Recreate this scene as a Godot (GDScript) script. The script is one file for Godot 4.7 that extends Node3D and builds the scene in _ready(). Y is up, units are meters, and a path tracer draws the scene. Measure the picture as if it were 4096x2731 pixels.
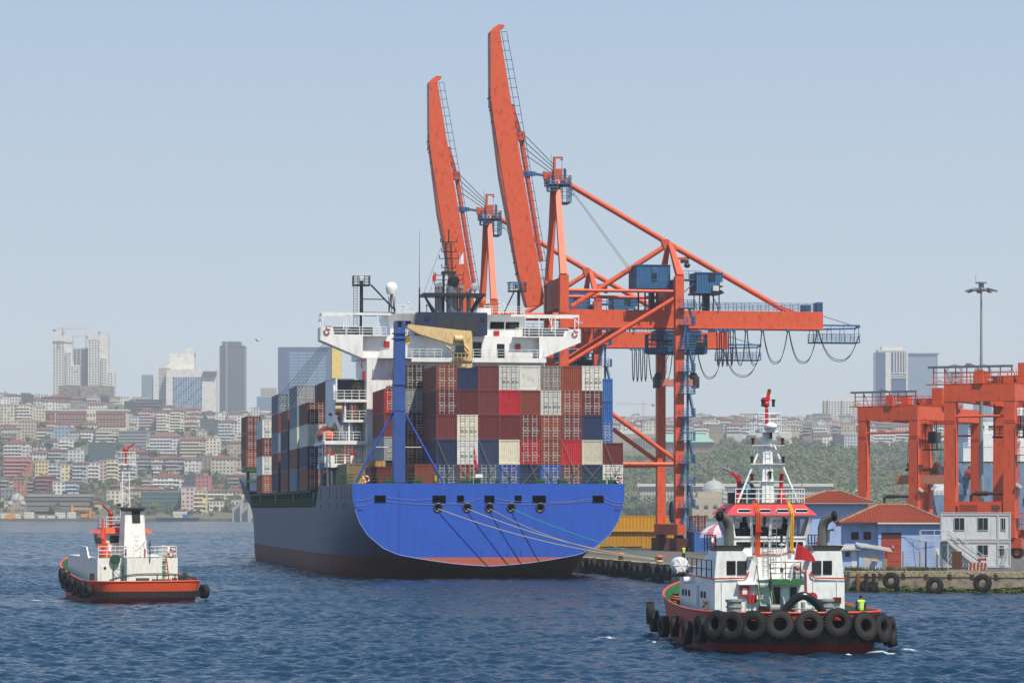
extends Node3D
# A container ship moored stern-on at a quay, two harbour tugs, quay cranes and a hillside city across the strait.
# Units are metres, the camera stands 8.2 m above the water and looks level (lens shifted up); D below means distance from the camera (-z).

func _ready() -> void:
	build_view()
	build_water()
	build_far_shore()
	build_quay()
	build_ship()
	build_cargo()
	build_quay_cranes()
	build_port()
	build_figure()
	build_tug_white()
	build_tug_orange()
	build_city()
	build_woods()
	build_small()

# ---------------------------------------------------------------- mesh builder
class MB:
	var v := PackedVector3Array()
	var n := PackedVector3Array()
	var t := Transform3D()
	func tri(a: Vector3, b: Vector3, c: Vector3) -> void:
		a = t * a
		b = t * b
		c = t * c
		var m := (b - a).cross(c - a)
		if m.length_squared() < 1e-14:
			return
		m = m.normalized()
		v.append(a); v.append(c); v.append(b)
		n.append(m); n.append(m); n.append(m)
	func quad(a: Vector3, b: Vector3, c: Vector3, d: Vector3) -> void:
		tri(a, b, c)
		tri(a, c, d)
	func smooth(a: Vector3, b: Vector3, c: Vector3, na: Vector3, nb: Vector3, nc: Vector3) -> void:
		v.append(t * a); v.append(t * c); v.append(t * b)
		n.append((t.basis * na).normalized()); n.append((t.basis * nc).normalized()); n.append((t.basis * nb).normalized())
	func squad(a: Vector3, b: Vector3, c: Vector3, d: Vector3, na: Vector3, nb: Vector3, nc: Vector3, nd: Vector3) -> void:
		smooth(a, b, c, na, nb, nc)
		smooth(a, c, d, na, nc, nd)
	func hexa(p: Array) -> void:  # 0-3 bottom ring, 4-7 top ring, counter-clockwise seen from above
		quad(p[3], p[2], p[1], p[0])
		quad(p[4], p[5], p[6], p[7])
		for i in 4:
			var j := (i + 1) % 4
			quad(p[i], p[j], p[j + 4], p[i + 4])
	func bx(x0: float, y0: float, z0: float, x1: float, y1: float, z1: float) -> void:
		hexa([Vector3(x0, y0, z1), Vector3(x1, y0, z1), Vector3(x1, y0, z0), Vector3(x0, y0, z0), Vector3(x0, y1, z1), Vector3(x1, y1, z1), Vector3(x1, y1, z0), Vector3(x0, y1, z0)])
	func box(c: Vector3, s: Vector3) -> void:
		bx(c.x - s.x / 2, c.y - s.y / 2, c.z - s.z / 2, c.x + s.x / 2, c.y + s.y / 2, c.z + s.z / 2)
	func beam(a: Vector3, b: Vector3, w: float, h: float, w2 := -1.0, h2 := -1.0, up := Vector3.UP) -> void:
		var d := (b - a).normalized()
		if absf(d.dot(up)) > 0.98:
			up = Vector3.BACK if absf(d.z) < 0.9 else Vector3.RIGHT
		var s := up.cross(d).normalized()
		var u := d.cross(s).normalized()
		var wb := (w if w2 < 0 else w2) / 2
		var hb := (h if h2 < 0 else h2) / 2
		var p := []
		for k in [[a, w / 2, h / 2], [b, wb, hb]]:
			p.append(k[0] - s * k[1] - u * k[2])
			p.append(k[0] + s * k[1] - u * k[2])
			p.append(k[0] + s * k[1] + u * k[2])
			p.append(k[0] - s * k[1] + u * k[2])
		quad(p[3], p[2], p[1], p[0])
		quad(p[4], p[5], p[6], p[7])
		for i in 4:
			var j := (i + 1) % 4
			quad(p[i], p[j], p[j + 4], p[i + 4])
	func tube(a: Vector3, b: Vector3, r: float, k := 8, r2 := -1.0, caps := true) -> void:
		var d := (b - a).normalized()
		var s := d.cross(Vector3.UP if absf(d.y) < 0.9 else Vector3.RIGHT).normalized()
		var u := s.cross(d)
		var rb := r if r2 < 0 else r2
		for i in k:
			var a0 := TAU * i / k
			var a1 := TAU * (i + 1) / k
			var n0 := s * cos(a0) + u * sin(a0)
			var n1 := s * cos(a1) + u * sin(a1)
			squad(a + n1 * r, a + n0 * r, b + n0 * rb, b + n1 * rb, n1, n0, n0, n1)
			if caps:
				tri(a, a + n0 * r, a + n1 * r)
				tri(b, b + n1 * rb, b + n0 * rb)
	func path(p: Array, r: float, k := 6) -> void:
		var rings := []
		var u := Vector3.UP
		for i in p.size():
			var d: Vector3 = (p[mini(i + 1, p.size() - 1)] - p[maxi(i - 1, 0)]).normalized()
			var s := d.cross(u)
			if s.length() < 0.05:
				s = d.cross(Vector3.RIGHT)
			s = s.normalized()
			u = s.cross(d)
			rings.append([s, u])
		for i in p.size() - 1:
			for j in k:
				var q := []
				for e in [[i, j + 1], [i, j], [i + 1, j], [i + 1, j + 1]]:
					var an: float = TAU * e[1] / k
					q.append(rings[e[0]][0] * cos(an) + rings[e[0]][1] * sin(an))
				squad(p[i] + q[0] * r, p[i] + q[1] * r, p[i + 1] + q[2] * r, p[i + 1] + q[3] * r, q[0], q[1], q[2], q[3])
	func lathe(prof: Array, k := 16, org := Vector3.ZERO) -> void:  # [radius, height] from bottom to top round y
		for i in prof.size() - 1:
			var p: Vector2 = Vector2(prof[i][0], prof[i][1])
			var q: Vector2 = Vector2(prof[i + 1][0], prof[i + 1][1])
			var nn := Vector2(q.y - p.y, p.x - q.x).normalized()
			for j in k:
				var a0 := TAU * j / k
				var a1 := TAU * (j + 1) / k
				var d0 := Vector3(cos(a0), 0, sin(a0))
				var d1 := Vector3(cos(a1), 0, sin(a1))
				var m0 := d0 * nn.x + Vector3(0, nn.y, 0)
				var m1 := d1 * nn.x + Vector3(0, nn.y, 0)
				squad(org + d1 * p.x + Vector3(0, p.y, 0), org + d0 * p.x + Vector3(0, p.y, 0), org + d0 * q.x + Vector3(0, q.y, 0), org + d1 * q.x + Vector3(0, q.y, 0), m1, m0, m0, m1)
	func ball(c: Vector3, r: Vector3, k := 12) -> void:
		var h := k / 2
		for i in h:
			for j in k:
				var q := []
				for e in [[i, j], [i, j + 1], [i + 1, j + 1], [i + 1, j]]:
					var la: float = PI * e[0] / h - PI / 2
					var lo: float = -TAU * e[1] / k
					q.append(Vector3(cos(la) * cos(lo), sin(la), cos(la) * sin(lo)))
				squad(c + q[0] * r, c + q[1] * r, c + q[2] * r, c + q[3] * r, q[0] / r, q[1] / r, q[2] / r, q[3] / r)
	func prism(poly: Array, z0: float, z1: float) -> void:  # outline in x-y, counter-clockwise seen from +z
		var pts := PackedVector2Array(poly)
		var ix := Geometry2D.triangulate_polygon(pts)
		var ccw := not Geometry2D.is_polygon_clockwise(pts)
		for i in range(0, ix.size(), 3):
			var a := pts[ix[i]]
			var b := pts[ix[i + 1]]
			var c := pts[ix[i + 2]]
			if (b - a).cross(c - a) < 0:
				var s := b
				b = c
				c = s
			tri(Vector3(a.x, a.y, z1), Vector3(b.x, b.y, z1), Vector3(c.x, c.y, z1))
			tri(Vector3(a.x, a.y, z0), Vector3(c.x, c.y, z0), Vector3(b.x, b.y, z0))
		for i in pts.size():
			var a := pts[i]
			var b := pts[(i + 1) % pts.size()]
			if not ccw:
				var s := a
				a = b
				b = s
			quad(Vector3(a.x, a.y, z0), Vector3(b.x, b.y, z0), Vector3(b.x, b.y, z1), Vector3(a.x, a.y, z1))
	func torus(c: Vector3, axis: Vector3, R: float, r: float, k := 20, m := 8, a0 := 0.0, a1 := TAU) -> void:
		var s := axis.cross(Vector3.UP if absf(axis.y) < 0.9 else Vector3.RIGHT).normalized()
		var u := axis.cross(s).normalized()
		for i in k:
			for j in m:
				var q := []
				var w := []
				for e in [[i, j], [i + 1, j], [i + 1, j + 1], [i, j + 1]]:
					var an: float = a0 + (a1 - a0) * e[0] / k
					var bn: float = TAU * e[1] / m
					var o := s * cos(an) + u * sin(an)
					var m2 := o * cos(bn) + axis * sin(bn)
					q.append(c + o * R + m2 * r)
					w.append(m2)
				squad(q[0], q[1], q[2], q[3], w[0], w[1], w[2], w[3])
	func rail(p: Array, h: float, rows: int, step: float, r := 0.03) -> void:  # posts and rows along a path of foot points
		for i in p.size() - 1:
			var a: Vector3 = p[i]
			var b: Vector3 = p[i + 1]
			for k in rows:
				var y := Vector3(0, h * (k + 1) / rows, 0)
				tube(a + y, b + y, r, 5)
			var m := maxi(1, roundi(a.distance_to(b) / step))
			for k in m + 1:
				if k == 0 and i > 0:
					continue
				var f := a.lerp(b, float(k) / m)
				tube(f, f + Vector3(0, h, 0), r * 1.2, 5)
	func ladder(a: Vector3, b: Vector3, side: Vector3, step := 0.35, r := 0.03) -> void:
		tube(a - side, b - side, r, 5)
		tube(a + side, b + side, r, 5)
		var m := int(a.distance_to(b) / step)
		for i in range(1, m):
			var f := a.lerp(b, float(i) / m)
			tube(f - side, f + side, r * 0.8, 4)
	func mesh() -> ArrayMesh:
		var am := ArrayMesh.new()
		if v.is_empty():
			return am
		var ar := []
		ar.resize(Mesh.ARRAY_MAX)
		ar[Mesh.ARRAY_VERTEX] = v
		ar[Mesh.ARRAY_NORMAL] = n
		am.add_surface_from_arrays(Mesh.PRIMITIVE_TRIANGLES, ar)
		return am

# ---------------------------------------------------------------- things and parts
var used := {}
func numbered(called: String) -> String:
	var k: int = used.get(called, -1) + 1
	used[called] = k
	return called if k == 0 else "%s_%03d" % [called, k]
func tag(o: Node, label := "", category := "", group := "", kind := "") -> void:
	if label: o.set_meta("label", label)
	if category: o.set_meta("category", category)
	if group: o.set_meta("group", group)
	if kind: o.set_meta("kind", kind)
func thing(called: String, label: String, category: String, at := Vector3.ZERO, yaw := 0.0, group := "") -> Node3D:
	var o := Node3D.new()
	o.name = numbered(called)
	add_child(o)
	o.position = at
	o.rotation.y = deg_to_rad(yaw)
	tag(o, label, category, group)
	return o
func part(b, called: String, m: Material, parent: Node, label := "") -> MeshInstance3D:
	var o := MeshInstance3D.new()
	o.name = called if parent != self else numbered(called)
	o.mesh = b.mesh() if b is MB else b
	o.material_override = m
	parent.add_child(o, true)
	if label: o.set_meta("label", label)
	return o
func copy(o: Node3D, called: String, label: String, at: Vector3, yaw := 0.0, group := "") -> Node3D:
	var c: Node3D = o.duplicate()
	c.name = numbered(called)
	add_child(c)
	c.position = at
	c.rotation.y = deg_to_rad(yaw)
	c.set_meta("label", label)
	if group: c.set_meta("group", group)
	return c

# ---------------------------------------------------------------- materials
var mats := {}
var noises := {}
func noise_tex(key: String) -> NoiseTexture2D:
	if noises.has(key):
		return noises[key]
	var f := FastNoiseLite.new()
	f.noise_type = FastNoiseLite.TYPE_SIMPLEX_SMOOTH
	f.fractal_type = FastNoiseLite.FRACTAL_FBM
	f.fractal_octaves = 5
	f.seed = hash(key) % 1000
	var nt := NoiseTexture2D.new()
	nt.width = 512
	nt.height = 512
	nt.seamless = true
	nt.normalize = true
	var g := Gradient.new()
	match key:
		"soft":
			f.frequency = 0.012
			g.offsets = [0.0, 0.45, 1.0]
			g.colors = [Color(0.86, 0.85, 0.84), Color(0.96, 0.96, 0.96), Color(1, 1, 1)]
		"worn":
			f.frequency = 0.02
			g.offsets = [0.0, 0.16, 0.26, 0.6, 1.0]
			g.colors = [Color(0.6, 0.5, 0.44), Color(0.84, 0.8, 0.77), Color(0.94, 0.93, 0.92), Color(0.98, 0.98, 0.98), Color(1, 1, 1)]
		"hull":
			f.frequency = 0.015
			g.offsets = [0.0, 0.22, 0.34, 0.62, 1.0]
			g.colors = [Color(0.7, 0.66, 0.62), Color(0.86, 0.86, 0.87), Color(0.94, 0.95, 0.95), Color(0.97, 0.98, 0.98), Color(1, 1, 1)]
		"concrete":
			f.frequency = 0.02
			f.fractal_octaves = 6
			g.offsets = [0.0, 0.3, 0.5, 0.7, 1.0]
			g.colors = [Color(0.35, 0.32, 0.29), Color(0.68, 0.65, 0.6), Color(0.85, 0.83, 0.8), Color(0.93, 0.91, 0.88), Color(1, 1, 1)]
		"rock":
			f.frequency = 0.03
			g.offsets = [0.0, 0.5, 1.0]
			g.colors = [Color(0.5, 0.5, 0.5), Color(0.8, 0.8, 0.8), Color(1, 1, 1)]
	nt.color_ramp = g
	nt.noise = f
	noises[key] = nt
	return nt
func mat(col: Color, rough := 0.6, metal := 0.0, tex := "soft", sc := Vector3(0.25, 0.25, 0.25)) -> StandardMaterial3D:
	var key := "%s|%.2f|%.2f|%s|%s" % [col.to_html(), rough, metal, tex, sc]
	if mats.has(key):
		return mats[key]
	var m := StandardMaterial3D.new()
	m.resource_name = "paint_" + col.to_html(false)
	m.albedo_color = col
	m.roughness = rough
	m.metallic = metal
	if tex:
		m.albedo_texture = noise_tex(tex)
		m.uv1_triplanar = true
		m.uv1_world_triplanar = true
		m.uv1_scale = sc
	mats[key] = m
	return m
func streaked(col: Color, rough := 0.6, tex := "worn", w := 0.5) -> StandardMaterial3D:
	return mat(col, rough, 0.0, tex, Vector3(w, w * 0.16, w))
func glass_mat(col: Color, a := 0.35) -> StandardMaterial3D:
	var key := "glass" + col.to_html() + str(a)
	if mats.has(key):
		return mats[key]
	var m := StandardMaterial3D.new()
	m.resource_name = "glass"
	m.albedo_color = Color(col.r, col.g, col.b, a)
	m.transparency = BaseMaterial3D.TRANSPARENCY_ALPHA
	m.roughness = 0.05
	mats[key] = m
	return m
func c(h: String) -> Color:
	return Color.html(h)

# ---------------------------------------------------------------- the setting
const SHIP_AT := Vector3(-2.6, 0, -346)
const SHIP_YAW := 9.2
func from_ship(x: float, y: float, l: float) -> Vector3:  # starboard, up, forward of the ship's transom -> world
	return SHIP_AT + Basis(Vector3.UP, deg_to_rad(SHIP_YAW)) * Vector3(x, y, -l)
func at_px(px: float, py: float, d: float) -> Vector3:  # where a sight line measured in the photograph meets distance d
	return Vector3((px - 2048) * d / 12000, 8.2 - (py - 2040) * d / 12000, -d)

func build_view() -> void:
	var cam := Camera3D.new()
	cam.name = "camera"
	add_child(cam)
	cam.position = Vector3(0, 8.2, 0)
	cam.set_frustum(2731.0 / 12000.0, Vector2(0, (2040.0 - 1365.5) / 12000.0), 1.0, 12000.0)
	cam.current = true
	var e := Environment.new()
	e.background_mode = Environment.BG_SKY
	var sm := ProceduralSkyMaterial.new()
	sm.sky_top_color = Color(0.37, 0.58, 0.8)
	sm.sky_horizon_color = Color(0.82, 0.85, 0.85)
	sm.sky_curve = 0.16
	sm.ground_horizon_color = Color(0.62, 0.66, 0.7)
	sm.ground_bottom_color = Color(0.12, 0.17, 0.22)
	sm.sun_angle_max = 12.0
	var sky := Sky.new()
	sky.sky_material = sm
	e.sky = sky
	e.tonemap_mode = Environment.TONE_MAPPER_LINEAR
	e.tonemap_exposure = 1.15
	e.fog_enabled = true
	e.fog_density = 0.000125
	e.fog_light_color = Color(0.9, 0.92, 0.94)
	e.sdfgi_enabled = true
	e.ssao_enabled = true
	e.ssil_enabled = true
	var we := WorldEnvironment.new()
	we.name = "environment"
	we.environment = e
	add_child(we)
	var sun := DirectionalLight3D.new()
	sun.name = "sun"
	add_child(sun)
	sun.look_at_from_position(Vector3(0.33, 0.83, 0.45) * 10, Vector3.ZERO, Vector3.UP)
	sun.light_energy = 1.6
	sun.light_color = Color(1.0, 0.955, 0.88)
	sun.light_angular_distance = 0.5
	sun.shadow_enabled = true

var wn := FastNoiseLite.new()
var wn2 := FastNoiseLite.new()
var wn3 := FastNoiseLite.new()
func wave(x: float, z: float) -> float:
	# wind waves running from the left rear; crests lie roughly across the view
	var u := x * 0.94 + z * 0.34
	var w := -x * 0.34 + z * 0.94
	var a := wn.get_noise_2d(u * 0.55, w * 1.1)
	var b := wn2.get_noise_2d(u * 0.6, w)
	var g := 0.9 + 0.35 * wn3.get_noise_2d(x, z)
	return (0.52 * (1.0 - absf(a) * 2.2) * 0.5 + 0.24 * b) * g
func build_water() -> void:
	for k in 3:
		var f: FastNoiseLite = [wn, wn2, wn3][k]
		f.noise_type = FastNoiseLite.TYPE_SIMPLEX_SMOOTH
		f.seed = 11 + k
		f.fractal_type = FastNoiseLite.FRACTAL_FBM if k < 2 else FastNoiseLite.FRACTAL_NONE
		f.fractal_octaves = [4, 3, 1][k]
		f.fractal_gain = 0.55
		f.frequency = [0.19, 0.6, 0.03][k]
	var am := ArrayMesh.new()
	var foam := []  # [x, z, half length, half width, turn]
	foam.append([-40.4, -266.5, 1.5, 0.4, 0.05]); foam.append([-38.6, -267.5, 1.2, 0.3, 0.0]); foam.append([-42.0, -265.0, 0.5, 0.15, 0.0])
	foam.append([5.8, -186.5, 1.0, 0.3, 0.1]); foam.append([9.2, -182.0, 1.3, 0.3, 0.2]); foam.append([20.8, -167.8, 1.3, 0.16, 0.0]); foam.append([18.4, -167.3, 0.9, 0.14, 0.0]); foam.append([22.4, -169.5, 1.0, 0.2, 0.0])
	foam.append([-26.5, -261.0, 0.7, 0.16, 0.0])
	for band in [[128.0, 225.0, 52.0, 0.24, 0.2], [225.0, 430.0, 96.0, 0.42, 0.36], [430.0, 1100.0, 240.0, 1.1, 0.9], [1100.0, 2320.0, 480.0, 4.0, 3.4]]:
		var nx := int(2 * band[2] / band[3]) + 1
		var nz := int((band[1] - band[0] + band[4]) / band[4]) + 2
		var vs := PackedVector3Array()
		var cs := PackedColorArray()
		vs.resize(nx * nz)
		cs.resize(nx * nz)
		var amp: float = 1.0 if band[0] < 400 else 0.9 if band[0] < 1000 else 0.5
		for j in nz:
			var z: float = -band[0] - band[4] * j
			for i in nx:
				var x: float = -band[2] + band[3] * i
				vs[j * nx + i] = Vector3(x, wave(x, z) * amp, z)
				cs[j * nx + i] = Color(0.009, 0.03, 0.056)
		if band[0] < 400:
			for f in foam:
				var ca := cos(f[4])
				var sa := sin(f[4])
				for j in range(maxi(0, int((-f[1] - band[0] - 3.5) / band[4])), mini(nz, int((-f[1] - band[0] + 3.5) / band[4]))):
					for i in range(maxi(0, int((f[0] + band[2] - 5) / band[3])), mini(nx, int((f[0] + band[2] + 5) / band[3]))):
						var p := vs[j * nx + i]
						var dx: float = (p.x - f[0]) * ca + (p.z - f[1]) * sa
						var dz: float = -(p.x - f[0]) * sa + (p.z - f[1]) * ca
						var k: float = 1.0 - sqrt(dx * dx / (f[2] * f[2]) + dz * dz / (f[3] * f[3] * 4))
						k += 0.9 * wn2.get_noise_2d(p.x * 4, p.z * 4)
						if k > 0.4:
							cs[j * nx + i] = cs[j * nx + i].lerp(Color(0.8, 0.83, 0.85), clampf((k - 0.4) * 2.5, 0, 1))
							vs[j * nx + i].y += clampf(k, 0, 1) * 0.08
		var ns := PackedVector3Array()
		ns.resize(nx * nz)
		for j in nz:
			for i in nx:
				var l := vs[j * nx + maxi(i - 1, 0)]
				var r := vs[j * nx + mini(i + 1, nx - 1)]
				var u := vs[mini(j + 1, nz - 1) * nx + i]
				var d := vs[maxi(j - 1, 0) * nx + i]
				ns[j * nx + i] = (d - u).cross(r - l).normalized()
		var ix := PackedInt32Array()
		ix.resize((nx - 1) * (nz - 1) * 6)
		var q := 0
		for j in nz - 1:
			for i in nx - 1:
				var a := j * nx + i
				ix[q] = a; ix[q + 1] = a + nx; ix[q + 2] = a + 1
				ix[q + 3] = a + 1; ix[q + 4] = a + nx; ix[q + 5] = a + nx + 1
				q += 6
		var ar := []
		ar.resize(Mesh.ARRAY_MAX)
		ar[Mesh.ARRAY_VERTEX] = vs
		ar[Mesh.ARRAY_NORMAL] = ns
		ar[Mesh.ARRAY_COLOR] = cs
		ar[Mesh.ARRAY_INDEX] = ix
		am.add_surface_from_arrays(Mesh.PRIMITIVE_TRIANGLES, ar)
	var ar2 := []
	ar2.resize(Mesh.ARRAY_MAX)
	var s := 4000.0
	ar2[Mesh.ARRAY_VERTEX] = PackedVector3Array([Vector3(-s, -0.75, 1500), Vector3(s, -0.75, 1500), Vector3(s, -0.75, -2400), Vector3(-s, -0.75, -2400)])
	ar2[Mesh.ARRAY_NORMAL] = PackedVector3Array([Vector3.UP, Vector3.UP, Vector3.UP, Vector3.UP])
	var wc := Color(0.009, 0.03, 0.056)
	ar2[Mesh.ARRAY_COLOR] = PackedColorArray([wc, wc, wc, wc])
	ar2[Mesh.ARRAY_INDEX] = PackedInt32Array([0, 2, 1, 0, 3, 2])
	am.add_surface_from_arrays(Mesh.PRIMITIVE_TRIANGLES, ar2)
	var m := StandardMaterial3D.new()
	m.resource_name = "sea_water"
	m.vertex_color_use_as_albedo = true
	m.albedo_color = Color.WHITE
	m.roughness = 0.12
	m.metallic_specular = 0.36
	m.normal_enabled = true
	var rip := NoiseTexture2D.new()
	rip.width = 512
	rip.height = 512
	rip.seamless = true
	rip.as_normal_map = true
	rip.bump_strength = 6.0
	var rn := FastNoiseLite.new()
	rn.noise_type = FastNoiseLite.TYPE_SIMPLEX_SMOOTH
	rn.frequency = 0.02
	rn.fractal_octaves = 4
	rn.seed = 5
	rip.noise = rn
	m.normal_texture = rip
	m.normal_scale = 0.9
	m.uv1_triplanar = true
	m.uv1_world_triplanar = true
	m.uv1_scale = Vector3(0.17, 0.17, 0.26)
	var o := MeshInstance3D.new()
	o.name = "water"
	o.mesh = am
	o.material_override = m
	o.set_meta("kind", "structure")
	o.set_meta("label", "choppy dark blue sea of the strait")
	add_child(o)

# ---------------------------------------------------------------- container ship
func V(x: float, y: float, l: float) -> Vector3:
	return Vector3(x, y, -l)
const SECT_STERN := [[15.9, 14.2], [15.88, 11.0], [15.84, 9.87], [15.58, 8.14], [15.07, 6.76], [14.18, 5.37], [12.4, 3.85], [10.64, 3.09], [8.9, 2.74], [6.4, 2.33], [3.6, 1.96], [0.0, 1.72]]
const SECT_MID := [[16.1, 14.2], [16.1, 11.0], [16.1, 9.5], [16.1, 8.0], [16.1, 6.5], [16.1, 5.0], [16.1, 3.4], [16.1, 2.0], [16.0, 0.4], [15.2, -1.2], [12.0, -2.5], [0.0, -3.0]]
func hull_section(l: float) -> Array:
	var out := []
	var s := clampf(l / 46.0, 0, 1)
	s = 1.0 - pow(1.0 - s, 2.1)
	for k in SECT_MID.size():
		var a: Vector2 = Vector2(SECT_STERN[k][0], SECT_STERN[k][1]).lerp(Vector2(SECT_MID[k][0], SECT_MID[k][1]), s)
		if l > 140:
			var deck := clampf((l - 184) / 27.0, 0, 1)
			var wl := clampf((l - 146) / 54.0, 0, 1)
			var fd := 1.0 - deck * deck
			var fw := 1.0 - pow(wl, 1.5)
			a.x *= lerpf(fw, fd, clampf((a.y + 1.0) / 13.5, 0, 1) ** 0.8)
		out.append(a)
	return out
func along(p: Array, y: float) -> Vector2:  # the point of a falling outline at height y
	for i in p.size() - 1:
		if p[i].y >= y and p[i + 1].y <= y:
			return p[i].lerp(p[i + 1], (p[i].y - y) / maxf(p[i].y - p[i + 1].y, 1e-5))
	return p[-1]
func sheer(l: float) -> float:
	if l < 37.5: return 11.25
	if l < 43.5: return lerpf(11.25, 8.5, smoothstep(37.5, 43.5, l))
	if l < 157: return 8.55
	if l < 163: return lerpf(8.55, 11.5, (l - 157) / 6.0)
	return lerpf(11.5, 13.9, clampf((l - 163) / 22.0, 0, 1))
func loft(b: MB, rows: Array) -> void:  # a grid of points, rows along the length; smooth
	var nr := rows.size()
	var nc: int = rows[0].size()
	var nn := []
	for i in nr:
		var line := []
		for j in nc:
			var du: Vector3 = rows[mini(i + 1, nr - 1)][j] - rows[maxi(i - 1, 0)][j]
			var dv: Vector3 = rows[i][mini(j + 1, nc - 1)] - rows[i][maxi(j - 1, 0)]
			line.append(du.cross(dv).normalized())
		nn.append(line)
	for i in nr - 1:
		for j in nc - 1:
			b.squad(rows[i][j], rows[i + 1][j], rows[i + 1][j + 1], rows[i][j + 1], nn[i][j], nn[i + 1][j], nn[i + 1][j + 1], nn[i][j + 1])

func transom_image() -> ImageTexture:
	# paint of the stern plate: weld seams, rust runs below the openings, scuffs near the waterline (32 x 10 m)
	var rng := RandomNumberGenerator.new()
	rng.seed = 77
	var w := 1536
	var h := 480
	var im := Image.create(w, h, false, Image.FORMAT_RGB8)
	im.fill(Color(1, 1, 1))
	var nz := FastNoiseLite.new()
	nz.seed = 3
	nz.frequency = 0.01
	nz.fractal_octaves = 4
	for y in h:
		for x in w:
			var k := 0.98 + 0.05 * nz.get_noise_2d(x * 1.6, y * 0.5)
			k += 0.025 * nz.get_noise_2d(x * 5.0 + 900, y * 0.35)
			im.set_pixel(x, y, Color(k, k, k))
	for sy in [62, 123, 205, 287, 368]:
		for x in w:
			var k := 1.04 + 0.05 * nz.get_noise_2d(x * 3.0, sy * 7.0)
			var p := im.get_pixel(x, sy)
			im.set_pixel(x, sy, p * Color(0.88, 0.9, 0.94) if (x / 7) % 5 != 0 else p * k)
	for s in 70:
		var x0 := rng.randi_range(10, w - 12)
		var y0: int = [4, 100, 108, 150, 120, 368, 380][s % 7] + rng.randi_range(-4, 20)
		var ln := rng.randi_range(12, 130)
		var ww := rng.randi_range(1, 5)
		var str_ := rng.randf_range(0.08, 0.4)
		if s % 9 == 0:
			str_ = 0.7
			ln = rng.randi_range(20, 60)
		var rust := Color(0.42, 0.4, 0.3) if s % 3 else Color(0.9, 0.55, 0.25)
		for y in range(y0, mini(h - 1, y0 + ln)):
			var k := str_ * (1.0 - float(y - y0) / ln) * (0.7 + 0.6 * nz.get_noise_2d(x0 * 9.0, y * 4.0))
			for x in range(x0, mini(w - 1, x0 + ww)):
				im.set_pixel(x, y, im.get_pixel(x, y).lerp(rust, clampf(k, 0, 1)))
	for run in [[259, 26, 440, 6, 0.42], [205, 160, 250, 5, 0.25], [1313, 330, 110, 4, 0.6], [1330, 350, 70, 3, 0.5], [940, 380, 70, 7, 0.65], [905, 372, 40, 5, 0.5], [720, 385, 60, 8, 0.45], [1190, 392, 40, 14, 0.25], [862, 395, 30, 10, 0.4]]:
		for y in range(run[1], mini(h - 1, run[1] + run[2])):
			for x in range(run[0], run[0] + run[3]):
				var k: float = run[4] * (0.55 + 0.9 * nz.get_noise_2d(x * 6.0, y * 2.0 + 50))
				im.set_pixel(x, y, im.get_pixel(x, y).lerp(Color(0.38, 0.42, 0.36), clampf(k, 0, 1)))
	return ImageTexture.create_from_image(im)

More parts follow.
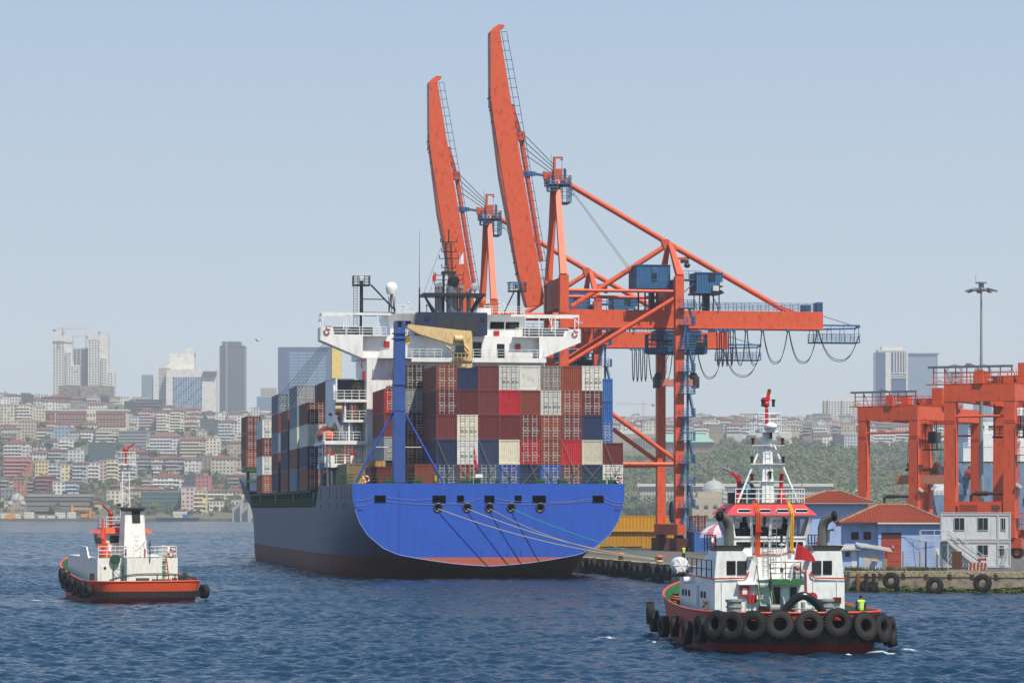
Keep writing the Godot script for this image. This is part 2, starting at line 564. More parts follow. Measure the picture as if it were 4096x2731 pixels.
func build_ship() -> Node3D:
	var sh := thing("container_ship", "large blue container ship seen from its stern, moored along the quay", "ship", SHIP_AT, SHIP_YAW)
	var blue := mat(c("484f6c"), 0.55, 0.0, "hull", Vector3(0.12, 0.02, 0.12))  # faded grey-blue side paint, its colour also darkened for the port-side shade
	var red := mat(c("7c3a30"), 0.7, 0.0, "concrete", Vector3(0.2, 0.06, 0.2))
	var white := mat(c("ebecea"), 0.5, 0.0, "soft", Vector3(0.12, 0.04, 0.12))
	var green := mat(c("1f5a33"), 0.6, 0.0, "worn", Vector3(0.3, 0.3, 0.3))
	var black := mat(c("1a1c1f"), 0.55)
	var dark := mat(c("0c0e11"), 0.4)
	# hull
	var up := MB.new()
	var low := MB.new()
	var stations := []
	var l := 0.0
	while l <= 211.0:
		stations.append(l)
		l += 1.0 if l < 50 else (4.0 if l < 140 else 2.0)
	for side in [-1, 1]:
		var ru := []
		var rl := []
		for st in stations:
			var sec := hull_section(st)
			var yd := sheer(st)
			var a := []
			var b := []
			for k in 15:
				var p := along(sec, lerpf(yd, 2.76, k / 14.0))
				a.append(V(p.x * side, p.y, st))
			var yb: float = sec[-1].y
			for k in 10:
				var p := along(sec, lerpf(2.76, yb, k / 9.0))
				b.append(V(p.x * side, p.y, st))
			if side > 0:
				a.reverse()
				b.reverse()
			ru.append(a)
			rl.append(b)
		loft(up, ru)
		loft(low, rl)
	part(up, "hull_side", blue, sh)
	part(low, "hull_bottom", red, sh, "red brown antifouling paint below the waterline stripe")
	# transom with its mooring openings
	var tr := MB.new()
	var sec0 := hull_section(0)
	var ops := [[-13.36, -12.05], [-6.64, -5.09], [-3.78, -2.98], [-0.59, 0.58], [2.96, 3.76], [5.04, 6.61], [12.11, 13.41]]
	var z := -0.0
	var edge := 15.86
	tr.quad(Vector3(-15.89, 9.9, 0), Vector3(15.89, 9.9, 0), Vector3(15.88, 11.25, 0), Vector3(-15.88, 11.25, 0))
	var xs := [-edge]
	for o in ops:
		xs.append(o[0])
		xs.append(o[1])
	xs.append(edge)
	for i in range(0, xs.size(), 2):
		tr.quad(Vector3(xs[i], 9.02, 0), Vector3(xs[i + 1], 9.02, 0), Vector3(xs[i + 1], 9.9, 0), Vector3(xs[i], 9.9, 0))
	var fl := [-6.0, -2.61, -0.03, 2.55, 5.95]
	xs = [-15.6]
	for f in fl:
		xs.append(f - 0.52)
		xs.append(f + 0.52)
		for k in 24:
			var a0 := TAU * k / 24
			var a1 := TAU * (k + 1) / 24
			var q := []
			for an in [a0, a1]:
				var d := Vector3(cos(an), sin(an), 0)
				q.append(Vector3(f, 8.5, 0) + d * 0.42)
				q.append(Vector3(f, 8.5, 0) + d * (0.52 / maxf(absf(d.x), absf(d.y))))
			tr.quad(q[0], q[1], q[3], q[2])
	xs.append(15.6)
	for i in range(0, xs.size(), 2):
		tr.quad(Vector3(xs[i], 7.98, 0), Vector3(xs[i + 1], 7.98, 0), Vector3(xs[i + 1], 9.02, 0), Vector3(xs[i], 9.02, 0))
	var e0 := along(sec0, 7.98).x
	var e1 := along(sec0, 9.02).x
	for s in [-1, 1]:
		var p := [Vector3(s * 15.6, 7.98, 0), Vector3(s * e0, 7.98, 0), Vector3(s * e1, 9.02, 0), Vector3(s * 15.6, 9.02, 0)]
		if s < 0: p.reverse()
		tr.quad(p[0], p[1], p[2], p[3])
	var ys := [7.98]
	for k in 30:
		ys.append(lerpf(7.9, 2.8, k / 29.0))
	ys.append(2.76)
	for i in ys.size() - 1:
		var a := along(sec0, ys[i]).x
		var b := along(sec0, ys[i + 1]).x
		tr.quad(Vector3(-b, ys[i + 1], 0), Vector3(b, ys[i + 1], 0), Vector3(a, ys[i], 0), Vector3(-a, ys[i], 0))
	var tm := ArrayMesh.new()
	var ar := []
	ar.resize(Mesh.ARRAY_MAX)
	ar[Mesh.ARRAY_VERTEX] = tr.v
	ar[Mesh.ARRAY_NORMAL] = tr.n
	var uv := PackedVector2Array()
	for p in tr.v:
		uv.append(Vector2((p.x + 16.0) / 32.0, (11.6 - p.y) / 10.0))
	ar[Mesh.ARRAY_TEX_UV] = uv
	tm.add_surface_from_arrays(Mesh.PRIMITIVE_TRIANGLES, ar)
	var tmat := StandardMaterial3D.new()
	tmat.albedo_color = c("2554b4")
	tmat.albedo_texture = transom_image()
	tmat.roughness = 0.45
	part(tm, "transom", tmat, sh, "flat blue stern plate with mooring openings and rust runs")
	var tb := MB.new()
	for i in 12:
		var ya := lerpf(2.76, 1.76, i / 12.0)
		var yb2 := lerpf(2.76, 1.76, (i + 1) / 12.0)
		var a := along(sec0, ya).x
		var b := along(sec0, yb2).x
		tb.quad(Vector3(-b, yb2, 0), Vector3(b, yb2, 0), Vector3(a, ya, 0), Vector3(-a, ya, 0))
	part(tb, "stern_boot_stripe", mat(c("b05a48"), 0.7, 0.0, "worn", Vector3(0.4, 0.2, 0.4)), sh)
	var lip := MB.new()
	var lp := []
	for k in 41:
		var y := lerpf(8.2, 1.74, k / 40.0)
		lp.append(Vector3(-along(sec0, y).x, y, 0.0))
	for k in 41:
		var y := lerpf(1.74, 8.2, k / 40.0)
		lp.append(Vector3(along(sec0, y).x, y, 0.0))
	lip.path(lp, 0.045, 5)
	part(lip, "stern_edge_weld", mat(c("7f93c9"), 0.5), sh)
	for f in fl:
		var ch := MB.new()
		ch.torus(Vector3(f, 8.5, 0.02), Vector3.BACK, 0.47, 0.11, 24, 8)
		ch.torus(Vector3(f, 8.5, -0.15), Vector3.BACK, 0.42, 0.12, 24, 8)
		part(ch, "fairlead", mat(c("4b5156"), 0.35, 0.5), sh)
	for o in ops:
		var fr := MB.new()
		for s in [[o[0] - 0.04, 9.0, o[1] + 0.04, 9.05], [o[0] - 0.04, 9.87, o[1] + 0.04, 9.92], [o[0] - 0.04, 9.05, o[0] + 0.01, 9.87], [o[1] - 0.01, 9.05, o[1] + 0.04, 9.87]]:
			fr.bx(s[0], s[1], -0.35, s[2], s[3], 0.025)
		part(fr, "opening_frame", mat(c("1c3f8a"), 0.5), sh)
	var inn := MB.new()   # mooring deck behind the openings
	inn.bx(-15, 7.3, -14, 15, 7.4, -0.4)
	inn.bx(-15, 7.4, -14.2, 15, 11.0, -14)
	part(inn, "mooring_deck", mat(c("3a2f2a"), 0.8), sh)
	for s in [[-15.0, 8.3], [15.0, 8.3]]:
		for k in 3:
			var sc := MB.new()
			sc.ball(Vector3(s[0] + (k - 1) * 0.22, s[1] - 0.1, 0.0), Vector3(0.07, 0.16, 0.05), 8)
			part(sc, "scupper", black, sh)
	# decks
	var dk := MB.new()
	var dec := [[0.0, 42.0, 10.95], [42.0, 160.0, 8.3], [160.0, 208.0, 11.4]]
	for d in dec:
		var n := 24
		for i in n:
			var la := lerpf(d[0], d[1], float(i) / n)
			var lb := lerpf(d[0], d[1], float(i + 1) / n)
			var xa := maxf(0.1, along(hull_section(la), d[2]).x - 0.05)
			var xb := maxf(0.1, along(hull_section(lb), d[2]).x - 0.05)
			dk.quad(V(-xa, d[2], la), V(xa, d[2], la), V(xb, d[2], lb), V(-xb, d[2], lb))
	dk.quad(V(-16, 8.3, 42), V(16, 8.3, 42), V(16, 10.95, 42), V(-16, 10.95, 42))
	part(dk, "deck", mat(c("3d4a3c"), 0.8, 0.0, "worn"), sh)
	# hatch coaming with its pillars along the low deck
	var cm := MB.new()
	cm.bx(-13.2, 8.3, -160, 13.2, 10.6, -46)
	cm.bx(-16.0, 10.5, -160, 16.0, 10.85, -50)
	part(cm, "hatch_coaming", mat(c("16321f"), 0.7, 0.0, "worn"), sh)
	var fg := MB.new()
	for k in 6:
		fg.bx(-15.9 + k * 2.6, 11.4, -168, -15.4 + k * 2.6, 15.2, -167.2)
	fg.bx(-15.9, 14.7, -179, 10, 15.3, -165.6)
	fg.bx(-13, 11.4, -178, 12, 14.8, -169)
	fg.bx(-15.9, 12.9, -170, -13, 13.2, -166)
	part(fg, "forward_container_stand", green, sh)
	for k in 19:
		var q := MB.new()
		var lx := 47.0 + k * 6.0
		var big := k % 5 == 0
		q.bx(-15.95, 8.5, -lx - (0.9 if big else 0.1), -15.6, 10.5, -lx + (0.9 if big else 0.1))
		part(q, "coaming_pillar", green, sh)
	var rl2 := MB.new()
	rl2.rail([V(-16, 8.55, 45), V(-16, 8.55, 156)], 1.1, 3, 1.6, 0.035)
	part(rl2, "side_rail", green, sh)
	# bulwark slots near the stern quarter
	for s in [[35.4, 0.28, 9.55, 10.85], [25.0, 0.34, 9.55, 10.9], [17.2, 0.5, 9.5, 10.9], [11.6, 0.55, 9.45, 10.9], [8.6, 0.5, 9.45, 10.9], [5.6, 0.5, 9.45, 10.9], [2.6, 0.5, 9.45, 10.9], [35.4, 0.2, 8.4, 8.9], [25.0, 0.2, 8.3, 9.0], [17.2, 0.25, 8.3, 9.1], [11.0, 0.25, 8.4, 9.0], [8.2, 0.25, 8.4, 9.0], [5.5, 0.25, 8.4, 9.0]]:
		var q := MB.new()
		var x0: float = -along(hull_section(s[0]), s[3]).x
		var x1: float = -along(hull_section(s[0]), s[2]).x
		q.beam(V(x1, s[2], s[0]), V(x0, s[3], s[0]), 0.1, s[1], -1, -1, Vector3.FORWARD)
		part(q, "bulwark_slot", dark, sh)
	# king post with its stays
	var kp := MB.new()
	kp.bx(-11.05, 10.9, -2.2, -9.75, 20.0, -0.35)
	kp.hexa([Vector3(-11.05, 20, -0.4), Vector3(-9.75, 20, -0.4), Vector3(-9.75, 20, -2.1), Vector3(-11.05, 20, -2.1), Vector3(-10.9, 29.1, -0.5), Vector3(-9.7, 29.1, -0.5), Vector3(-9.7, 29.1, -2.0), Vector3(-10.9, 29.1, -2.0)])
	kp.bx(-10.92, 29.1, -2.0, -10.62, 29.9, -0.45)
	kp.bx(-9.98, 29.1, -2.0, -9.68, 29.9, -0.45)
	for y in [11.4, 19.6, 22.6, 27.9, 28.5]:
		kp.bx(-11.12, y, -2.26, -9.66, y + 0.1, -0.3)
	part(kp, "king_post", streaked(c("2d5298"), 0.5, "worn", 0.5), sh, "tall blue square post with rust patches")
	for s in [[V(-11.1, 19.4, 1.2), V(-15.35, 11.4, 1.5)], [V(-9.7, 19.4, 1.2), V(-5.2, 11.4, 1.5)]]:
		var q := MB.new()
		q.tube(s[0], s[1], 0.13, 8)
		part(q, "post_stay", mat(c("2a50b5"), 0.5), sh)
	var tie := MB.new()
	tie.tube(V(-13.2, 15.45, 1.4), V(-7.4, 15.45, 1.4), 0.04, 5)
	part(tie, "stay_tie", white, sh)
	# stern rail, lockers
	var sr := MB.new()
	sr.rail([V(-15.8, 11.2, 18), V(-15.8, 11.2, 0.3), V(-11.3, 11.2, 0.3)], 1.15, 3, 1.5, 0.03)
	sr.rail([V(-9.5, 11.2, 0.3), V(15.8, 11.2, 0.3), V(15.8, 11.2, 18)], 1.15, 3, 1.5, 0.03)
	part(sr, "stern_rail", green, sh)
	for x in [-12.0, -8.8, -3.2, 0.9, 5.6, 8.2, 12.8, 14.2, -2.0]:
		var q := MB.new()
		q.bx(x, 11.2, -1.5, x + (1.0 if int(x * 10) % 2 == 0 else 0.35), 11.75, -0.6)
		part(q, "deck_locker", green, sh)
	for x in [-14.9, -14.6, -14.3, -10.5, -6.1]:
		var q := MB.new()
		q.bx(x, 11.2, -2.4, x + 0.24, 12.2, -2.1)
		part(q, "yellow_deck_post", mat(c("d8a51c"), 0.5), sh)
	var sg := MB.new()
	sg.bx(-1.6, 11.95, -0.34, -0.75, 12.35, -0.26)
	part(sg, "notice_board", white, sh)
	build_superstructure(sh, white, black, dark, green)
	return sh

func build_superstructure(sh: Node3D, white: Material, black: Material, dark: Material, green: Material) -> void:
	var navy := mat(c("20304f"), 0.45, 0.0, "soft")
	var glass := mat(c("0b1216"), 0.08, 0.0, "")
	var grey := mat(c("9fa6a8"), 0.5)
	var redbox := mat(c("b3202a"), 0.45)
	var b := MB.new()
	b.bx(-10.7, 8.3, -44, 11.9, 27.3, -31.4)
	b.bx(-11.4, 27.3, -43, 12.0, 30.15, -32.6)
	part(b, "accommodation_block", white, sh)
	# stiffener seams on the aft walls
	for x in [-9.4, -7.9, -6.4, -4.9, -3.4, 2.6, 4.1, 5.6, 7.1, 8.6, 10.1]:
		var q := MB.new()
		q.bx(x, 22.6, -31.42, x + 0.09, 27.2, -31.33)
		part(q, "wall_stiffener", white, sh)
	# bridge wings: tapered brackets, bulwark ends, canopy frames
	for s in [-1, 1]:
		var w := MB.new()
		var pl := [Vector2(11.2, 27.2), Vector2(16.5, 29.4), Vector2(16.5, 31.05), Vector2(15.0, 31.05), Vector2(14.8, 30.15), Vector2(11.2, 30.15)]
		var pp := []
		for p in pl: pp.append(Vector2(p.x * s, p.y))
		w.prism(pp, -31.6, -31.35)
		w.prism(pp, -34.6, -34.35)
		w.quad(V(s * 11.2, 27.2, 31.4), V(s * 16.5, 29.4, 31.4), V(s * 16.5, 29.4, 34.5), V(s * 11.2, 27.2, 34.5))
		w.bx(s * 16.5 - 0.06, 29.4, -34.6, s * 16.5 + 0.06, 31.05, -31.35)
		w.bx(minf(s * 8.0, s * 16.4), 30.0, -34.4, maxf(s * 8.0, s * 16.4), 30.12, -31.5)
		part(w, "bridge_wing", white, sh)
		var wr := MB.new()
		wr.rail([V(s * 8.2, 30.12, 31.45), V(s * 15.0, 30.12, 31.45)], 1.0, 3, 1.55, 0.04)
		part(wr, "wing_rail", white, sh)
		var ws := MB.new()
		ws.bx(minf(s * 9.5, s * 15.6), 30.12, -34.6, maxf(s * 9.5, s * 15.6), 31.35, -34.45)
		part(ws, "wing_front_screen", mat(c("3a4148"), 0.5), sh)
		var cf := MB.new()
		cf.beam(V(s * 7.6, 32.75, 31.6), V(s * 16.3, 32.75, 31.6), 0.16, 0.3)
		cf.beam(V(s * 7.6, 32.75, 34.3), V(s * 16.3, 32.75, 34.3), 0.16, 0.25)
		cf.beam(V(s * 16.3, 32.75, 31.6), V(s * 16.3, 32.75, 34.3), 0.16, 0.25)
		for x in [9.4, 11.2, 13.3, 16.3]:
			cf.tube(V(s * x, 30.1, 31.6), V(s * x, 32.7, 31.6), 0.08, 6)
		for x in [13.3, 16.3]:
			cf.tube(V(s * x, 31.0, 34.3), V(s * x, 32.7, 34.3), 0.07, 6)
		cf.tube(V(s * 13.3, 30.3, 31.6), V(s * 12.4, 32.65, 31.6), 0.06, 6)
		cf.tube(V(s * 16.2, 31.9, 31.6), V(s * 15.5, 32.65, 31.6), 0.06, 6)
		part(cf, "wing_canopy_frame", white, sh)
		var sl := MB.new()
		sl.tube(V(s * 16.6, 31.9, 31.6), V(s * 16.6, 31.9, 31.2), 0.2, 10)
		part(sl, "wing_searchlight", grey, sh)
	# wheelhouse
	var wh := MB.new()
	wh.bx(-7.5, 30.15, -42, 9.4, 31.1, -33.4)
	wh.hexa([V(-7.5, 31.1, 33.4), V(9.4, 31.1, 33.4), V(9.4, 31.1, 42), V(-7.5, 31.1, 42), V(-7.9, 32.9, 32.6), V(9.8, 32.9, 32.6), V(9.8, 32.9, 42.5), V(-7.9, 32.9, 42.5)])
	part(wh, "wheelhouse", white, sh)
	for wv in [[-7.0, -4.9], [5.2, 7.0], [7.2, 8.9]]:
		var q := MB.new()
		var f := func(y): return lerpf(33.38, 32.58, (y - 31.1) / 1.8) - 0.03
		q.quad(V(wv[0], 31.15, f.call(31.15)), V(wv[1], 31.15, f.call(31.15)), V(wv[1], 32.0, f.call(32.0)), V(wv[0], 32.0, f.call(32.0)))
		part(q, "wheelhouse_window", glass, sh)
	# funnel casing, platform, uptakes
	var fc := MB.new()
	fc.bx(-4.4, 30.2, -34.5, 4.45, 33.0, -30.6)
	part(fc, "funnel_casing", navy, sh)
	for p in [[-1.9, -0.15], [-0.05, 1.55], [1.65, 3.2]]:
		var q := MB.new()
		q.bx(p[0], 30.5, -30.6, p[1], 32.5, -30.56)
		part(q, "casing_louvre", mat(c("2b3036"), 0.7), sh)
	for p in [-3.5, 3.6]:
		var q := MB.new()
		q.bx(p, 31.95, -30.6, p + 0.6, 32.45, -30.5)
		part(q, "casing_hatch", mat(c("161d2c"), 0.5), sh)
	var fp := MB.new()
	fp.bx(-3.6, 35.05, -34.5, 4.25, 35.45, -30.9)
	part(fp, "funnel_platform", black, sh)
	for s in [-1, 1]:
		for k in 4:
			var q := MB.new()
			var lz := 31.1 + k * 0.9
			q.beam(V(0.3 + s * 2.3, 33.0, lz), V(0.3 + s * (3.7 - k * 0.12), 35.05, lz), 0.12, 0.16)
			part(q, "platform_strut", black, sh)
		var q2 := MB.new()
		q2.beam(V(0.3 + s * 0.4, 33.0, 31), V(0.3 + s * 1.3, 35.05, 31), 0.1, 0.14)
		part(q2, "platform_strut", black, sh)
	var pipe := mat(c("83888c"), 0.4, 0.6)
	for p in [[-1.75, 0.27, 36.4], [-1.35, 0.33, 36.5], [0.55, 0.3, 36.5], [1.35, 0.26, 36.3], [2.3, 0.28, 35.8], [0.0, 0.55, 36.4]]:
		var q := MB.new()
		q.tube(V(p[0], 33.0, 32.2), V(p[0], p[2], 32.2), p[1], 12)
		q.tube(V(p[0], p[2], 32.2), V(p[0], p[2] + 0.05, 31.9), p[1] * 1.02, 12)
		part(q, "exhaust_pipe", pipe, sh)
	var bp := MB.new()
	bp.tube(V(0.35, 33.0, 33.0), V(0.35, 36.4, 33.0), 0.75, 16)
	bp.path([V(0.35, 36.2, 33.0), V(0.35, 36.7, 32.9), V(0.35, 37.0, 32.4), V(0.35, 37.05, 31.7)], 0.72, 16)
	bp.t = Transform3D(Basis(), V(0.35, 37.05, 31.68))
	bp.t = Transform3D()
	part(bp, "main_uptake", mat(c("4b4f53"), 0.5, 0.4), sh, "wide soot blackened exhaust elbow")
	var mo := MB.new()
	mo.ball(V(0.35, 37.05, 31.66), Vector3(0.7, 0.7, 0.06), 16)
	part(mo, "uptake_mouth", dark, sh)
	# radar mast
	var ms := MB.new()
	for p in [[-0.75, 32.6], [0.45, 32.6], [-0.75, 33.6], [0.45, 33.6]]:
		ms.beam(V(p[0] - 0.05, 33.0, p[1]), V(p[0], 38.2, p[1]), 0.16, 0.16)
		ms.beam(V(p[0] * 0.75, 38.2, p[1]), V(p[0] * 0.45 - 0.05, 42.0, p[1]), 0.09, 0.09)
	for k in 9:
		var y := 38.3 + k * 0.42
		var r := lerpf(0.52, 0.33, k / 8.0)
		ms.tube(V(-0.12 - r, y, 32.6), V(-0.12 + r, y, 32.6), 0.035, 5)
		ms.tube(V(-0.12 - r, y, 32.6), V(-0.12 + r, y + 0.42, 32.6), 0.03, 5)
	ms.tube(V(-0.12, 41.9, 33), V(-0.12, 43.6, 33), 0.09, 6)
	ms.bx(-1.0, 38.0, -33.8, 0.75, 38.3, -32.4)
	for y in [[42.0, 1.05], [40.75, 0.9], [39.9, 1.2], [38.75, 0.9], [37.8, 1.9], [37.2, 1.8], [36.6, 1.8], [35.9, 1.5]]:
		ms.beam(V(-0.12 - y[1], y[0], 32.9), V(-0.12 + y[1], y[0] + 0.05, 32.9), 0.1, 0.09)
		for s in [-1, 1]:
			ms.tube(V(-0.12 + s * y[1], y[0], 32.9), V(-0.12 + s * y[1], y[0] + 0.45, 32.9), 0.06, 6)
	part(ms, "signal_mast", black, sh)
	var hl := MB.new()
	for p in [[-0.5, 43.0, -3.4, 35.4], [-1.9, 37.8, -2.6, 35.4], [0.3, 42.0, 3.4, 35.4]]:
		hl.tube(V(p[0], p[1], 32.7), V(p[2], p[3], 32.7), 0.02, 4)
	part(hl, "mast_halyard", black, sh)
	# radar posts on the wings
	var rp := MB.new()
	rp.tube(V(-11.2, 30.1, 33), V(-11.2, 37.0, 33), 0.26, 8, 0.2)
	rp.beam(V(-10.0, 36.5, 33), V(-6.9, 33.3, 33), 0.16, 0.2)
	rp.beam(V(-11.1, 34.7, 33), V(-8.3, 34.7, 33), 0.12, 0.12)
	rp.beam(V(-11.1, 33.0, 33), V(-7.0, 33.0, 33), 0.14, 0.16)
	rp.bx(-12.3, 36.35, -33.9, -10.15, 36.5, -32.1)
	rp.rail([V(-12.25, 36.5, 32.15), V(-10.2, 36.5, 32.15), V(-10.2, 36.5, 33.85), V(-12.25, 36.5, 33.85), V(-12.25, 36.5, 32.15)], 1.1, 3, 0.7, 0.035)
	rp.ladder(V(-12.0, 31.3, 32.6), V(-12.0, 36.4, 32.6), Vector3(0.22, 0, 0), 0.32, 0.03)
	part(rp, "radar_post", black, sh)
	var ra := MB.new()
	ra.box(V(-11.2, 37.35, 33), Vector3(0.55, 0.4, 0.4))
	ra.box(V(-11.2, 37.68, 33), Vector3(2.1, 0.14, 0.2))
	part(ra, "radar_scanner", white, sh)
	var rq := MB.new()
	rq.beam(V(8.4, 35.9, 34), V(7.0, 33.0, 34), 0.14, 0.16)
	rq.tube(V(9.0, 33.0, 34), V(9.0, 36.2, 34), 0.2, 8)
	rq.bx(7.7, 35.9, -34.8, 9.9, 36.05, -33.2)
	rq.rail([V(7.75, 36.05, 33.25), V(9.85, 36.05, 33.25), V(9.85, 36.05, 34.75), V(7.75, 36.05, 34.75), V(7.75, 36.05, 33.25)], 1.05, 3, 0.7, 0.035)
	part(rq, "radar_post", black, sh)
	var rs := MB.new()
	rs.box(V(8.7, 36.6, 34), Vector3(0.4, 0.5, 0.4))
	rs.t = Transform3D(Basis(Vector3.UP, 0.5), V(8.7, 37.0, 34))
	rs.box(Vector3.ZERO, Vector3(2.9, 0.14, 0.22))
	part(rs, "radar_scanner", mat(c("2c5f9a"), 0.4), sh)
	# satellite dome and small dish
	var do := MB.new()
	do.lathe([[0.0, 0.0], [0.58, 0.0], [0.62, 0.12], [0.7, 0.45], [0.74, 0.8], [0.68, 1.1], [0.52, 1.36], [0.28, 1.5], [0.0, 1.54]], 20, V(-7.4, 35.35, 33))
	part(do, "satellite_dome", mat(c("f0efea"), 0.4, 0.0, ""), sh)
	var dl := MB.new()
	for p in [[-0.35, -0.35], [0.35, -0.35], [0.0, 0.35]]:
		dl.tube(V(-7.4 + p[0], 32.9, 33 + p[1]), V(-7.4 + p[0] * 0.3, 35.35, 33 + p[1] * 0.3), 0.07, 6)
		dl.tube(V(-7.4 + p[0] * 1.1, 32.9, 33 + p[1]), V(-7.4 + p[0] * 1.1, 35.0, 33 + p[1]), 0.05, 6)
	part(dl, "dome_stand", black, sh)
	var ds := MB.new()
	ds.ball(V(2.95, 36.25, 31.5), Vector3(0.52, 0.52, 0.14), 18)
	ds.tube(V(2.95, 35.4, 31.6), V(2.95, 36.2, 31.6), 0.05, 6)
	part(ds, "mast_dish", grey, sh)
	var an := MB.new()
	an.tube(V(-3.85, 33, 33), V(-3.85, 36.2, 33), 0.13, 6, 0.09)
	an.tube(V(-3.85, 36.2, 33), V(-3.85, 43.5, 33), 0.045, 5, 0.015)
	part(an, "whip_antenna", black, sh)
	# monkey island rails and small fittings
	var mr := MB.new()
	mr.rail([V(-7.6, 32.95, 33), V(-4.4, 32.95, 33)], 1.0, 3, 1.1, 0.03)
	mr.rail([V(4.4, 32.95, 33), V(9.6, 32.95, 33), V(9.6, 32.95, 41)], 1.0, 3, 1.1, 0.03)
	mr.rail([V(3.6, 33.9, 36), V(5.6, 33.9, 36)], 1.0, 3, 0.6, 0.03)
	part(mr, "roof_rail", white, sh)
	var ob := MB.new()
	ob.bx(3.6, 32.95, -37, 5.6, 33.9, -35)
	part(ob, "roof_locker", white, sh)
	var sf := MB.new()
	for p in [[-5.9, 33.0, 0.9], [-5.2, 33.0, 1.3], [-4.8, 33.0, 0.7], [6.3, 33.0, 1.5], [6.9, 33.0, 1.2], [-2.9, 33, 1.0]]:
		sf.tube(V(p[0], p[1], 33.2), V(p[0], p[1] + p[2], 33.2), 0.07, 6)
		sf.ball(V(p[0], p[1] + p[2], 33.2), Vector3(0.16, 0.14, 0.16), 8)
	part(sf, "roof_fitting", white, sh)
	# aft galleries, doors, boxes
	var ga := MB.new()
	ga.bx(-9.3, 27.15, -32.8, -5.2, 27.3, -29.8)
	ga.bx(-5.2, 26.75, -32.8, 11.9, 27.3, -30.2)
	part(ga, "aft_gallery", white, sh)
	var gr := MB.new()
	gr.rail([V(-9.2, 27.3, 29.85), V(-5.3, 27.3, 29.85)], 1.05, 4, 1.1, 0.03)
	gr.rail([V(-5.1, 27.3, 30.25), V(-1.4, 27.3, 30.25)], 1.05, 3, 1.0, 0.03)
	gr.rail([V(1.6, 27.3, 30.25), V(11.8, 27.3, 30.25), V(11.8, 27.3, 32.5)], 1.05, 3, 1.0, 0.03)
	part(gr, "gallery_rail", white, sh)
	for d in [[-6.35, 27.5, 29.5, 0.5, 32.58], [2.9, 27.5, 29.4, 1.1, 32.58], [6.0, 27.4, 29.2, 0.95, 32.58], [-1.9, 24.6, 26.4, 4.6, 31.38], [5.0, 24.8, 26.0, 0.5, 31.38], [5.7, 24.8, 26.1, 0.5, 31.38], [-6.0, 24.9, 26.2, 0.4, 31.38]]:
		var q := MB.new()
		q.bx(d[0], d[1], -d[4], d[0] + d[3], d[2], -d[4] + 0.06)
		part(q, "doorway", dark, sh)
	for d in [[-8.4, 28.6], [8.3, 28.4]]:
		var q := MB.new()
		q.bx(d[0], d[1], -32.6, d[0] + 0.7, d[1] + 0.8, -32.45)
		part(q, "fire_station_box", redbox, sh)
	var fb := MB.new()
	fb.bx(5.7, 30.25, -33.4, 6.4, 30.9, -33.25)
	part(fb, "fire_station_box", redbox, sh)
	# port side stair tower with its landings
	for d in [[-14.6, 21.7, 22.05, -10.7, 31.2], [-13.6, 19.2, 19.5, -10.7, 31.2], [-16.1, 16.4, 16.85, -10.7, 30.6], [-15.7, 13.55, 14.0, -10.7, 30.2]]:
		var q := MB.new()
		q.bx(d[0], d[1], -44, d[3], d[2], -d[4])
		part(q, "stair_landing", white, sh)
		var r := MB.new()
		r.rail([V(d[0] + 0.1, d[2], 44), V(d[0] + 0.1, d[2], d[4] + 0.08), V(d[3], d[2], d[4] + 0.08)], 1.1, 3, 0.95, 0.035)
		part(r, "landing_rail", white, sh)
	for p in [[-13.4, 19.5, 21.7], [-12.9, 16.8, 19.2], [-13.4, 14.0, 16.4], [-15.6, 11, 13.6], [-15.9, 14, 16.4], [-12.7, 11, 13.6], [-14.5, 22.0, 24.6]]:
		var q := MB.new()
		q.beam(V(p[0], p[1], 31.6), V(p[0], p[2], 31.6), 0.2, 0.2)
		part(q, "landing_post", white, sh)
	for k in 4:
		var y0: float = [14.0, 16.85, 19.5, 22.05][k]
		var q := MB.new()
		var a := V(-11.3, y0, 34.6)
		var e := V(-11.5, y0 + 2.6, 32.2)
		for s in [-0.4, 0.4]:
			q.beam(a + Vector3(s, 0, 0), e + Vector3(s, 0, 0), 0.06, 0.2)
		for i in 9:
			var f := a.lerp(e, (i + 0.5) / 9.0)
			q.box(f, Vector3(0.8, 0.05, 0.25))
		part(q, "outside_stair", mat(c("3a3f45"), 0.6), sh)
	var bk := MB.new()
	bk.bx(-14.4, 22.1, -40, -11.6, 24.6, -34)
	part(bk, "side_locker_house", mat(c("23282b"), 0.6), sh)
	var bkf := MB.new()
	bkf.bx(-14.65, 19.3, -44, -14.4, 24.8, -33.8)
	bkf.bx(-14.65, 24.6, -44, -10.7, 24.75, -33.8)
	bkf.bx(-12.4, 16.8, -44, -12.2, 21.7, -36)
	part(bkf, "side_screen", white, sh)
	for p in [[-15.4, 14.0], [-12.9, 14.0]]:
		var q := MB.new()
		q.bx(p[0], p[1] - 0.5, -30.4, p[0] + 0.5, p[1] + 1.0, -29.9)
		part(q, "mooring_post", white, sh)
		var q2 := MB.new()
		q2.bx(p[0], p[1] + 1.0, -30.4, p[0] + 0.5, p[1] + 1.45, -29.9)
		part(q2, "mooring_post_cap", redbox, sh)
	var dv := MB.new()
	dv.beam(V(-15.9, 16.9, 38.5), V(-14.3, 20.2, 36.0), 0.35, 0.5)
	dv.beam(V(-15.9, 16.9, 35.0), V(-14.3, 20.2, 33.5), 0.35, 0.5)
	dv.beam(V(-13.2, 17.0, 33.5), V(-14.6, 20.0, 33.5), 0.3, 0.4)
	part(dv, "boat_davit", white, sh)
	for q in [[-14.8, 20.3, 36.0], [-14.2, 20.3, 33.5]]:
		var dr := MB.new()
		dr.ball(V(q[0], q[1], q[2]), Vector3(0.28, 0.2, 0.3), 10)
		part(dr, "davit_head", redbox, sh)
	var fh := MB.new()
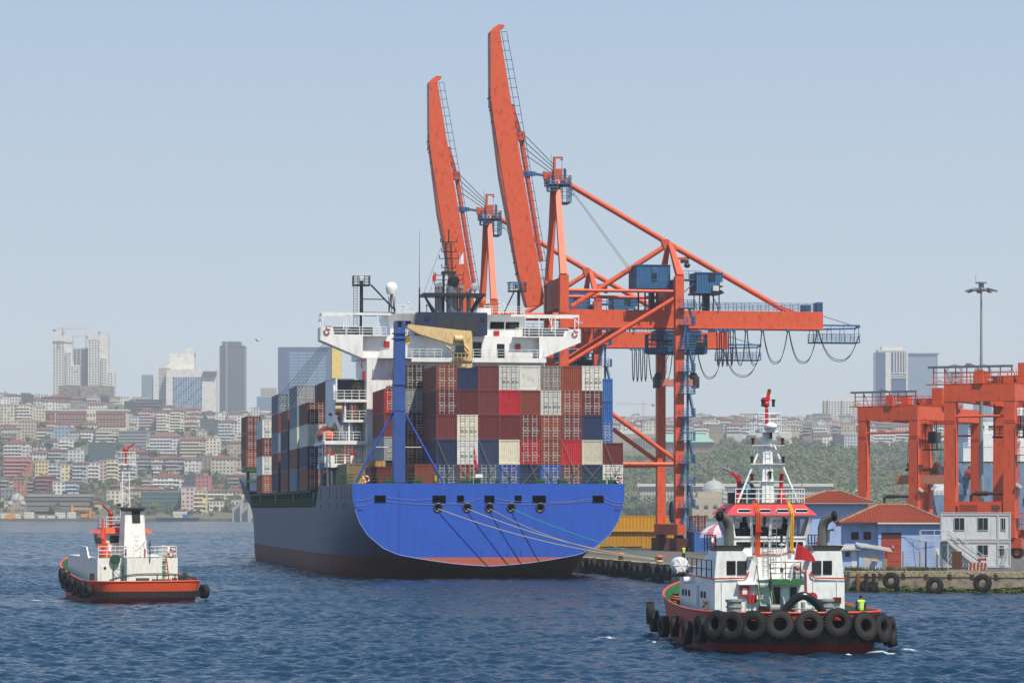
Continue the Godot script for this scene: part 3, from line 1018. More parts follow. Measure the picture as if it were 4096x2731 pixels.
	fh.path([V(-10.75, 27.0, 31.2), V(-11.3, 26.9, 31.2), V(-11.4, 26.4, 31.2), V(-11.3, 25.9, 31.2)], 0.1, 6)
	fh.bx(-11.3, 24.6, -31.4, -10.9, 25.6, -31.2)
	part(fh, "fire_hydrant", redbox, sh)
	# open frames below the port landings
	var ps := MB.new()
	for x in [-16.1, -15.2, -14.5]:
		ps.bx(x, 11.2, -36.2, x + 0.35, 13.6, -35.8)
	ps.bx(-16.2, 13.2, -37, -14.0, 14.2, -35.4)
	part(ps, "port_frame", mat(c("8f969d"), 0.5), sh)
	# provision crane on the centreline
	var beige := streaked(c("d6bb85"), 0.5, "worn", 0.4)
	var cr := MB.new()
	cr.hexa([V(-1.2, 18, 22.6), V(1.45, 18, 22.6), V(1.45, 18, 25.2), V(-1.2, 18, 25.2), V(-1.1, 26.5, 22.6), V(1.35, 26.5, 22.6), V(1.35, 26.5, 25.2), V(-1.1, 26.5, 25.2)])
	cr.hexa([V(-0.9, 26.5, 22.4), V(1.35, 26.5, 22.4), V(1.35, 26.5, 25.2), V(-0.9, 26.5, 25.2), V(0.2, 30.0, 22.4), V(1.3, 30.0, 22.4), V(1.3, 30.0, 25.2), V(0.2, 30.0, 25.2)])
	part(cr, "crane_column", beige, sh)
	var cb := MB.new()
	cb.prism([Vector2(-6.6, 30.95), Vector2(-6.75, 30.55), Vector2(-5.2, 29.75), Vector2(-0.85, 28.45), Vector2(0.3, 28.5), Vector2(1.15, 29.5), Vector2(1.2, 30.2), Vector2(-0.4, 30.3)], -23.6, -22.3)
	part(cb, "crane_jib", beige, sh)
	var cd := MB.new()
	cd.tube(V(-0.9, 29.2, 22.2), V(0.1, 29.2, 22.2), 0.42, 14)
	cd.path([V(0.2, 29.3, 22.1), V(0.3, 28.4, 22.0), V(0.9, 27.7, 22.0)], 0.16, 8)
	cd.path([V(-2.0, 28.4, 22.6), V(-1.2, 27.9, 22.6), V(-0.8, 27.0, 22.6)], 0.15, 8)
	part(cd, "crane_hoist", beige, sh)
	var cc := MB.new()
	cc.bx(-0.85, 26.9, -22.6, 0.25, 28.3, -21.9)
	part(cc, "crane_cab", mat(c("22262a"), 0.15, 0.0, ""), sh)
	var crr := MB.new()
	crr.rail([V(-1.1, 26.4, 21.9), V(0.9, 26.4, 21.9)], 1.0, 2, 0.5, 0.03)
	part(crr, "crane_cab_rail", beige, sh)
	var hk := MB.new()
	hk.tube(V(-6.7, 30.6, 22.9), V(-6.75, 29.6, 22.9), 0.05, 5)
	hk.tube(V(-6.4, 30.6, 22.9), V(-6.6, 29.6, 22.9), 0.05, 5)
	part(hk, "crane_hoist_wire", black, sh)
	var hb := MB.new()
	hb.prism([Vector2(-7.0, 29.6), Vector2(-7.05, 28.9), Vector2(-6.85, 28.5), Vector2(-6.5, 28.4), Vector2(-6.35, 28.9), Vector2(-6.4, 29.6)], -23.1, -22.7)
	part(hb, "hook_block", mat(c("d9b21f"), 0.5), sh)
	for k in 3:
		var q := MB.new()
		q.beam(V(-7.03, 28.75 + k * 0.28, 22.68), V(-6.37, 29.05 + k * 0.28, 22.68), 0.02, 0.12)
		part(q, "hook_block_stripe", black, sh)
	# forward deck crane post and its wires, seen past the port landings
	var yp := MB.new()
	yp.bx(-13.4, 10, -49.5, -12.1, 29.6, -48.2)
	part(yp, "forward_crane_post", mat(c("e6cf8e"), 0.5, 0.0, "soft"), sh)
	var yw := MB.new()
	for k in 6:
		yw.tube(V(-13.0 - 0.2 * k, 30.5, 49), V(-17.5 - 0.35 * k, 22.0 + 0.2 * k, 68), 0.035, 4)
	part(yw, "forward_crane_wire", black, sh)

# ---------------------------------------------------------------- freight containers
var box_meshes := {}
const STEEL := {"maroon": "6b2b2b", "brown": "85402f", "red": "b8202a", "rust": "8f4630", "navy": "25345a", "white": "dcdbd3", "cream": "dfd9c2", "taupe": "83776c", "grey": "8d9397", "slate": "6f8391", "blue": "2b66b0", "royal": "2f52a8", "dark": "2c1a1c", "yellow": "c99212", "green": "2f9a86", "khaki": "8a7a55", "steel": "33506f"}
func corrugated(b: MB, a: Vector3, e: Vector3, h: float, inward: Vector3, pitch: float) -> void:
	var n := maxi(2, roundi(a.distance_to(e) / pitch))
	var prev := a
	var u := Vector3(0, h, 0)
	for i in n:
		for st in [[0.38, 0.0], [0.5, 1.0], [0.88, 1.0], [1.0, 0.0]]:
			var f: float = (i + st[0]) / n
			var p: Vector3 = a.lerp(e, f) + inward * st[1]
			b.quad(prev, p, p + u, prev + u)
			prev = p
func box_mesh(kind: String, w: float, h: float, ln: float) -> ArrayMesh:
	var key := "%s%.2f%.2f" % [kind, h, ln]
	if box_meshes.has(key):
		return box_meshes[key]
	var b := MB.new()
	var z1 := ln / 2
	var x1 := w / 2
	match kind:
		"body", "body_blank":
			for s in [-1, 1]:
				for e in [-1, 1]:
					b.box(Vector3(s * (x1 - 0.08), h / 2, e * (z1 - 0.08)), Vector3(0.16, h, 0.16))
				b.box(Vector3(s * (x1 - 0.06), 0.09, 0), Vector3(0.12, 0.18, ln - 0.33))
				b.box(Vector3(s * (x1 - 0.06), h - 0.07, 0), Vector3(0.12, 0.14, ln - 0.33))
			for e in [-1, 1]:
				b.box(Vector3(0, 0.09, e * (z1 - 0.07)), Vector3(w - 0.33, 0.18, 0.14))
				b.box(Vector3(0, h - 0.07, e * (z1 - 0.07)), Vector3(w - 0.33, 0.14, 0.14))
			corrugated(b, Vector3(-x1 + 0.02, 0.15, -z1 + 0.15), Vector3(-x1 + 0.02, 0.15, z1 - 0.15), h - 0.27, Vector3(0.05, 0, 0), 0.56)
			corrugated(b, Vector3(x1 - 0.02, 0.15, z1 - 0.15), Vector3(x1 - 0.02, 0.15, -z1 + 0.15), h - 0.27, Vector3(-0.05, 0, 0), 0.56)
			corrugated(b, Vector3(x1 - 0.15, 0.15, -z1 + 0.03), Vector3(-x1 + 0.15, 0.15, -z1 + 0.03), h - 0.27, Vector3(0, 0, 0.05), 0.28)
			b.quad(Vector3(-x1 + 0.1, h - 0.03, z1 - 0.1), Vector3(x1 - 0.1, h - 0.03, z1 - 0.1), Vector3(x1 - 0.1, h - 0.03, -z1 + 0.1), Vector3(-x1 + 0.1, h - 0.03, -z1 + 0.1))
			b.quad(Vector3(-x1 + 0.1, 0.1, -z1 + 0.1), Vector3(x1 - 0.1, 0.1, -z1 + 0.1), Vector3(x1 - 0.1, 0.1, z1 - 0.1), Vector3(-x1 + 0.1, 0.1, z1 - 0.1))
			for s in [-1, 1]:
				for y in [0.06, h - 0.06]:
					b.box(Vector3(s * (x1 - 0.075), y, z1 - 0.06), Vector3(0.19, 0.14, 0.16))
			if kind == "body_blank":
				corrugated(b, Vector3(-x1 + 0.15, 0.17, z1 - 0.03), Vector3(x1 - 0.15, 0.17, z1 - 0.03), h - 0.3, Vector3(0, 0, -0.06), 0.24)
		"door":
			# one leaf, hinge edge at x = 0, running to +x; pressed horizontal panels
			var dw := x1 - 0.17
			b.bx(0, 0.2, z1 - 0.09, dw, h - 0.16, z1 - 0.045)
			for k in 4:
				var y0 := 0.3 + k * (h - 0.5) / 4
				b.bx(0.08, y0, z1 - 0.045, dw - 0.08, y0 + (h - 0.5) / 4 - 0.13, z1 - 0.03)
		"gear":  # locking rods, together with bars that paint in highlights
			var dw := x1 - 0.17
			for x in [0.27, dw - 0.27]:
				b.tube(Vector3(x, 0.08, z1 + 0.0), Vector3(x, h - 0.05, z1 + 0.0), 0.02, 6)
				for y in [0.12, 0.75, 1.25, h * 0.62, h - 0.1]:
					b.box(Vector3(x, y, z1 - 0.01), Vector3(0.1, 0.07, 0.06))
				b.box(Vector3(x + 0.16, 1.0, z1 + 0.02), Vector3(0.36, 0.045, 0.04))
			for y in [0.45, 0.8, 1.1, 1.4, h - 0.75, h - 0.45]:  # highlights on the door pressings, put in as pale raised bars
				b.box(Vector3(dw * 0.5, y, z1 - 0.022), Vector3(dw * 0.72, 0.05, 0.03))
	var m := b.mesh()
	box_meshes[key] = m
	return m
func freight(col: String, style: String, at: Vector3, label: String, group: String, yaw := SHIP_YAW, h := 2.9, ln := 12.19) -> Node3D:
	# at: middle of the base of the end that faces the camera
	var t := thing("freight_container", label, "container", at + Basis(Vector3.UP, deg_to_rad(yaw)) * Vector3(0, 0, -ln / 2), yaw, group)
	var k := hash("%s%s" % [col, at]) % 3
	var cc := c(STEEL[col])
	cc = cc.lightened(0.05) if k == 1 else (cc.darkened(0.08) if k == 2 else cc)
	var m := mat(cc, 0.55, 0.0, "soft" if k else "worn", [Vector3(0.25, 0.1, 0.25), Vector3(0.3, 0.12, 0.3), Vector3(0.5, 0.2, 0.5)][k])
	part(box_mesh("body" if style == "door" else "body_blank", 2.44, h - 0.03, ln), "body", m, t)
	if style == "door":
		for s in [0, 1]:
			var d := part(box_mesh("door", 2.44, h - 0.03, ln), "door", m, t)
			var g := part(box_mesh("gear", 2.44, h - 0.03, ln), "locking_gear_and_highlights", mat(c("8d8d88") if col in ["white", "cream"] else c("c4c2bb"), 0.5, 0.0, ""), d)
			d.position.x = 0.012 if s else -1.05 - 0.012
	return t
func build_cargo() -> void:
	var rows := {0: "top", 1: "second", 2: "third", 3: "fourth", 4: "fifth", 5: "bottom"}
	var ords := ["first", "second", "third", "fourth", "fifth", "sixth", "seventh", "eighth", "ninth"]
	var grid := [
		["rust d", "navy b", "maroon b", "white d", "white b", "taupe d", "rust b", "white d", ""],
		["maroon d", "maroon b", "maroon b", "red b", "rust b", "white d", "rust d", "maroon d", ""],
		["maroon b", "cream d", "maroon b", "maroon b", "maroon d", "rust d", "maroon d", "navy b", ""],
		["navy b", "white d", "navy b", "cream b", "red d", "rust d", "red b", "cream b", "maroon b"],
		["steel d", "maroon d", "steel d", "royal d", "navy b", "royal d", "maroon d", "navy b", "white d"]]
	for r in 5:
		for q in 9:
			if grid[r][q] == "":
				continue
			var g: PackedStringArray = grid[r][q].split(" ")
			var h := 2.59 if r == 4 or q == 8 else 2.9
			var y := 10.98 if r == 4 else 13.57 + (3 - r) * 2.9
			if r == 0 and q == 1: h = 2.59
			var ln := 6.06 if q == 8 else 12.19
			var lab := "%s container with %s, %s from left in %s tier of stern stack" % [g[0], "locking rods" if g[1] == "d" else "ribbed end", ords[q], ["top", "second", "third", "fourth", "lowest"][r]]
			freight(g[0], "door" if g[1] == "d" else "blank", from_ship(-5.52 + 2.475 * q + 1.22, y, 5.0), lab, "containers stacked on the ship's stern", SHIP_YAW, h, ln)
	# blue twenty-footers behind the starboard corner
	for k in 3:
		freight("blue", "door" if k == 0 else "blank", from_ship(15.5, 16.16 + k * 2.59, 11.3), "%s of three blue containers at the right edge of the stern stack" % ["lowest", "middle", "topmost"][k], "blue containers at the starboard edge", SHIP_YAW, 2.59, 6.06)
	# port stacks beside the king post
	var p := [["grey d", "maroon b", "red d"], ["rust d", "rust d", "maroon d", "grey d", "dark d"]]
	for q in 2:
		for k in p[q].size():
			var g: PackedStringArray = p[q][k].split(" ")
			freight(g[0], "door" if g[1] == "d" else "blank", from_ship(-8.9 + 2.5 * q, (14.2 if q == 0 else 11.3) + k * 2.9, 18.0), "%s container %s the blue king post, %s from below" % [g[0], "just left of" if q == 0 else "just right of", ords[k]], "containers beside the king post")
	freight("rust", "blank", from_ship(-6.8, 10.98, 5.0), "rust red container at deck level between king post and stern stack", "containers beside the king post", SHIP_YAW, 2.59)
	freight("khaki", "blank", from_ship(-13.3, 10.98, 19.0), "khaki ribbed container half hidden behind the port stay", "containers beside the king post", SHIP_YAW, 2.9)
	freight("maroon", "blank", from_ship(-11.7, 10.98, 7.0), "brown container left of king post with timber on its roof", "containers beside the king post", SHIP_YAW, 2.3, 6.06)
	var wd := thing("timber_load", "pale timber load lying on the brown container by the post", "timber", from_ship(-12.2, 13.3, 8.3), SHIP_YAW)
	for k in 4:
		var q := MB.new()
		q.bx(-0.95 + 0.5 * k, 0, -1.2, -0.5 + 0.5 * k, 0.62 + 0.05 * (k % 2), 1.0)
		part(q, "timber_crate", mat(c("b98d52"), 0.8, 0.0, "worn"), wd)
	# bays ahead of the accommodation
	var bays := [
		[54.3, 10.9, "after", [["rust d", "navy d", "cream d", "maroon d"], ["maroon d", "rust d", "white d", "red d", "maroon d"], ["rust d", "maroon d", "navy d", "rust d", "maroon d"]]],
		[69.6, 10.9, "second", [["slate b", "brown b", "cream d", "slate d", "grey d"], ["rust d", "navy d", "maroon d", "rust d", "navy d"], ["maroon d", "rust d", "grey d", "green d", "green d"]]],
		[84.4, 10.9, "third", [["brown b", "navy b", "navy b", "rust d"], ["rust d", "maroon d", "rust d", "maroon d"]]],
		[100.8, 10.9, "fourth", [["navy b", "brown d", "slate d", "maroon d", "slate d"], ["rust d", "rust d", "maroon d", "rust d", "rust d"]]],
		[131.0, 10.9, "fifth", [["rust d", "white d", "maroon d", "white d"], ["maroon d", "rust d", "navy d"]]],
		[166.0, 15.4, "foremost", [["rust d", "maroon d", "maroon d"], ["rust d", "maroon d"]]]]
	for b in bays:
		for q in b[3].size():
			for k in b[3][q].size():
				var g: PackedStringArray = b[3][q][k].split(" ")
				freight(g[0], "door" if g[1] == "d" else "blank", from_ship(-14.82 + 2.5 * q, b[1] + k * 2.9, b[0]), "%s container, %s tier up, %s row of the %s bay ahead of the bridge" % [g[0], ords[k], ["outermost", "second", "third"][q], b[2]], "containers ahead of the bridge")
	# lashing rods over the two lowest stern tiers
	var ship := get_node("container_ship")
	var lash := mat(c("8d8274"), 0.5, 0.4, "")
	for q in 9:
		var x0 := -5.52 + 2.475 * q
		var tops := [13.5, 13.5] if q % 2 else [16.3, 13.5]
		for s in 2:
			var r := MB.new()
			r.tube(V(x0 + (0.12 if s == 0 else 2.3), tops[s], 4.86), V(x0 + (2.2 if s == 0 else 0.25), 11.2, 4.7), 0.032, 5)
			part(r, "lashing_rod", lash, ship)

# ---------------------------------------------------------------- ship-to-shore cranes
func K(x: float, y: float, l: float) -> Vector3:
	return Vector3(x - 34.0, y - 2.0, 100.5 - l)
func zig(b: MB, x0: float, x1: float, y0: float, y1: float, l: float) -> void:  # one stair flight with handrails
	for dz in [-0.35, 0.35]:
		b.beam(K(x0, y0, l + dz), K(x1, y1, l + dz), 0.05, 0.2)
		b.tube(K(x0, y0 + 1.0, l + dz), K(x1, y1 + 1.0, l + dz), 0.03, 4)
	var n := int((y1 - y0) / 0.26)
	for i in n:
		var f := (i + 0.5) / n
		b.box(K(lerpf(x0, x1, f), lerpf(y0, y1, f), l), Vector3(0.26, 0.04, 0.7))
func house(parent: Node, x0: float, x1: float, y0: float, y1: float, l0: float, l1: float, m: Material, called: String) -> MeshInstance3D:
	var b := MB.new()
	corrugated(b, K(x0, y0, l0), K(x1, y0, l0), y1 - y0, Vector3(0, 0, -0.06), 0.4)
	corrugated(b, K(x0, y0, l1), K(x0, y0, l0), y1 - y0, Vector3(0.06, 0, 0), 0.4)
	b.quad(K(x1, y0, l0), K(x1, y0, l1), K(x1, y1, l1), K(x1, y1, l0))
	b.quad(K(x1, y0, l1), K(x0, y0, l1), K(x0, y1, l1), K(x1, y1, l1))
	b.bx(K(x0 - 0.1, 0, 0).x, y1 - 2.0, K(0, 0, l1 + 0.1).z, K(x1 + 0.1, 0, 0).x, y1 + 0.1 - 2.0, K(0, 0, l0 - 0.1).z)
	b.bx(K(x0 - 0.2, 0, 0).x, y0 - 2.25, K(0, 0, l1 + 0.2).z, K(x1 + 0.2, 0, 0).x, y0 - 2.0, K(0, 0, l0 - 0.2).z)
	return part(b, called, m, parent)
func sag(a: Vector3, e: Vector3, drop: float, n := 12) -> Array:
	var p := []
	for i in n + 1:
		var f := float(i) / n
		var s := 1.0 - pow(absf(2 * f - 1), 2.6)
		p.append(a.lerp(e, f) + Vector3(0, -drop * s, 0))
	return p
func build_quay_crane(label: String, at: Vector3, trolley: float) -> Node3D:
	var t := thing("quay_crane", label, "crane", at, SHIP_YAW, "orange container cranes on the quay")
	var o := mat(c("d4562e"), 0.48, 0.0, "worn", Vector3(0.1, 0.06, 0.1))
	var od := mat(c("c4522c"), 0.6, 0.0, "worn", Vector3(0.35, 0.2, 0.35))
	var bl := mat(c("2b628f"), 0.5, 0.0, "worn", Vector3(0.3, 0.15, 0.3))
	var blk := mat(c("17191c"), 0.5, 0.0, "")
	for l: float in [94.0, 107.0]:
		for x in [25.6, 43.0]:
			var b := MB.new()
			b.beam(K(x, 4.6, l), K(x, 42.9, l), 1.3, 1.35)
			for y in [37.4, 27.6, 15.5]:
				b.box(K(x, y, l), Vector3(1.42, 0.1, 1.46))
			part(b, "leg", o, t)
			var g := MB.new()
			g.bx(K(x - 0.9, 0, 0).x, 0, K(0, 0, l + 2.6).z, K(x + 0.9, 0, 0).x, 2.0, K(0, 0, l - 2.6).z)
			for k in 4:
				g.tube(K(x - 0.5, 2.4, l - 2.0 + k * 1.3), K(x + 0.5, 2.4, l - 2.0 + k * 1.3), 0.42, 12)
			g.beam(K(x, 3.4, l - 1.4), K(x, 4.6, l), 1.0, 0.8)
			g.beam(K(x, 3.4, l + 1.4), K(x, 4.6, l), 1.0, 0.8)
			part(g, "bogie", mat(c("5a2a22"), 0.7, 0.0, "concrete"), t)
		var b2 := MB.new()
		b2.tube(K(26.2, 40.67, l), K(42.4, 40.67, l), 0.26, 10)
		part(b2, "portal_tie", o, t)
		var b3 := MB.new()
		b3.tube(K(42.4, 39.7, l), K(25.6, 29.5, l), 0.34, 10)
		part(b3, "portal_diagonal", o, t)
		var b4 := MB.new()
		b4.tube(K(42.5, 15.6, l), K(25.8, 27.5, l), 0.34, 10)
		part(b4, "portal_diagonal", o, t)
		var b5 := MB.new()
		b5.tube(K(42.5, 15.0, l), K(25.8, 15.0, l), 0.34, 10)
		part(b5, "portal_tie", o, t)
		# A-frame struts to the apex and landside struts to the backstay joint
		var b6 := MB.new()
		var lt: float = 100.5 + (l - 100.5) * 0.1
		b6.beam(K(25.55, 42.9, l), K(25.6, 57.6, lt), 1.05, 1.1, 0.75, 0.8)
		part(b6, "apex_strut", o, t)
		var b7 := MB.new()
		b7.beam(K(43.15, 42.9, l), K(42.9, 48.3, lt), 1.05, 0.9, 0.6, 0.6)
		part(b7, "backstay_strut", o, t)
	for x in [25.6, 43.0]:
		var b := MB.new()
		b.beam(K(x, 5.3, 92.2), K(x, 5.3, 108.8), 1.25, 1.6)
		part(b, "sill_beam", od, t)
		var b2 := MB.new()
		b2.bx(K(x - 0.5, 0, 0).x, (38.2 if x < 30 else 40.0) - 2, K(0, 0, 106.4).z, K(x + 0.5, 0, 0).x, 42.6 - 2, K(0, 0, 94.6).z)
		part(b2, "portal_crossbeam", od if x < 30 else o, t, "rust stained cross beam" if x < 30 else "")
	var mid := MB.new()
	mid.beam(K(24.6, 42.6, 100.5), K(25.2, 56.5, 100.5), 0.9, 0.5)
	part(mid, "apex_strut", o, t)
	var gi := MB.new()
	gi.bx(K(26.6, 0, 0).x, 33.6, K(0, 0, 102.2).z, K(66.4, 0, 0).x, 36.2, K(0, 0, 98.8).z)
	for x in [33.0, 46.0, 54.0, 62.4]:
		gi.bx(K(x, 0, 0).x, 33.57, K(0, 0, 102.23).z, K(x + 0.06, 0, 0).x, 36.23, K(0, 0, 98.77).z)
	gi.bx(K(26.6, 0, 0).x, 33.5, K(0, 0, 102.4).z, K(66.4, 0, 0).x, 33.6, K(0, 0, 98.6).z)
	part(gi, "girder", o, t)
	for x in [25.9, 43.0]:
		var h := MB.new()
		h.bx(K(x - 0.6, 0, 0).x, 36.2, K(0, 0, 101.6).z, K(x + 0.6, 0, 0).x, 38.3, K(0, 0, 99.4).z)
		part(h, "girder_hanger", o, t)
	# raised boom
	var bm := MB.new()
	var pl := [Vector2(15.45, 79.4), Vector2(15.5, 69.7), Vector2(17.0, 57.8), Vector2(19.7, 43.5), Vector2(21.0, 38.5), Vector2(23.3, 38.9), Vector2(23.5, 40.2), Vector2(18.45, 69.7), Vector2(16.8, 79.7)]
	var pp := []
	for p in pl: pp.append(Vector2(p.x - 34.0, p.y - 2.0))
	bm.prism(pp, -1.4, 1.4)
	part(bm, "boom", o, t)
	var bf := MB.new()
	for k in 16:
		var f := k / 15.0
		var a := Vector2(15.5, 69.7).lerp(Vector2(19.7, 43.5), f)
		bf.box(K(a.x - 0.12, a.y, 100.5), Vector3(0.16, 0.1, 2.6))
	bf.beam(K(15.35, 70.9, 99.3), K(15.2, 68.0, 99.3), 0.12, 0.3)
	bf.beam(K(15.42, 69.0, 99.2), K(19.55, 43.5, 99.2), 0.14, 0.22)
	part(bf, "boom_trolley_rail", mat(c("4a2420"), 0.7), t)
	var bt := MB.new()
	bt.prism([Vector2(15.4 - 34, 77.4), Vector2(16.9 - 34, 77.7), Vector2(17.6 - 34, 78.2), Vector2(17.6 - 34, 78.5), Vector2(16.8 - 34, 78.6), Vector2(15.9 - 34, 78.0)], -1.0, 1.0)
	part(bt, "boom_tip", o, t)
	var bs := MB.new()
	bs.beam(K(18.8, 68.8, 100.5), K(20.3, 63.8, 100.5), 0.9, 0.55)
	bs.beam(K(20.3, 63.8, 100.5), K(23.3, 45.4, 100.5), 0.7, 0.45)
	bs.box(K(20.1, 64.0, 100.5), Vector3(1.3, 1.2, 1.6))
	part(bs, "folded_forestay", od, t)
	var bd := MB.new()
	var la := [Vector2(16.8, 79.4), Vector2(18.55, 69.7), Vector2(23.6, 40.2)]
	for k in 2:
		var a: Vector2 = la[k]
		var e: Vector2 = la[k + 1]
		for off in [0.35, 1.15]:
			bd.tube(K(a.x + off, a.y, 99.4), K(e.x + off, e.y, 99.4), 0.045, 5)
		var n := int(a.distance_to(e) / 1.3)
		for i in n:
			var f: Vector2 = a.lerp(e, float(i) / n)
			bd.tube(K(f.x, f.y, 99.4), K(f.x + 1.2, f.y + 0.1, 99.4), 0.045, 4)
	part(bd, "boom_walkway", mat(c("26486e"), 0.5, 0.0, ""), t)
	# apex head
	var ah := MB.new()
	ah.bx(K(25.1, 0, 0).x, 55.3, K(0, 0, 101.6).z, K(26.4, 0, 0).x, 57.2, K(0, 0, 99.4).z)
	ah.beam(K(23.6, 58.6, 100.5), K(25.6, 58.2, 100.5), 0.8, 0.6)
	ah.bx(K(25.2, 0, 0).x, 57.2, K(0, 0, 100.9).z, K(25.5, 0, 0).x, 58.9, K(0, 0, 100.1).z)
	ah.bx(K(25.2, 0, 0).x, 58.9, K(0, 0, 100.9).z, K(26.6, 0, 0).x, 59.1, K(0, 0, 100.1).z)
	ah.tube(K(24.3, 58.0, 100.0), K(24.3, 58.0, 101.0), 0.6, 14)
	part(ah, "apex_head", od, t)
	var ap := MB.new()
	for pf in [[24.2, 27.5, 56.9, 98.3, 102.7, 1.2], [26.2, 27.6, 54.2, 98.6, 102.4, 2.8], [24.0, 25.4, 55.8, 97.9, 99.4, 1.4]]:
		ap.bx(K(pf[0], 0, 0).x, pf[2] - 2.1, K(0, 0, pf[4]).z, K(pf[1], 0, 0).x, pf[2] - 2.0, K(0, 0, pf[3]).z)
		ap.rail([K(pf[0], pf[2], pf[3]), K(pf[1], pf[2], pf[3]), K(pf[1], pf[2], pf[4]), K(pf[0], pf[2], pf[4]), K(pf[0], pf[2], pf[3])], pf[5], 3, 0.9, 0.05)
	ap.rail([K(26.6, 57.0, 99.5), K(27.2, 57.0, 101.0)], 2.3, 3, 0.6, 0.05)
	ap.tube(K(27.3, 55.6, 99), K(28.1, 55.2, 99), 0.08, 5)
	part(ap, "apex_platform", bl, t)
	var am := MB.new()
	am.tube(K(25.0, 58.9, 100.5), K(24.9, 61.6, 100.5), 0.04, 5)
	am.tube(K(26.5, 59.0, 100.5), K(26.5, 60.6, 100.5), 0.05, 5)
	am.ball(K(26.5, 60.7, 100.5), Vector3(0.25, 0.12, 0.25), 8)
	part(am, "wind_gauge", mat(c("9aa3a8"), 0.4), t)
	var wb := MB.new()
	wb.beam(K(23.0, 58.9, 104.5), K(28.6, 58.9, 104.5), 0.3, 0.45)
	wb.bx(K(27.6, 0, 0).x, 56.2, K(0, 0, 104.7).z, K(28.6, 0, 0).x, 57.1, K(0, 0, 104.3).z)
	part(wb, "boom_latch_cover", mat(c("d9cfcb"), 0.5), t)
	var ar := MB.new()
	ar.beam(K(20.3, 58.45, 100.5), K(22.4, 58.5, 100.5), 0.9, 0.9, 0.8, 0.6)
	ar.beam(K(22.4, 58.5, 100.5), K(24.3, 58.2, 100.5), 0.7, 0.3)
	part(ar, "boom_latch_arm", bl, t)
	for k in 4:
		var w := MB.new()
		w.tube(K(20.3, 64.6 - 0.9 * k, 99.9 + 0.4 * k), K(25.2, 59.8 - 0.4 * k, 99.9 + 0.4 * k), 0.06, 5)
		part(w, "boom_hoist_rope", blk, t)
	for k in 2:
		var w := MB.new()
		w.tube(K(27.4 + 0.25 * k, 56.4, 99.6), K(36.8 + 0.35 * k, 43.9, 99.6), 0.035, 4)
		part(w, "machinery_rope", mat(c("4b5157"), 0.5), t)
	# backstays
	var k1 := MB.new()
	k1.tube(K(26.4, 57.7, 100.5), K(42.8, 48.4, 100.5), 0.42, 12)
	part(k1, "backstay", o, t)
	var k2 := MB.new()
	k2.tube(K(42.8, 48.4, 100.5), K(60.6, 38.6, 100.5), 0.42, 12)
	part(k2, "backstay", o, t)
	var k3 := MB.new()
	k3.tube(K(42.4, 48.0, 100.5), K(28.0, 38.7, 100.5), 0.4, 12)
	part(k3, "inner_stay", o, t)
	var k4 := MB.new()
	k4.prism([Vector2(7.6, 46.9), Vector2(8.1, 45.5), Vector2(9.4, 45.3), Vector2(10.4, 45.4), Vector2(9.4, 46.4), Vector2(8.6, 47.0)], -0.5, 0.5)
	k4.prism([Vector2(25.6, 37.2), Vector2(27.2, 36.1), Vector2(29.0, 36.15), Vector2(26.6, 37.0)], -0.4, 0.4)
	part(k4, "stay_lug", od, t)
	# machinery house, electrical house
	var h1 := house(t, 37.2, 42.3, 41.4, 44.75, 96.8, 103.0, bl, "machinery_house")
	var lo := MB.new()
	for k in 5:
		lo.box(K(39.9, 44.3 - 0.16 * k, 96.72), Vector3(0.8, 0.08, 0.12))
	part(lo, "louvre", mat(c("5a86b4"), 0.5), h1)
	var wi := MB.new()
	wi.bx(K(39.5, 0, 0).x, 40.3, K(0, 0, 96.9).z, K(40.2, 0, 0).x, 41.3, K(0, 0, 96.72).z)
	part(wi, "window", mat(c("10171c"), 0.1, 0.0, ""), h1)
	var h2 := house(t, 46.6, 50.6, 41.0, 43.8, 98.0, 103.0, bl, "electrical_house")
	var w2 := MB.new()
	w2.bx(K(48.4, 0, 0).x, 40.6, K(0, 0, 98.1).z, K(49.5, 0, 0).x, 41.6, K(0, 0, 97.93).z)
	part(w2, "window", mat(c("1b262c"), 0.1, 0.0, ""), h2)
	for p in [[49.0, 39.1, 0.9, 0.75], [50.1, 39.9, 0.6, 0.5], [50.1, 39.2, 0.6, 0.4]]:
		var q := MB.new()
		q.bx(K(p[0], 0, 0).x, p[1], K(0, 0, 97.9).z, K(p[0] + p[2], 0, 0).x, p[1] + p[3], K(0, 0, 97.4).z)
		part(q, "air_conditioner", mat(c("d4d4ce"), 0.5), h2)
	var sup := mat(c("142c44"), 0.6)
	for p in [[38.6, 97.5], [40.4, 97.5], [38.6, 102.5], [40.4, 102.5]]:
		var hq := MB.new()
		hq.beam(K(p[0], 38.2, p[1]), K(p[0], 41.2, p[1]), 0.22, 0.22)
		part(hq, "house_post", sup, t)
	var hs := MB.new()
	hs.bx(K(39.9, 0, 0).x, 36.2, K(0, 0, 101.4).z, K(40.5, 0, 0).x, 39.2, K(0, 0, 99.6).z)
	for p in [[47.2, 98.6], [50.2, 98.6], [47.2, 102.4], [50.2, 102.4]]:
		var hq := MB.new()
		hq.beam(K(p[0], 38.2, p[1]), K(p[0], 40.8, p[1]), 0.15, 0.15)
		part(hq, "house_post", sup, t)
	part(hs, "house_support", sup, t)
	var hp := MB.new()
	hp.bx(K(48.2, 0, 0).x, 36.2, K(0, 0, 101.4).z, K(49.0, 0, 0).x, 38.8, K(0, 0, 99.6).z)
	hp.beam(K(47.2, 38.3, 98.6), K(48.3, 40.6, 98.6), 0.12, 0.12)
	hp.beam(K(50.2, 38.3, 98.6), K(49.1, 40.6, 98.6), 0.12, 0.12)
	part(hp, "house_support", sup, t)
	var hr := MB.new()
	hr.rail([K(37.0, 41.4, 96.0), K(42.4, 41.4, 96.0)], 1.1, 3, 0.9, 0.04)
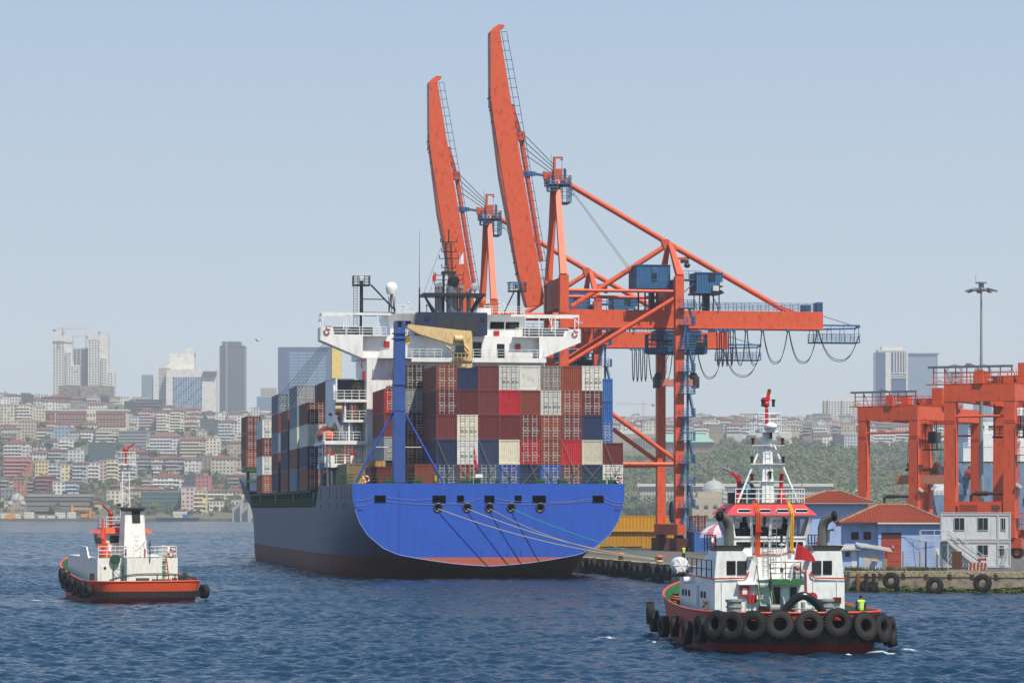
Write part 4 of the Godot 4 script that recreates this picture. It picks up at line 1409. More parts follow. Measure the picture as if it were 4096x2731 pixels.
	hr.bx(K(37.0, 0, 0).x, 39.25, K(0, 0, 96.9).z, K(42.4, 0, 0).x, 39.35, K(0, 0, 95.9).z)
	hr.rail([K(44.6, 42.9, 98.5), K(47.4, 42.9, 98.5)], 1.2, 3, 0.8, 0.04)
	hr.bx(K(44.0, 0, 0).x, 40.75, K(0, 0, 101).z, K(47.4, 0, 0).x, 40.9, K(0, 0, 98.4).z)
	hr.beam(K(47.0, 42.8, 98.6), K(44.4, 40.6, 98.6), 0.1, 0.14)
	hr.rail([K(27.0, 38.25, 98.9), K(42.0, 38.25, 98.9)], 1.15, 2, 1.5, 0.04)
	hr.rail([K(45.0, 38.25, 98.9), K(66.3, 38.25, 98.9), K(66.3, 38.25, 102.1)], 1.2, 3, 1.25, 0.04)
	hr.rail([K(45.0, 38.25, 102.1), K(66.3, 38.25, 102.1)], 1.2, 3, 1.25, 0.04)
	part(hr, "girder_walkway_rail", bl, t)
	var eh := MB.new()
	eh.bx(K(63.4, 0, 0).x, 36.2, K(0, 0, 101).z, K(64.6, 0, 0).x, 37.3, K(0, 0, 99.2).z)
	eh.bx(K(65.6, 0, 0).x, 36.2, K(0, 0, 101.6).z, K(66.4, 0, 0).x, 37.7, K(0, 0, 99.0).z)
	part(eh, "girder_end_gear", bl, t)
	# workshop hoist above the landside frame
	var wh := MB.new()
	wh.beam(K(44.2, 46.1, 100.5), K(47.2, 46.3, 100.5), 0.3, 0.35)
	wh.beam(K(44.3, 46.0, 100.5), K(44.4, 43.2, 100.5), 0.2, 0.2)
	part(wh, "service_hoist_beam", od, t)
	var wo := MB.new()
	wo.ball(K(45.7, 45.1, 100.5), Vector3(0.5, 0.4, 0.4), 10)
	wo.box(K(45.3, 45.7, 100.5), Vector3(1.2, 0.5, 0.5))
	part(wo, "service_hoist", blk, t)
	# stair tower on the landside leg
	var sc := MB.new()
	sc.beam(K(44.15, 2.2, 93.2), K(44.15, 35.6, 93.2), 0.3, 0.32)
	part(sc, "stair_column", bl, t)
	var lv := [5.2, 8.6, 11.9, 15.2, 18.6, 22.1, 25.5, 28.8, 32.1, 35.7, 38.2]
	for k in lv.size():
		var q := MB.new()
		q.bx(K(42.7, 0, 0).x, lv[k] - 2.1, K(0, 0, 94.0).z, K(45.2, 0, 0).x, lv[k] - 2.0, K(0, 0, 92.4).z)
		q.rail([K(42.8, lv[k], 92.45), K(45.15, lv[k], 92.45), K(45.15, lv[k], 94.0)], 1.15, 3, 0.6, 0.04)
		part(q, "stair_platform", bl, t)
		if k > 0:
			var f := MB.new()
			if k % 2: zig(f, 43.0, 43.9, lv[k - 1], lv[k], 92.9)
			else: zig(f, 45.0, 44.3, lv[k - 1], lv[k], 92.9)
			part(f, "stair_flight", bl, t)
	# trolley with its cab basket, spreader under it
	var x := trolley
	var tb := MB.new()
	var oct := []
	for k in 8:
		var an := TAU * (k + 0.5) / 8
		oct.append(Vector2(cos(an) * 4.9, sin(an) * 3.0))
	for k in 8:
		var a: Vector2 = oct[k]
		var e: Vector2 = oct[(k + 1) % 8]
		var n := 5
		for i in n + 1:
			var f := a.lerp(e, float(i) / n)
			tb.tube(K(x + f.x, 31.8, 100.5 + f.y), K(x + f.x, 34.6, 100.5 + f.y), 0.05, 4)
		for y in [31.9, 32.5, 33.2, 33.9, 34.6]:
			tb.tube(K(x + a.x, y, 100.5 + a.y), K(x + e.x, y, 100.5 + e.y), 0.06, 4)
		tb.quad(K(x + a.x * 0.96, 31.7, 100.5 + a.y * 0.96), K(x + e.x * 0.96, 31.7, 100.5 + e.y * 0.96), K(x + e.x, 32.6, 100.5 + e.y), K(x + a.x, 32.6, 100.5 + a.y))
		tb.tri(K(x, 31.75, 100.5), K(x + e.x, 31.75, 100.5 + e.y), K(x + a.x, 31.75, 100.5 + a.y))
	part(tb, "trolley_basket", mat(c("2b628f"), 0.55, 0.0, "worn"), t)
	var tr := MB.new()
	tr.bx(K(x - 3.4, 0, 0).x, 31.7, K(0, 0, 102.4).z, K(x + 3.4, 0, 0).x, 33.2, K(0, 0, 98.6).z)
	tr.bx(K(x - 2.2, 0, 0).x, 29.8, K(0, 0, 102.0).z, K(x + 2.6, 0, 0).x, 31.7, K(0, 0, 99.0).z)
	part(tr, "trolley", mat(c("17375c"), 0.5, 0.0, "worn"), t)
	var cw := MB.new()
	cw.bx(K(x + 2.4, 0, 0).x, 30.6, K(0, 0, 98.9).z, K(x + 4.2, 0, 0).x, 31.4, K(0, 0, 97.6).z)
	part(cw, "operator_cab_window", mat(c("0f161c"), 0.08, 0.0, ""), t)
	for dx in [-2.6, 2.6]:
		var q := MB.new()
		q.tube(K(x + dx * 0.4, 31.8, 100.5), K(x + dx, 28.3, 100.5), 0.05, 4)
		q.tube(K(x + dx, 31.8, 100.5), K(x + dx * 1.05, 28.3, 100.5), 0.05, 4)
		part(q, "hoist_rope", blk, t)
	var sp := MB.new()
	sp.bx(K(x - 2.6, 0, 0).x, 24.85, K(0, 0, 101.1).z, K(x + 2.9, 0, 0).x, 25.9, K(0, 0, 99.9).z)
	part(sp, "spreader", mat(c("c47a66"), 0.6, 0.0, "worn"), t)
	for dx in [-3.0, 3.0]:
		var q := MB.new()
		q.ball(K(x + dx * 0.9, 28.3, 100.5), Vector3(0.7, 0.75, 0.5), 10)
		q.bx(K(x + dx - 0.4, 0, 0).x, 24.6, K(0, 0, 101.4).z, K(x + dx + 0.4, 0, 0).x, 26.3, K(0, 0, 99.6).z)
		part(q, "spreader_sheave", mat(c("332c2b"), 0.6), t)
	var ld := MB.new()
	ld.ladder(K(x - 2.0, 28.6, 99.5), K(x - 2.0, 31.8, 99.5), Vector3(0.3, 0, 0), 0.3, 0.04)
	part(ld, "trolley_ladder", blk, t)
	# festoon cables under the rear girder
	var fx := [49.7, 50.4, 51.1, 51.8, 52.5, 54.4, 56.9, 60.9, 65.5, 72.0]
	for k in fx.size() - 1:
		for j in 2:
			var q := MB.new()
			q.path(sag(K(fx[k] + 0.12, 35.1, 98.4 + 0.3 * j), K(fx[k + 1] - 0.12, 35.1 if k < 8 else 34.6, 98.4 + 0.3 * j), [5.0, 5.1, 5.0, 5.0, 4.9, 4.9, 4.6, 4.5, 3.9][k] + 0.25 * j, 14), 0.055, 5)
			part(q, "festoon_cable", blk, t)
		var h := MB.new()
		h.box(K(fx[k], 35.3, 98.6), Vector3(0.45, 0.5, 0.5))
		part(h, "festoon_trolley", bl, t)
	# maintenance jib behind the girder
	var jb := MB.new()
	jb.beam(K(66.4, 36.2, 99.5), K(72.3, 36.2, 99.5), 0.25, 0.25)
	jb.beam(K(66.4, 35.7, 101.5), K(72.3, 35.9, 101.5), 0.25, 0.25)
	jb.beam(K(72.3, 36.1, 99.5), K(72.3, 36.1, 101.5), 0.2, 0.4)
	jb.tube(K(66.4, 37.8, 100.5), K(71.4, 36.3, 100.5), 0.06, 5)
	part(jb, "rear_jib", bl, t)
	var jk := MB.new()
	jk.bx(K(64.8, 0, 0).x, 31.55, K(0, 0, 102).z, K(72.2, 0, 0).x, 31.7, K(0, 0, 99).z)
	jk.rail([K(64.9, 33.7, 99), K(72.2, 33.7, 99)], 1.2, 3, 1.6, 0.04)
	jk.rail([K(64.9, 33.7, 102), K(72.2, 33.7, 102)], 1.2, 3, 1.6, 0.04)
	for p in [65.0, 67.8, 69.8, 72.1]:
		jk.tube(K(p, 33.7, 99), K(p, 36.1, 99.5), 0.05, 4)
		jk.tube(K(p, 33.7, 102), K(p, 36.0, 101.5), 0.05, 4)
	part(jk, "maintenance_basket", bl, t)
	# power cable reel at the sill
	var rl := MB.new()
	rl.tube(K(43.4, 7.9, 100.4), K(43.9, 7.9, 100.4), 1.65, 24)
	rl.torus(K(43.3, 7.9, 100.4), Vector3.RIGHT, 1.6, 0.12, 24, 6)
	rl.torus(K(44.0, 7.9, 100.4), Vector3.RIGHT, 1.6, 0.12, 24, 6)
	part(rl, "cable_reel", mat(c("1e4a78"), 0.5), t)
	return t
func build_quay_cranes() -> void:
	build_quay_crane("nearer orange quay crane, the one whose raised boom reaches highest", from_ship(34.0, 2.0, 100.5), 44.0)
	build_quay_crane("farther orange quay crane, its raised boom behind the ship's black mast", from_ship(32.0, 2.0, 154.5), 39.0)

# ---------------------------------------------------------------- quay and port buildings
const QH := 2.1
func build_quay() -> void:
	var a := from_ship(17.5, 0, 175.0)
	var k := from_ship(17.5, 0, -38.0)
	var edge := [Vector2(a.x, a.z), Vector2(k.x, k.z), Vector2(33.5, -297), Vector2(49.7, -291), Vector2(95, -276), Vector2(420, -276), Vector2(420, -545), Vector2(a.x + 20, -545)]
	var root := Node3D.new()
	root.name = "quay"
	add_child(root)
	tag(root, "concrete quay with an asphalt apron beside the ship", "", "", "structure")
	var conc := mat(c("b3a896"), 0.9, 0.0, "concrete", Vector3(0.09, 0.13, 0.09))
	var top := MB.new()
	var poly := PackedVector2Array(edge)
	var ix := Geometry2D.triangulate_polygon(poly)
	for i in range(0, ix.size(), 3):
		var p := [poly[ix[i]], poly[ix[i + 1]], poly[ix[i + 2]]]
		if (p[1] - p[0]).cross(p[2] - p[0]) > 0: p.reverse()
		top.tri(Vector3(p[0].x, QH, p[0].y), Vector3(p[1].x, QH, p[1].y), Vector3(p[2].x, QH, p[2].y))
	part(top, "apron", mat(c("6f6c68"), 0.95, 0.0, "concrete", Vector3(0.08, 0.08, 0.08)), root)
	for i in edge.size():
		var p: Vector2 = edge[i]
		var q: Vector2 = edge[(i + 1) % edge.size()]
		var w := MB.new()
		w.quad(Vector3(p.x, -3, p.y), Vector3(q.x, -3, q.y), Vector3(q.x, QH - 0.02, q.y), Vector3(p.x, QH - 0.02, p.y))
		part(w, "quay_wall", conc, root)
		if i < 4:
			# coping blocks along the edge, one by one
			var d := (q - p).normalized()
			var n := Vector2(d.y, -d.x)
			var ln := p.distance_to(q)
			var m := int(ln / 4.0)
			for j in m:
				var c0 := p + d * (j * ln / m + 0.02)
				var c1 := p + d * ((j + 1) * ln / m - 0.02)
				var b := MB.new()
				var o := -n * 0.06 if n.y > 0 or true else n
				var inn := n * 1.35
				var ys := QH + 0.05 + 0.02 * ((j * 7) % 3)
				b.hexa([Vector3((c0 + o).x, QH - 0.45, (c0 + o).y), Vector3((c1 + o).x, QH - 0.45, (c1 + o).y), Vector3((c1 + inn).x, QH - 0.45, (c1 + inn).y), Vector3((c0 + inn).x, QH - 0.45, (c0 + inn).y), Vector3((c0 + o).x, ys, (c0 + o).y), Vector3((c1 + o).x, ys, (c1 + o).y), Vector3((c1 + inn).x, ys, (c1 + inn).y), Vector3((c0 + inn).x, ys, (c0 + inn).y)])
				part(b, "coping_stone", mat(c("c6b998"), 0.9, 0.0, "concrete", Vector3(0.3, 0.3, 0.3)), root)
	# weed at the waterline of the near face
	var wd := MB.new()
	var rng := RandomNumberGenerator.new()
	rng.seed = 5
	for i in 420:
		var f := rng.randf() * 2.0
		var p: Vector2 = edge[2].lerp(edge[3], f) if f < 1.0 else edge[1 if f < 1.5 else 3].lerp(edge[2 if f < 1.5 else 4], fmod(f, 0.5) * 2.0)
		var s := rng.randf_range(0.12, 0.3)
		wd.ball(Vector3(p.x, rng.randf_range(0.1, 0.5), p.y + 0.05), Vector3(s * 1.6, s * 0.6, 0.08), 6)
	var wo := part(wd, "seaweed", mat(c("556b1c"), 0.9, 0.0, "rock", Vector3(1, 1, 1)), root, "green weed along the waterline")
	wo.set_meta("kind", "stuff")
	var tide := MB.new()
	for i in 90:
		var e: Vector2 = edge[1 + i / 30]
		var g: Vector2 = edge[2 + i / 30]
		var p := e.lerp(g, (i % 30) / 30.0)
		var q := e.lerp(g, (i % 30 + 1) / 30.0)
		var h := 0.6 + 0.25 * hn.get_noise_2d(i * 40.0, 3.0) + rng.randf_range(-0.08, 0.1)
		tide.quad(Vector3(p.x, -1, p.y + 0.02), Vector3(q.x, -1, q.y + 0.02), Vector3(q.x, h, q.y + 0.02), Vector3(p.x, h, p.y + 0.02))
	part(tide, "tide_band", mat(c("2e2c22"), 0.6, 0.0, "concrete"), root)
	# crane rails
	for x in [25.6, 43.0]:
		var r := MB.new()
		r.beam(from_ship(x, QH + 0.01, 50), from_ship(x, QH + 0.01, 174), 0.25, 0.06)
		part(r, "crane_rail", mat(c("3b3027"), 0.7), root)

var tyre_m := {}
func tyre_mesh(r: float, w: float) -> ArrayMesh:  # axis z, tread blocks on the rim
	var key := "%.2f %.2f" % [r, w]
	if tyre_m.has(key): return tyre_m[key]
	var b := MB.new()
	var pr := [[0.43, -0.34], [0.5, -0.47], [0.7, -0.5], [0.9, -0.46], [0.97, -0.36], [0.985, 0.0], [0.97, 0.36], [0.9, 0.46], [0.7, 0.5], [0.5, 0.47], [0.43, 0.34], [0.41, 0.0], [0.43, -0.34]]
	var p := []
	for q in pr: p.append([q[0] * r, q[1] * w])
	b.t = Transform3D(Basis(Vector3.RIGHT, PI / 2), Vector3.ZERO)
	b.lathe(p, 32)
	b.t = Transform3D()
	for i in 30:
		var an := TAU * i / 30
		for s in [-1, 1]:
			b.t = Transform3D(Basis(Vector3.BACK, an + s * 0.05), Vector3.ZERO)
			b.t = b.t * Transform3D(Basis(Vector3.RIGHT, s * 0.35), Vector3(r * 0.985, 0, s * w * 0.23))
			b.box(Vector3.ZERO, Vector3(r * 0.075, r * 0.11, w * 0.42))
	b.t = Transform3D()
	var m := b.mesh()
	tyre_m[key] = m
	return m
func tyre(label: String, at: Vector3, yaw: float, r: float, w: float, group: String, tilt := 0.0, called := "tyre_fender") -> void:
	var o := part(tyre_mesh(r, w), called, mat(c("1d1c1b"), 0.75, 0.0, "concrete", Vector3(0.9, 0.9, 0.9)), self)
	o.position = at
	o.rotation = Vector3(deg_to_rad(tilt), deg_to_rad(yaw), hash(label) % 7)
	tag(o, label, "tyre", group)

func build_port() -> void:
	var ords := ["first", "second", "third", "fourth", "fifth", "sixth", "seventh", "eighth", "ninth", "tenth", "eleventh", "twelfth", "thirteenth", "fourteenth", "fifteenth", "sixteenth"]
	# tyre row on the ship-side quay face
	for k in 15:
		var l := 33.0 - k * 3.6
		var r := 0.78 + 0.1 * ((k * 5) % 3)
		var p := from_ship(17.5 - 0.35, 0.95 + 0.2 * ((k * 7) % 3), l)
		tyre("worn black tyre on the shaded quay face, %s to the right of the ship's stern" % ords[k], p, SHIP_YAW + 84 + ((k * 13) % 5) * 5, r, 0.62, "tyres hung along the quay beside the ship")
	for k in 3:
		var px: float = [3566, 3741, 3932][k]
		var p := at_px(px, [2322, 2342, 2332][k], 293.5 - k * 1.7)
		tyre("big black tyre chained to the concrete quay face, %s of three from the left" % ords[k], p, -20, [0.8, 0.8, 0.86][k], 0.7, "tyres chained below the white cabin", -4)
		for s in [-1, 1]:
			var ch := MB.new()
			ch.tube(p + Vector3(s * 0.65, 0.45, -0.3), p + Vector3(s * 1.45, 0.95, -0.5), 0.035, 5)
			part(ch, "tyre_chain", mat(c("4a3020"), 0.8), get_node("quay"))
	for k in 9:
		var px: float = [3433, 3466, 3496, 3522, 3614, 3705, 3800, 3890, 3985][k]
		var q := MB.new()
		var p := at_px(px, 2300, 296.6 - (px - 3400) * 0.0098)
		var tall := k < 3
		q.bx(p.x - 0.16, 0.25 if tall else 1.35, p.z - 0.2, p.x + 0.16, 1.95, p.z + 0.32)
		part(q, "fender_post", mat(c(["8a5a35", "2a2422", "2a2422", "4a3326", "4a3326", "5a3a28", "4a3326", "53341f", "4a3326"][k]), 0.9, 0.0, "concrete"), get_node("quay"))
	# bollards
	for k in 2:
		var p := from_ship(18.3, QH, [14.2, -8.2][k])
		var t := thing("mooring_bollard", ["mushroom bollard with orange top, nearer the ship", "orange topped bollard holding the ship's mooring ropes"][k], "bollard", p, 0, "bollards on the quay edge")
		var b := MB.new()
		b.lathe([[0.0, 0.0], [0.42, 0.0], [0.36, 0.1], [0.27, 0.3], [0.26, 0.62], [0.32, 0.7]], 18)
		part(b, "stem", mat(c("5a3428"), 0.8, 0.0, "concrete"), t)
		var h := MB.new()
		h.lathe([[0.32, 0.66], [0.46, 0.7], [0.5, 0.8], [0.42, 0.93], [0.2, 0.98], [0.0, 0.99]], 18)
		part(h, "cap", mat(c("c55f35"), 0.6, 0.0, "worn"), t)
	# yellow containers and other freight on the apron
	freight("yellow", "blank", from_px_on_quay(2570, 488), "long yellow container on the ground beyond the crane leg", "freight on the apron", 90.0, 2.6)
	freight("yellow", "blank", from_px_on_quay(2700, 488), "long yellow container partly behind the crane bogies, on the ground", "freight on the apron", 90.0, 2.6)
	var y2 := freight("yellow", "blank", from_px_on_quay(2676, 487.6) + Vector3(0, 2.62, 0), "long yellow container stacked on top of another yellow one", "freight on the apron", 90.0, 2.6)
	freight("maroon", "door", from_px_on_quay(2868, 486) + Vector3(-3.0, 2.62, 0), "maroon container behind the tug's wheelhouse, beside the yellow one", "freight on the apron", 0.0, 2.6, 6.06)
	freight("maroon", "blank", from_px_on_quay(2868, 486) + Vector3(-3.0, 0, 0), "maroon container on the ground behind the tug's wheelhouse", "freight on the apron", 0.0, 2.6, 6.06)
	freight("blue", "blank", from_px_on_quay(2812, 440), "bright blue container standing right of the quay crane's stair", "freight on the apron", 4.0, 2.9, 6.06)
	# parasol
	var up := at_px(2880, 2200, 415)
	up.y = QH
	var um := thing("parasol", "wide striped parasol standing behind the white and red tug", "parasol", up, 0)
	for k in 16:
		var b := MB.new()
		var a0 := TAU * k / 16
		var a1 := TAU * (k + 1) / 16
		var pr := [Vector2(3.1, 2.3), Vector2(2.8, 3.0), Vector2(2.1, 3.6), Vector2(1.2, 4.0), Vector2(0.0, 4.15)]
		for i in 4:
			var e := []
			for an in [a0, a1]:
				for q in [pr[i], pr[i + 1]]:
					e.append(Vector3(cos(an) * q.x, q.y, sin(an) * q.x))
			b.quad(e[2], e[0], e[1], e[3])
		part(b, "cloth_gore", mat(c(["d9c4cc", "b87880", "dcd0d6", "8a94b8"][k % 4]), 0.8), um)
	var up2 := MB.new()
	up2.tube(Vector3(0, 0, 0), Vector3(0, 4.1, 0), 0.05, 8)
	part(up2, "pole", mat(c("777777"), 0.4, 0.5), um)
	build_cabin()
	build_houses()
	build_yard_cranes()
	build_mast_light()
	build_far_ship()
func from_px_on_quay(px: float, d: float) -> Vector3:
	return Vector3((px - 2048) * d / 12000, QH, -d)

func build_cabin() -> void:
	var p := at_px(3765, 0, 312)
	p.y = QH
	var t := thing("port_cabin", "white two storey cabin of stacked container units with outside stairs", "cabin", p, -4)
	var w := mat(c("c9cdcf"), 0.55, 0.0, "soft", Vector3(0.4, 0.1, 0.4))
	var trim := mat(c("b3babc"), 0.5, 0.0, "worn", Vector3(0.5, 0.5, 0.5))
	var gl := mat(c("1a2226"), 0.08, 0.0, "")
	var s := 312.0 / 12000
	var wd := 5.9
	var dp := 2.45
	for k in 2:
		var y0 := 0.12 + k * 2.85
		var b := MB.new()
		b.bx(0.08, y0 + 0.1, -dp, wd, y0 + 2.6, -0.06)
		b.bx(wd, y0 + 0.1, -dp, wd + 1.3, y0 + 2.6, -0.06)
		part(b, "unit_wall", w, t)
		var f := MB.new()
		for x in [0.0, wd - 0.08, wd + 1.18]:
			f.bx(x, y0, -0.16, x + 0.16, y0 + 2.78, 0.03)
		for y in [y0, y0 + 2.58]:
			f.bx(0.16, y, -0.16, wd - 0.08, y + 0.2, 0.02)
			f.bx(wd + 0.08, y, -0.16, wd + 1.18, y + 0.2, 0.02)
		part(f, "unit_frame", trim, t)
	for d in [[1.42, 4.05, 1.0, 1.22], [3.85, 4.05, 1.0, 1.22], [3.83, 1.45, 1.02, 1.0], [6.25, 4.05, 0.4, 1.2], [6.1, 1.3, 0.4, 1.1]]:
		var q := MB.new()
		q.bx(d[0], d[1], -0.08, d[0] + d[2], d[1] + d[3], -0.03)
		var pane := part(q, "window", gl, t)
		var fr := MB.new()
		for r in [[d[0] - 0.05, d[1] - 0.05, d[0] + d[2] + 0.05, d[1]], [d[0] - 0.05, d[1] + d[3], d[0] + d[2] + 0.05, d[1] + d[3] + 0.05], [d[0] - 0.05, d[1], d[0], d[1] + d[3]], [d[0] + d[2], d[1], d[0] + d[2] + 0.05, d[1] + d[3]], [d[0] + d[2] * 0.5, d[1], d[0] + d[2] * 0.5 + 0.04, d[1] + d[3]]]:
			fr.bx(r[0], r[1], -0.06, r[2], r[3], 0.02)
		part(fr, "window_frame", trim, pane)
	var dr := MB.new()
	dr.bx(0.1, 0.3, -0.07, 0.62, 2.35, -0.02)
	part(dr, "door", mat(c("8f979b"), 0.5), t)
	var rf := MB.new()
	rf.bx(-0.05, 5.8, -dp - 0.1, wd + 1.4, 5.88, 0.06)
	part(rf, "roof", trim, t)
	# platform and stair
	var pl := MB.new()
	pl.bx(-2.15, 2.88, -1.3, 0.7, 3.0, 0.75)
	for x in [-2.1, 0.64]:
		pl.bx(x, 0, 0.65, x + 0.09, 2.9, 0.74)
	part(pl, "platform", trim, t)
	var pr := MB.new()
	pr.rail([Vector3(-2.1, 3.0, -1.2), Vector3(-2.1, 3.0, 0.7), Vector3(0.66, 3.0, 0.7)], 1.0, 2, 1.4, 0.035)
	part(pr, "platform_rail", w, t)
	var st := MB.new()
	for z in [0.1, 0.75]:
		st.beam(Vector3(0.7, 2.9, z), Vector3(3.6, 0.45, z), 0.06, 0.22)
		for h in [0.5, 1.0]:
			st.tube(Vector3(0.8, 2.95 + h, z), Vector3(4.4, 0.35 + h, z), 0.03, 5)
	part(st, "stair_stringer", w, t)
	for i in 12:
		var q := MB.new()
		var f := (i + 0.5) / 12.0
		q.box(Vector3(lerpf(0.7, 3.7, f), lerpf(2.9, 0.4, f), 0.42), Vector3(0.26, 0.05, 0.62))
		part(q, "stair_tread", trim, t)
	var rk := MB.new()
	for k in 6:
		rk.tube(Vector3(6.15 + 0.1 * k, 0.35, 0.2), Vector3(6.7 + 0.06 * k, 2.15, 0.1), 0.03, 5)
	rk.tube(Vector3(6.0, 2.15, 0.12), Vector3(7.1, 2.15, 0.12), 0.04, 5)
	part(rk, "leaning_rack", w, t)
	var fl := MB.new()
	fl.tube(Vector3(5.7, 5.88, -0.4), Vector3(5.7, 6.2, -0.4), 0.04, 5)
	fl.box(Vector3(5.45, 6.3, -0.35), Vector3(0.4, 0.3, 0.25))
	fl.box(Vector3(5.95, 6.3, -0.35), Vector3(0.4, 0.3, 0.25))
	part(fl, "floodlight", mat(c("3a3d40"), 0.5), t)
	# loose things in front of it
	var sb := at_px(3810, 0, 309)
	var pn := thing("rusty_panel", "tall rusty sheet metal panel leaning under the cabin stairs", "panel", Vector3(sb.x, QH, sb.z), 0)
	var q2 := MB.new()
	corrugated(q2, Vector3(0, 0, 0), Vector3(1.0, 0, 0), 1.85, Vector3(0, 0, -0.05), 0.25)
	q2.bx(0, 0, -0.1, 1.0, 1.85, -0.07)
	part(q2, "sheet", mat(c("6b4526"), 0.85, 0.0, "concrete", Vector3(1.2, 1.2, 1.2)), pn)
	var eb := at_px(3875, 0, 305)
	var bk := thing("striped_block", "concrete block striped red and white at the quay edge", "barrier", Vector3(eb.x, QH, eb.z), -3)
	var bb := MB.new()
	bb.bx(0, 0, -0.8, 1.9, 0.75, 0)
	part(bb, "block", mat(c("c9c2b8"), 0.9, 0.0, "concrete"), bk)
	for k in 5:
		var q := MB.new()
		q.hexa([Vector3(0.12 + k * 0.37, 0.01, 0.012), Vector3(0.32 + k * 0.37, 0.01, 0.012), Vector3(0.32 + k * 0.37, 0.01, 0), Vector3(0.12 + k * 0.37, 0.01, 0), Vector3(0.16 + k * 0.37, 0.76, 0.012), Vector3(0.36 + k * 0.37, 0.76, 0.012), Vector3(0.36 + k * 0.37, 0.76, 0), Vector3(0.16 + k * 0.37, 0.76, 0)])
		part(q, "red_stripe", mat(c("983028"), 0.8, 0.0, "worn"), bk)
	var va := MB.new()
	va.tube(Vector3(1.2, 0.75, -0.4), Vector3(1.2, 1.15, -0.4), 0.13, 10)
	va.tube(Vector3(1.0, 1.1, -0.4), Vector3(1.8, 1.1, -0.4), 0.12, 10)
	va.tube(Vector3(1.75, 1.1, -0.4), Vector3(1.85, 1.1, -0.4), 0.22, 12)
	part(va, "pipe_fitting", mat(c("8c2f26"), 0.6), bk)

func tiled_roof(parent: Node, base: Array, ridge: Array, m: Material, mc: Material) -> void:
	# hip roof: base corners front-left, front-right, back-right, back-left; ridge left and right. Courses of tiles as real steps.
	var faces := [[base[0], base[1], ridge[1], ridge[0]], [base[1], base[2], ridge[1], ridge[1]], [base[2], base[3], ridge[0], ridge[1]], [base[3], base[0], ridge[0], ridge[0]]]
	for f in faces:
		var n := 15
		var up: Vector3 = ((f[1] - f[0]).cross(f[3] - f[0])).normalized()
		for i in n:
			var b := MB.new()
			var a0: Vector3 = f[0].lerp(f[3], float(i) / n)
			var b0: Vector3 = f[1].lerp(f[2], float(i) / n)
			var a1: Vector3 = f[0].lerp(f[3], (i + 1.0) / n)
			var b1: Vector3 = f[1].lerp(f[2], (i + 1.0) / n)
			var lift := up * 0.07
			b.quad(a0 + lift, b0 + lift, b1 + up * 0.012, a1 + up * 0.012)
			b.quad(a0, b0, b0 + lift, a0 + lift)
			var cnt := int(a0.distance_to(b0) / 0.3)
			for k in cnt:   # half-round cover tiles of the course
				var g0 := a0.lerp(b0, (k + 0.5) / cnt) + lift
				var g1 := a1.lerp(b1, (k + 0.5) / cnt) + up * 0.02
				if g0.distance_to(g1) > 0.9: continue
				b.beam(g0, g1, 0.13, 0.06, 0.1, 0.05, up)
			part(b, "tile_course", m, parent)
	for e in [[base[0], ridge[0]], [base[1], ridge[1]], [base[2], ridge[1]], [base[3], ridge[0]], [ridge[0], ridge[1]]]:
		var b := MB.new()
		b.tube(e[0] + Vector3(0, 0.06, 0), e[1] + Vector3(0, 0.08, 0), 0.14, 8)
		part(b, "ridge_tiles", mc, parent)

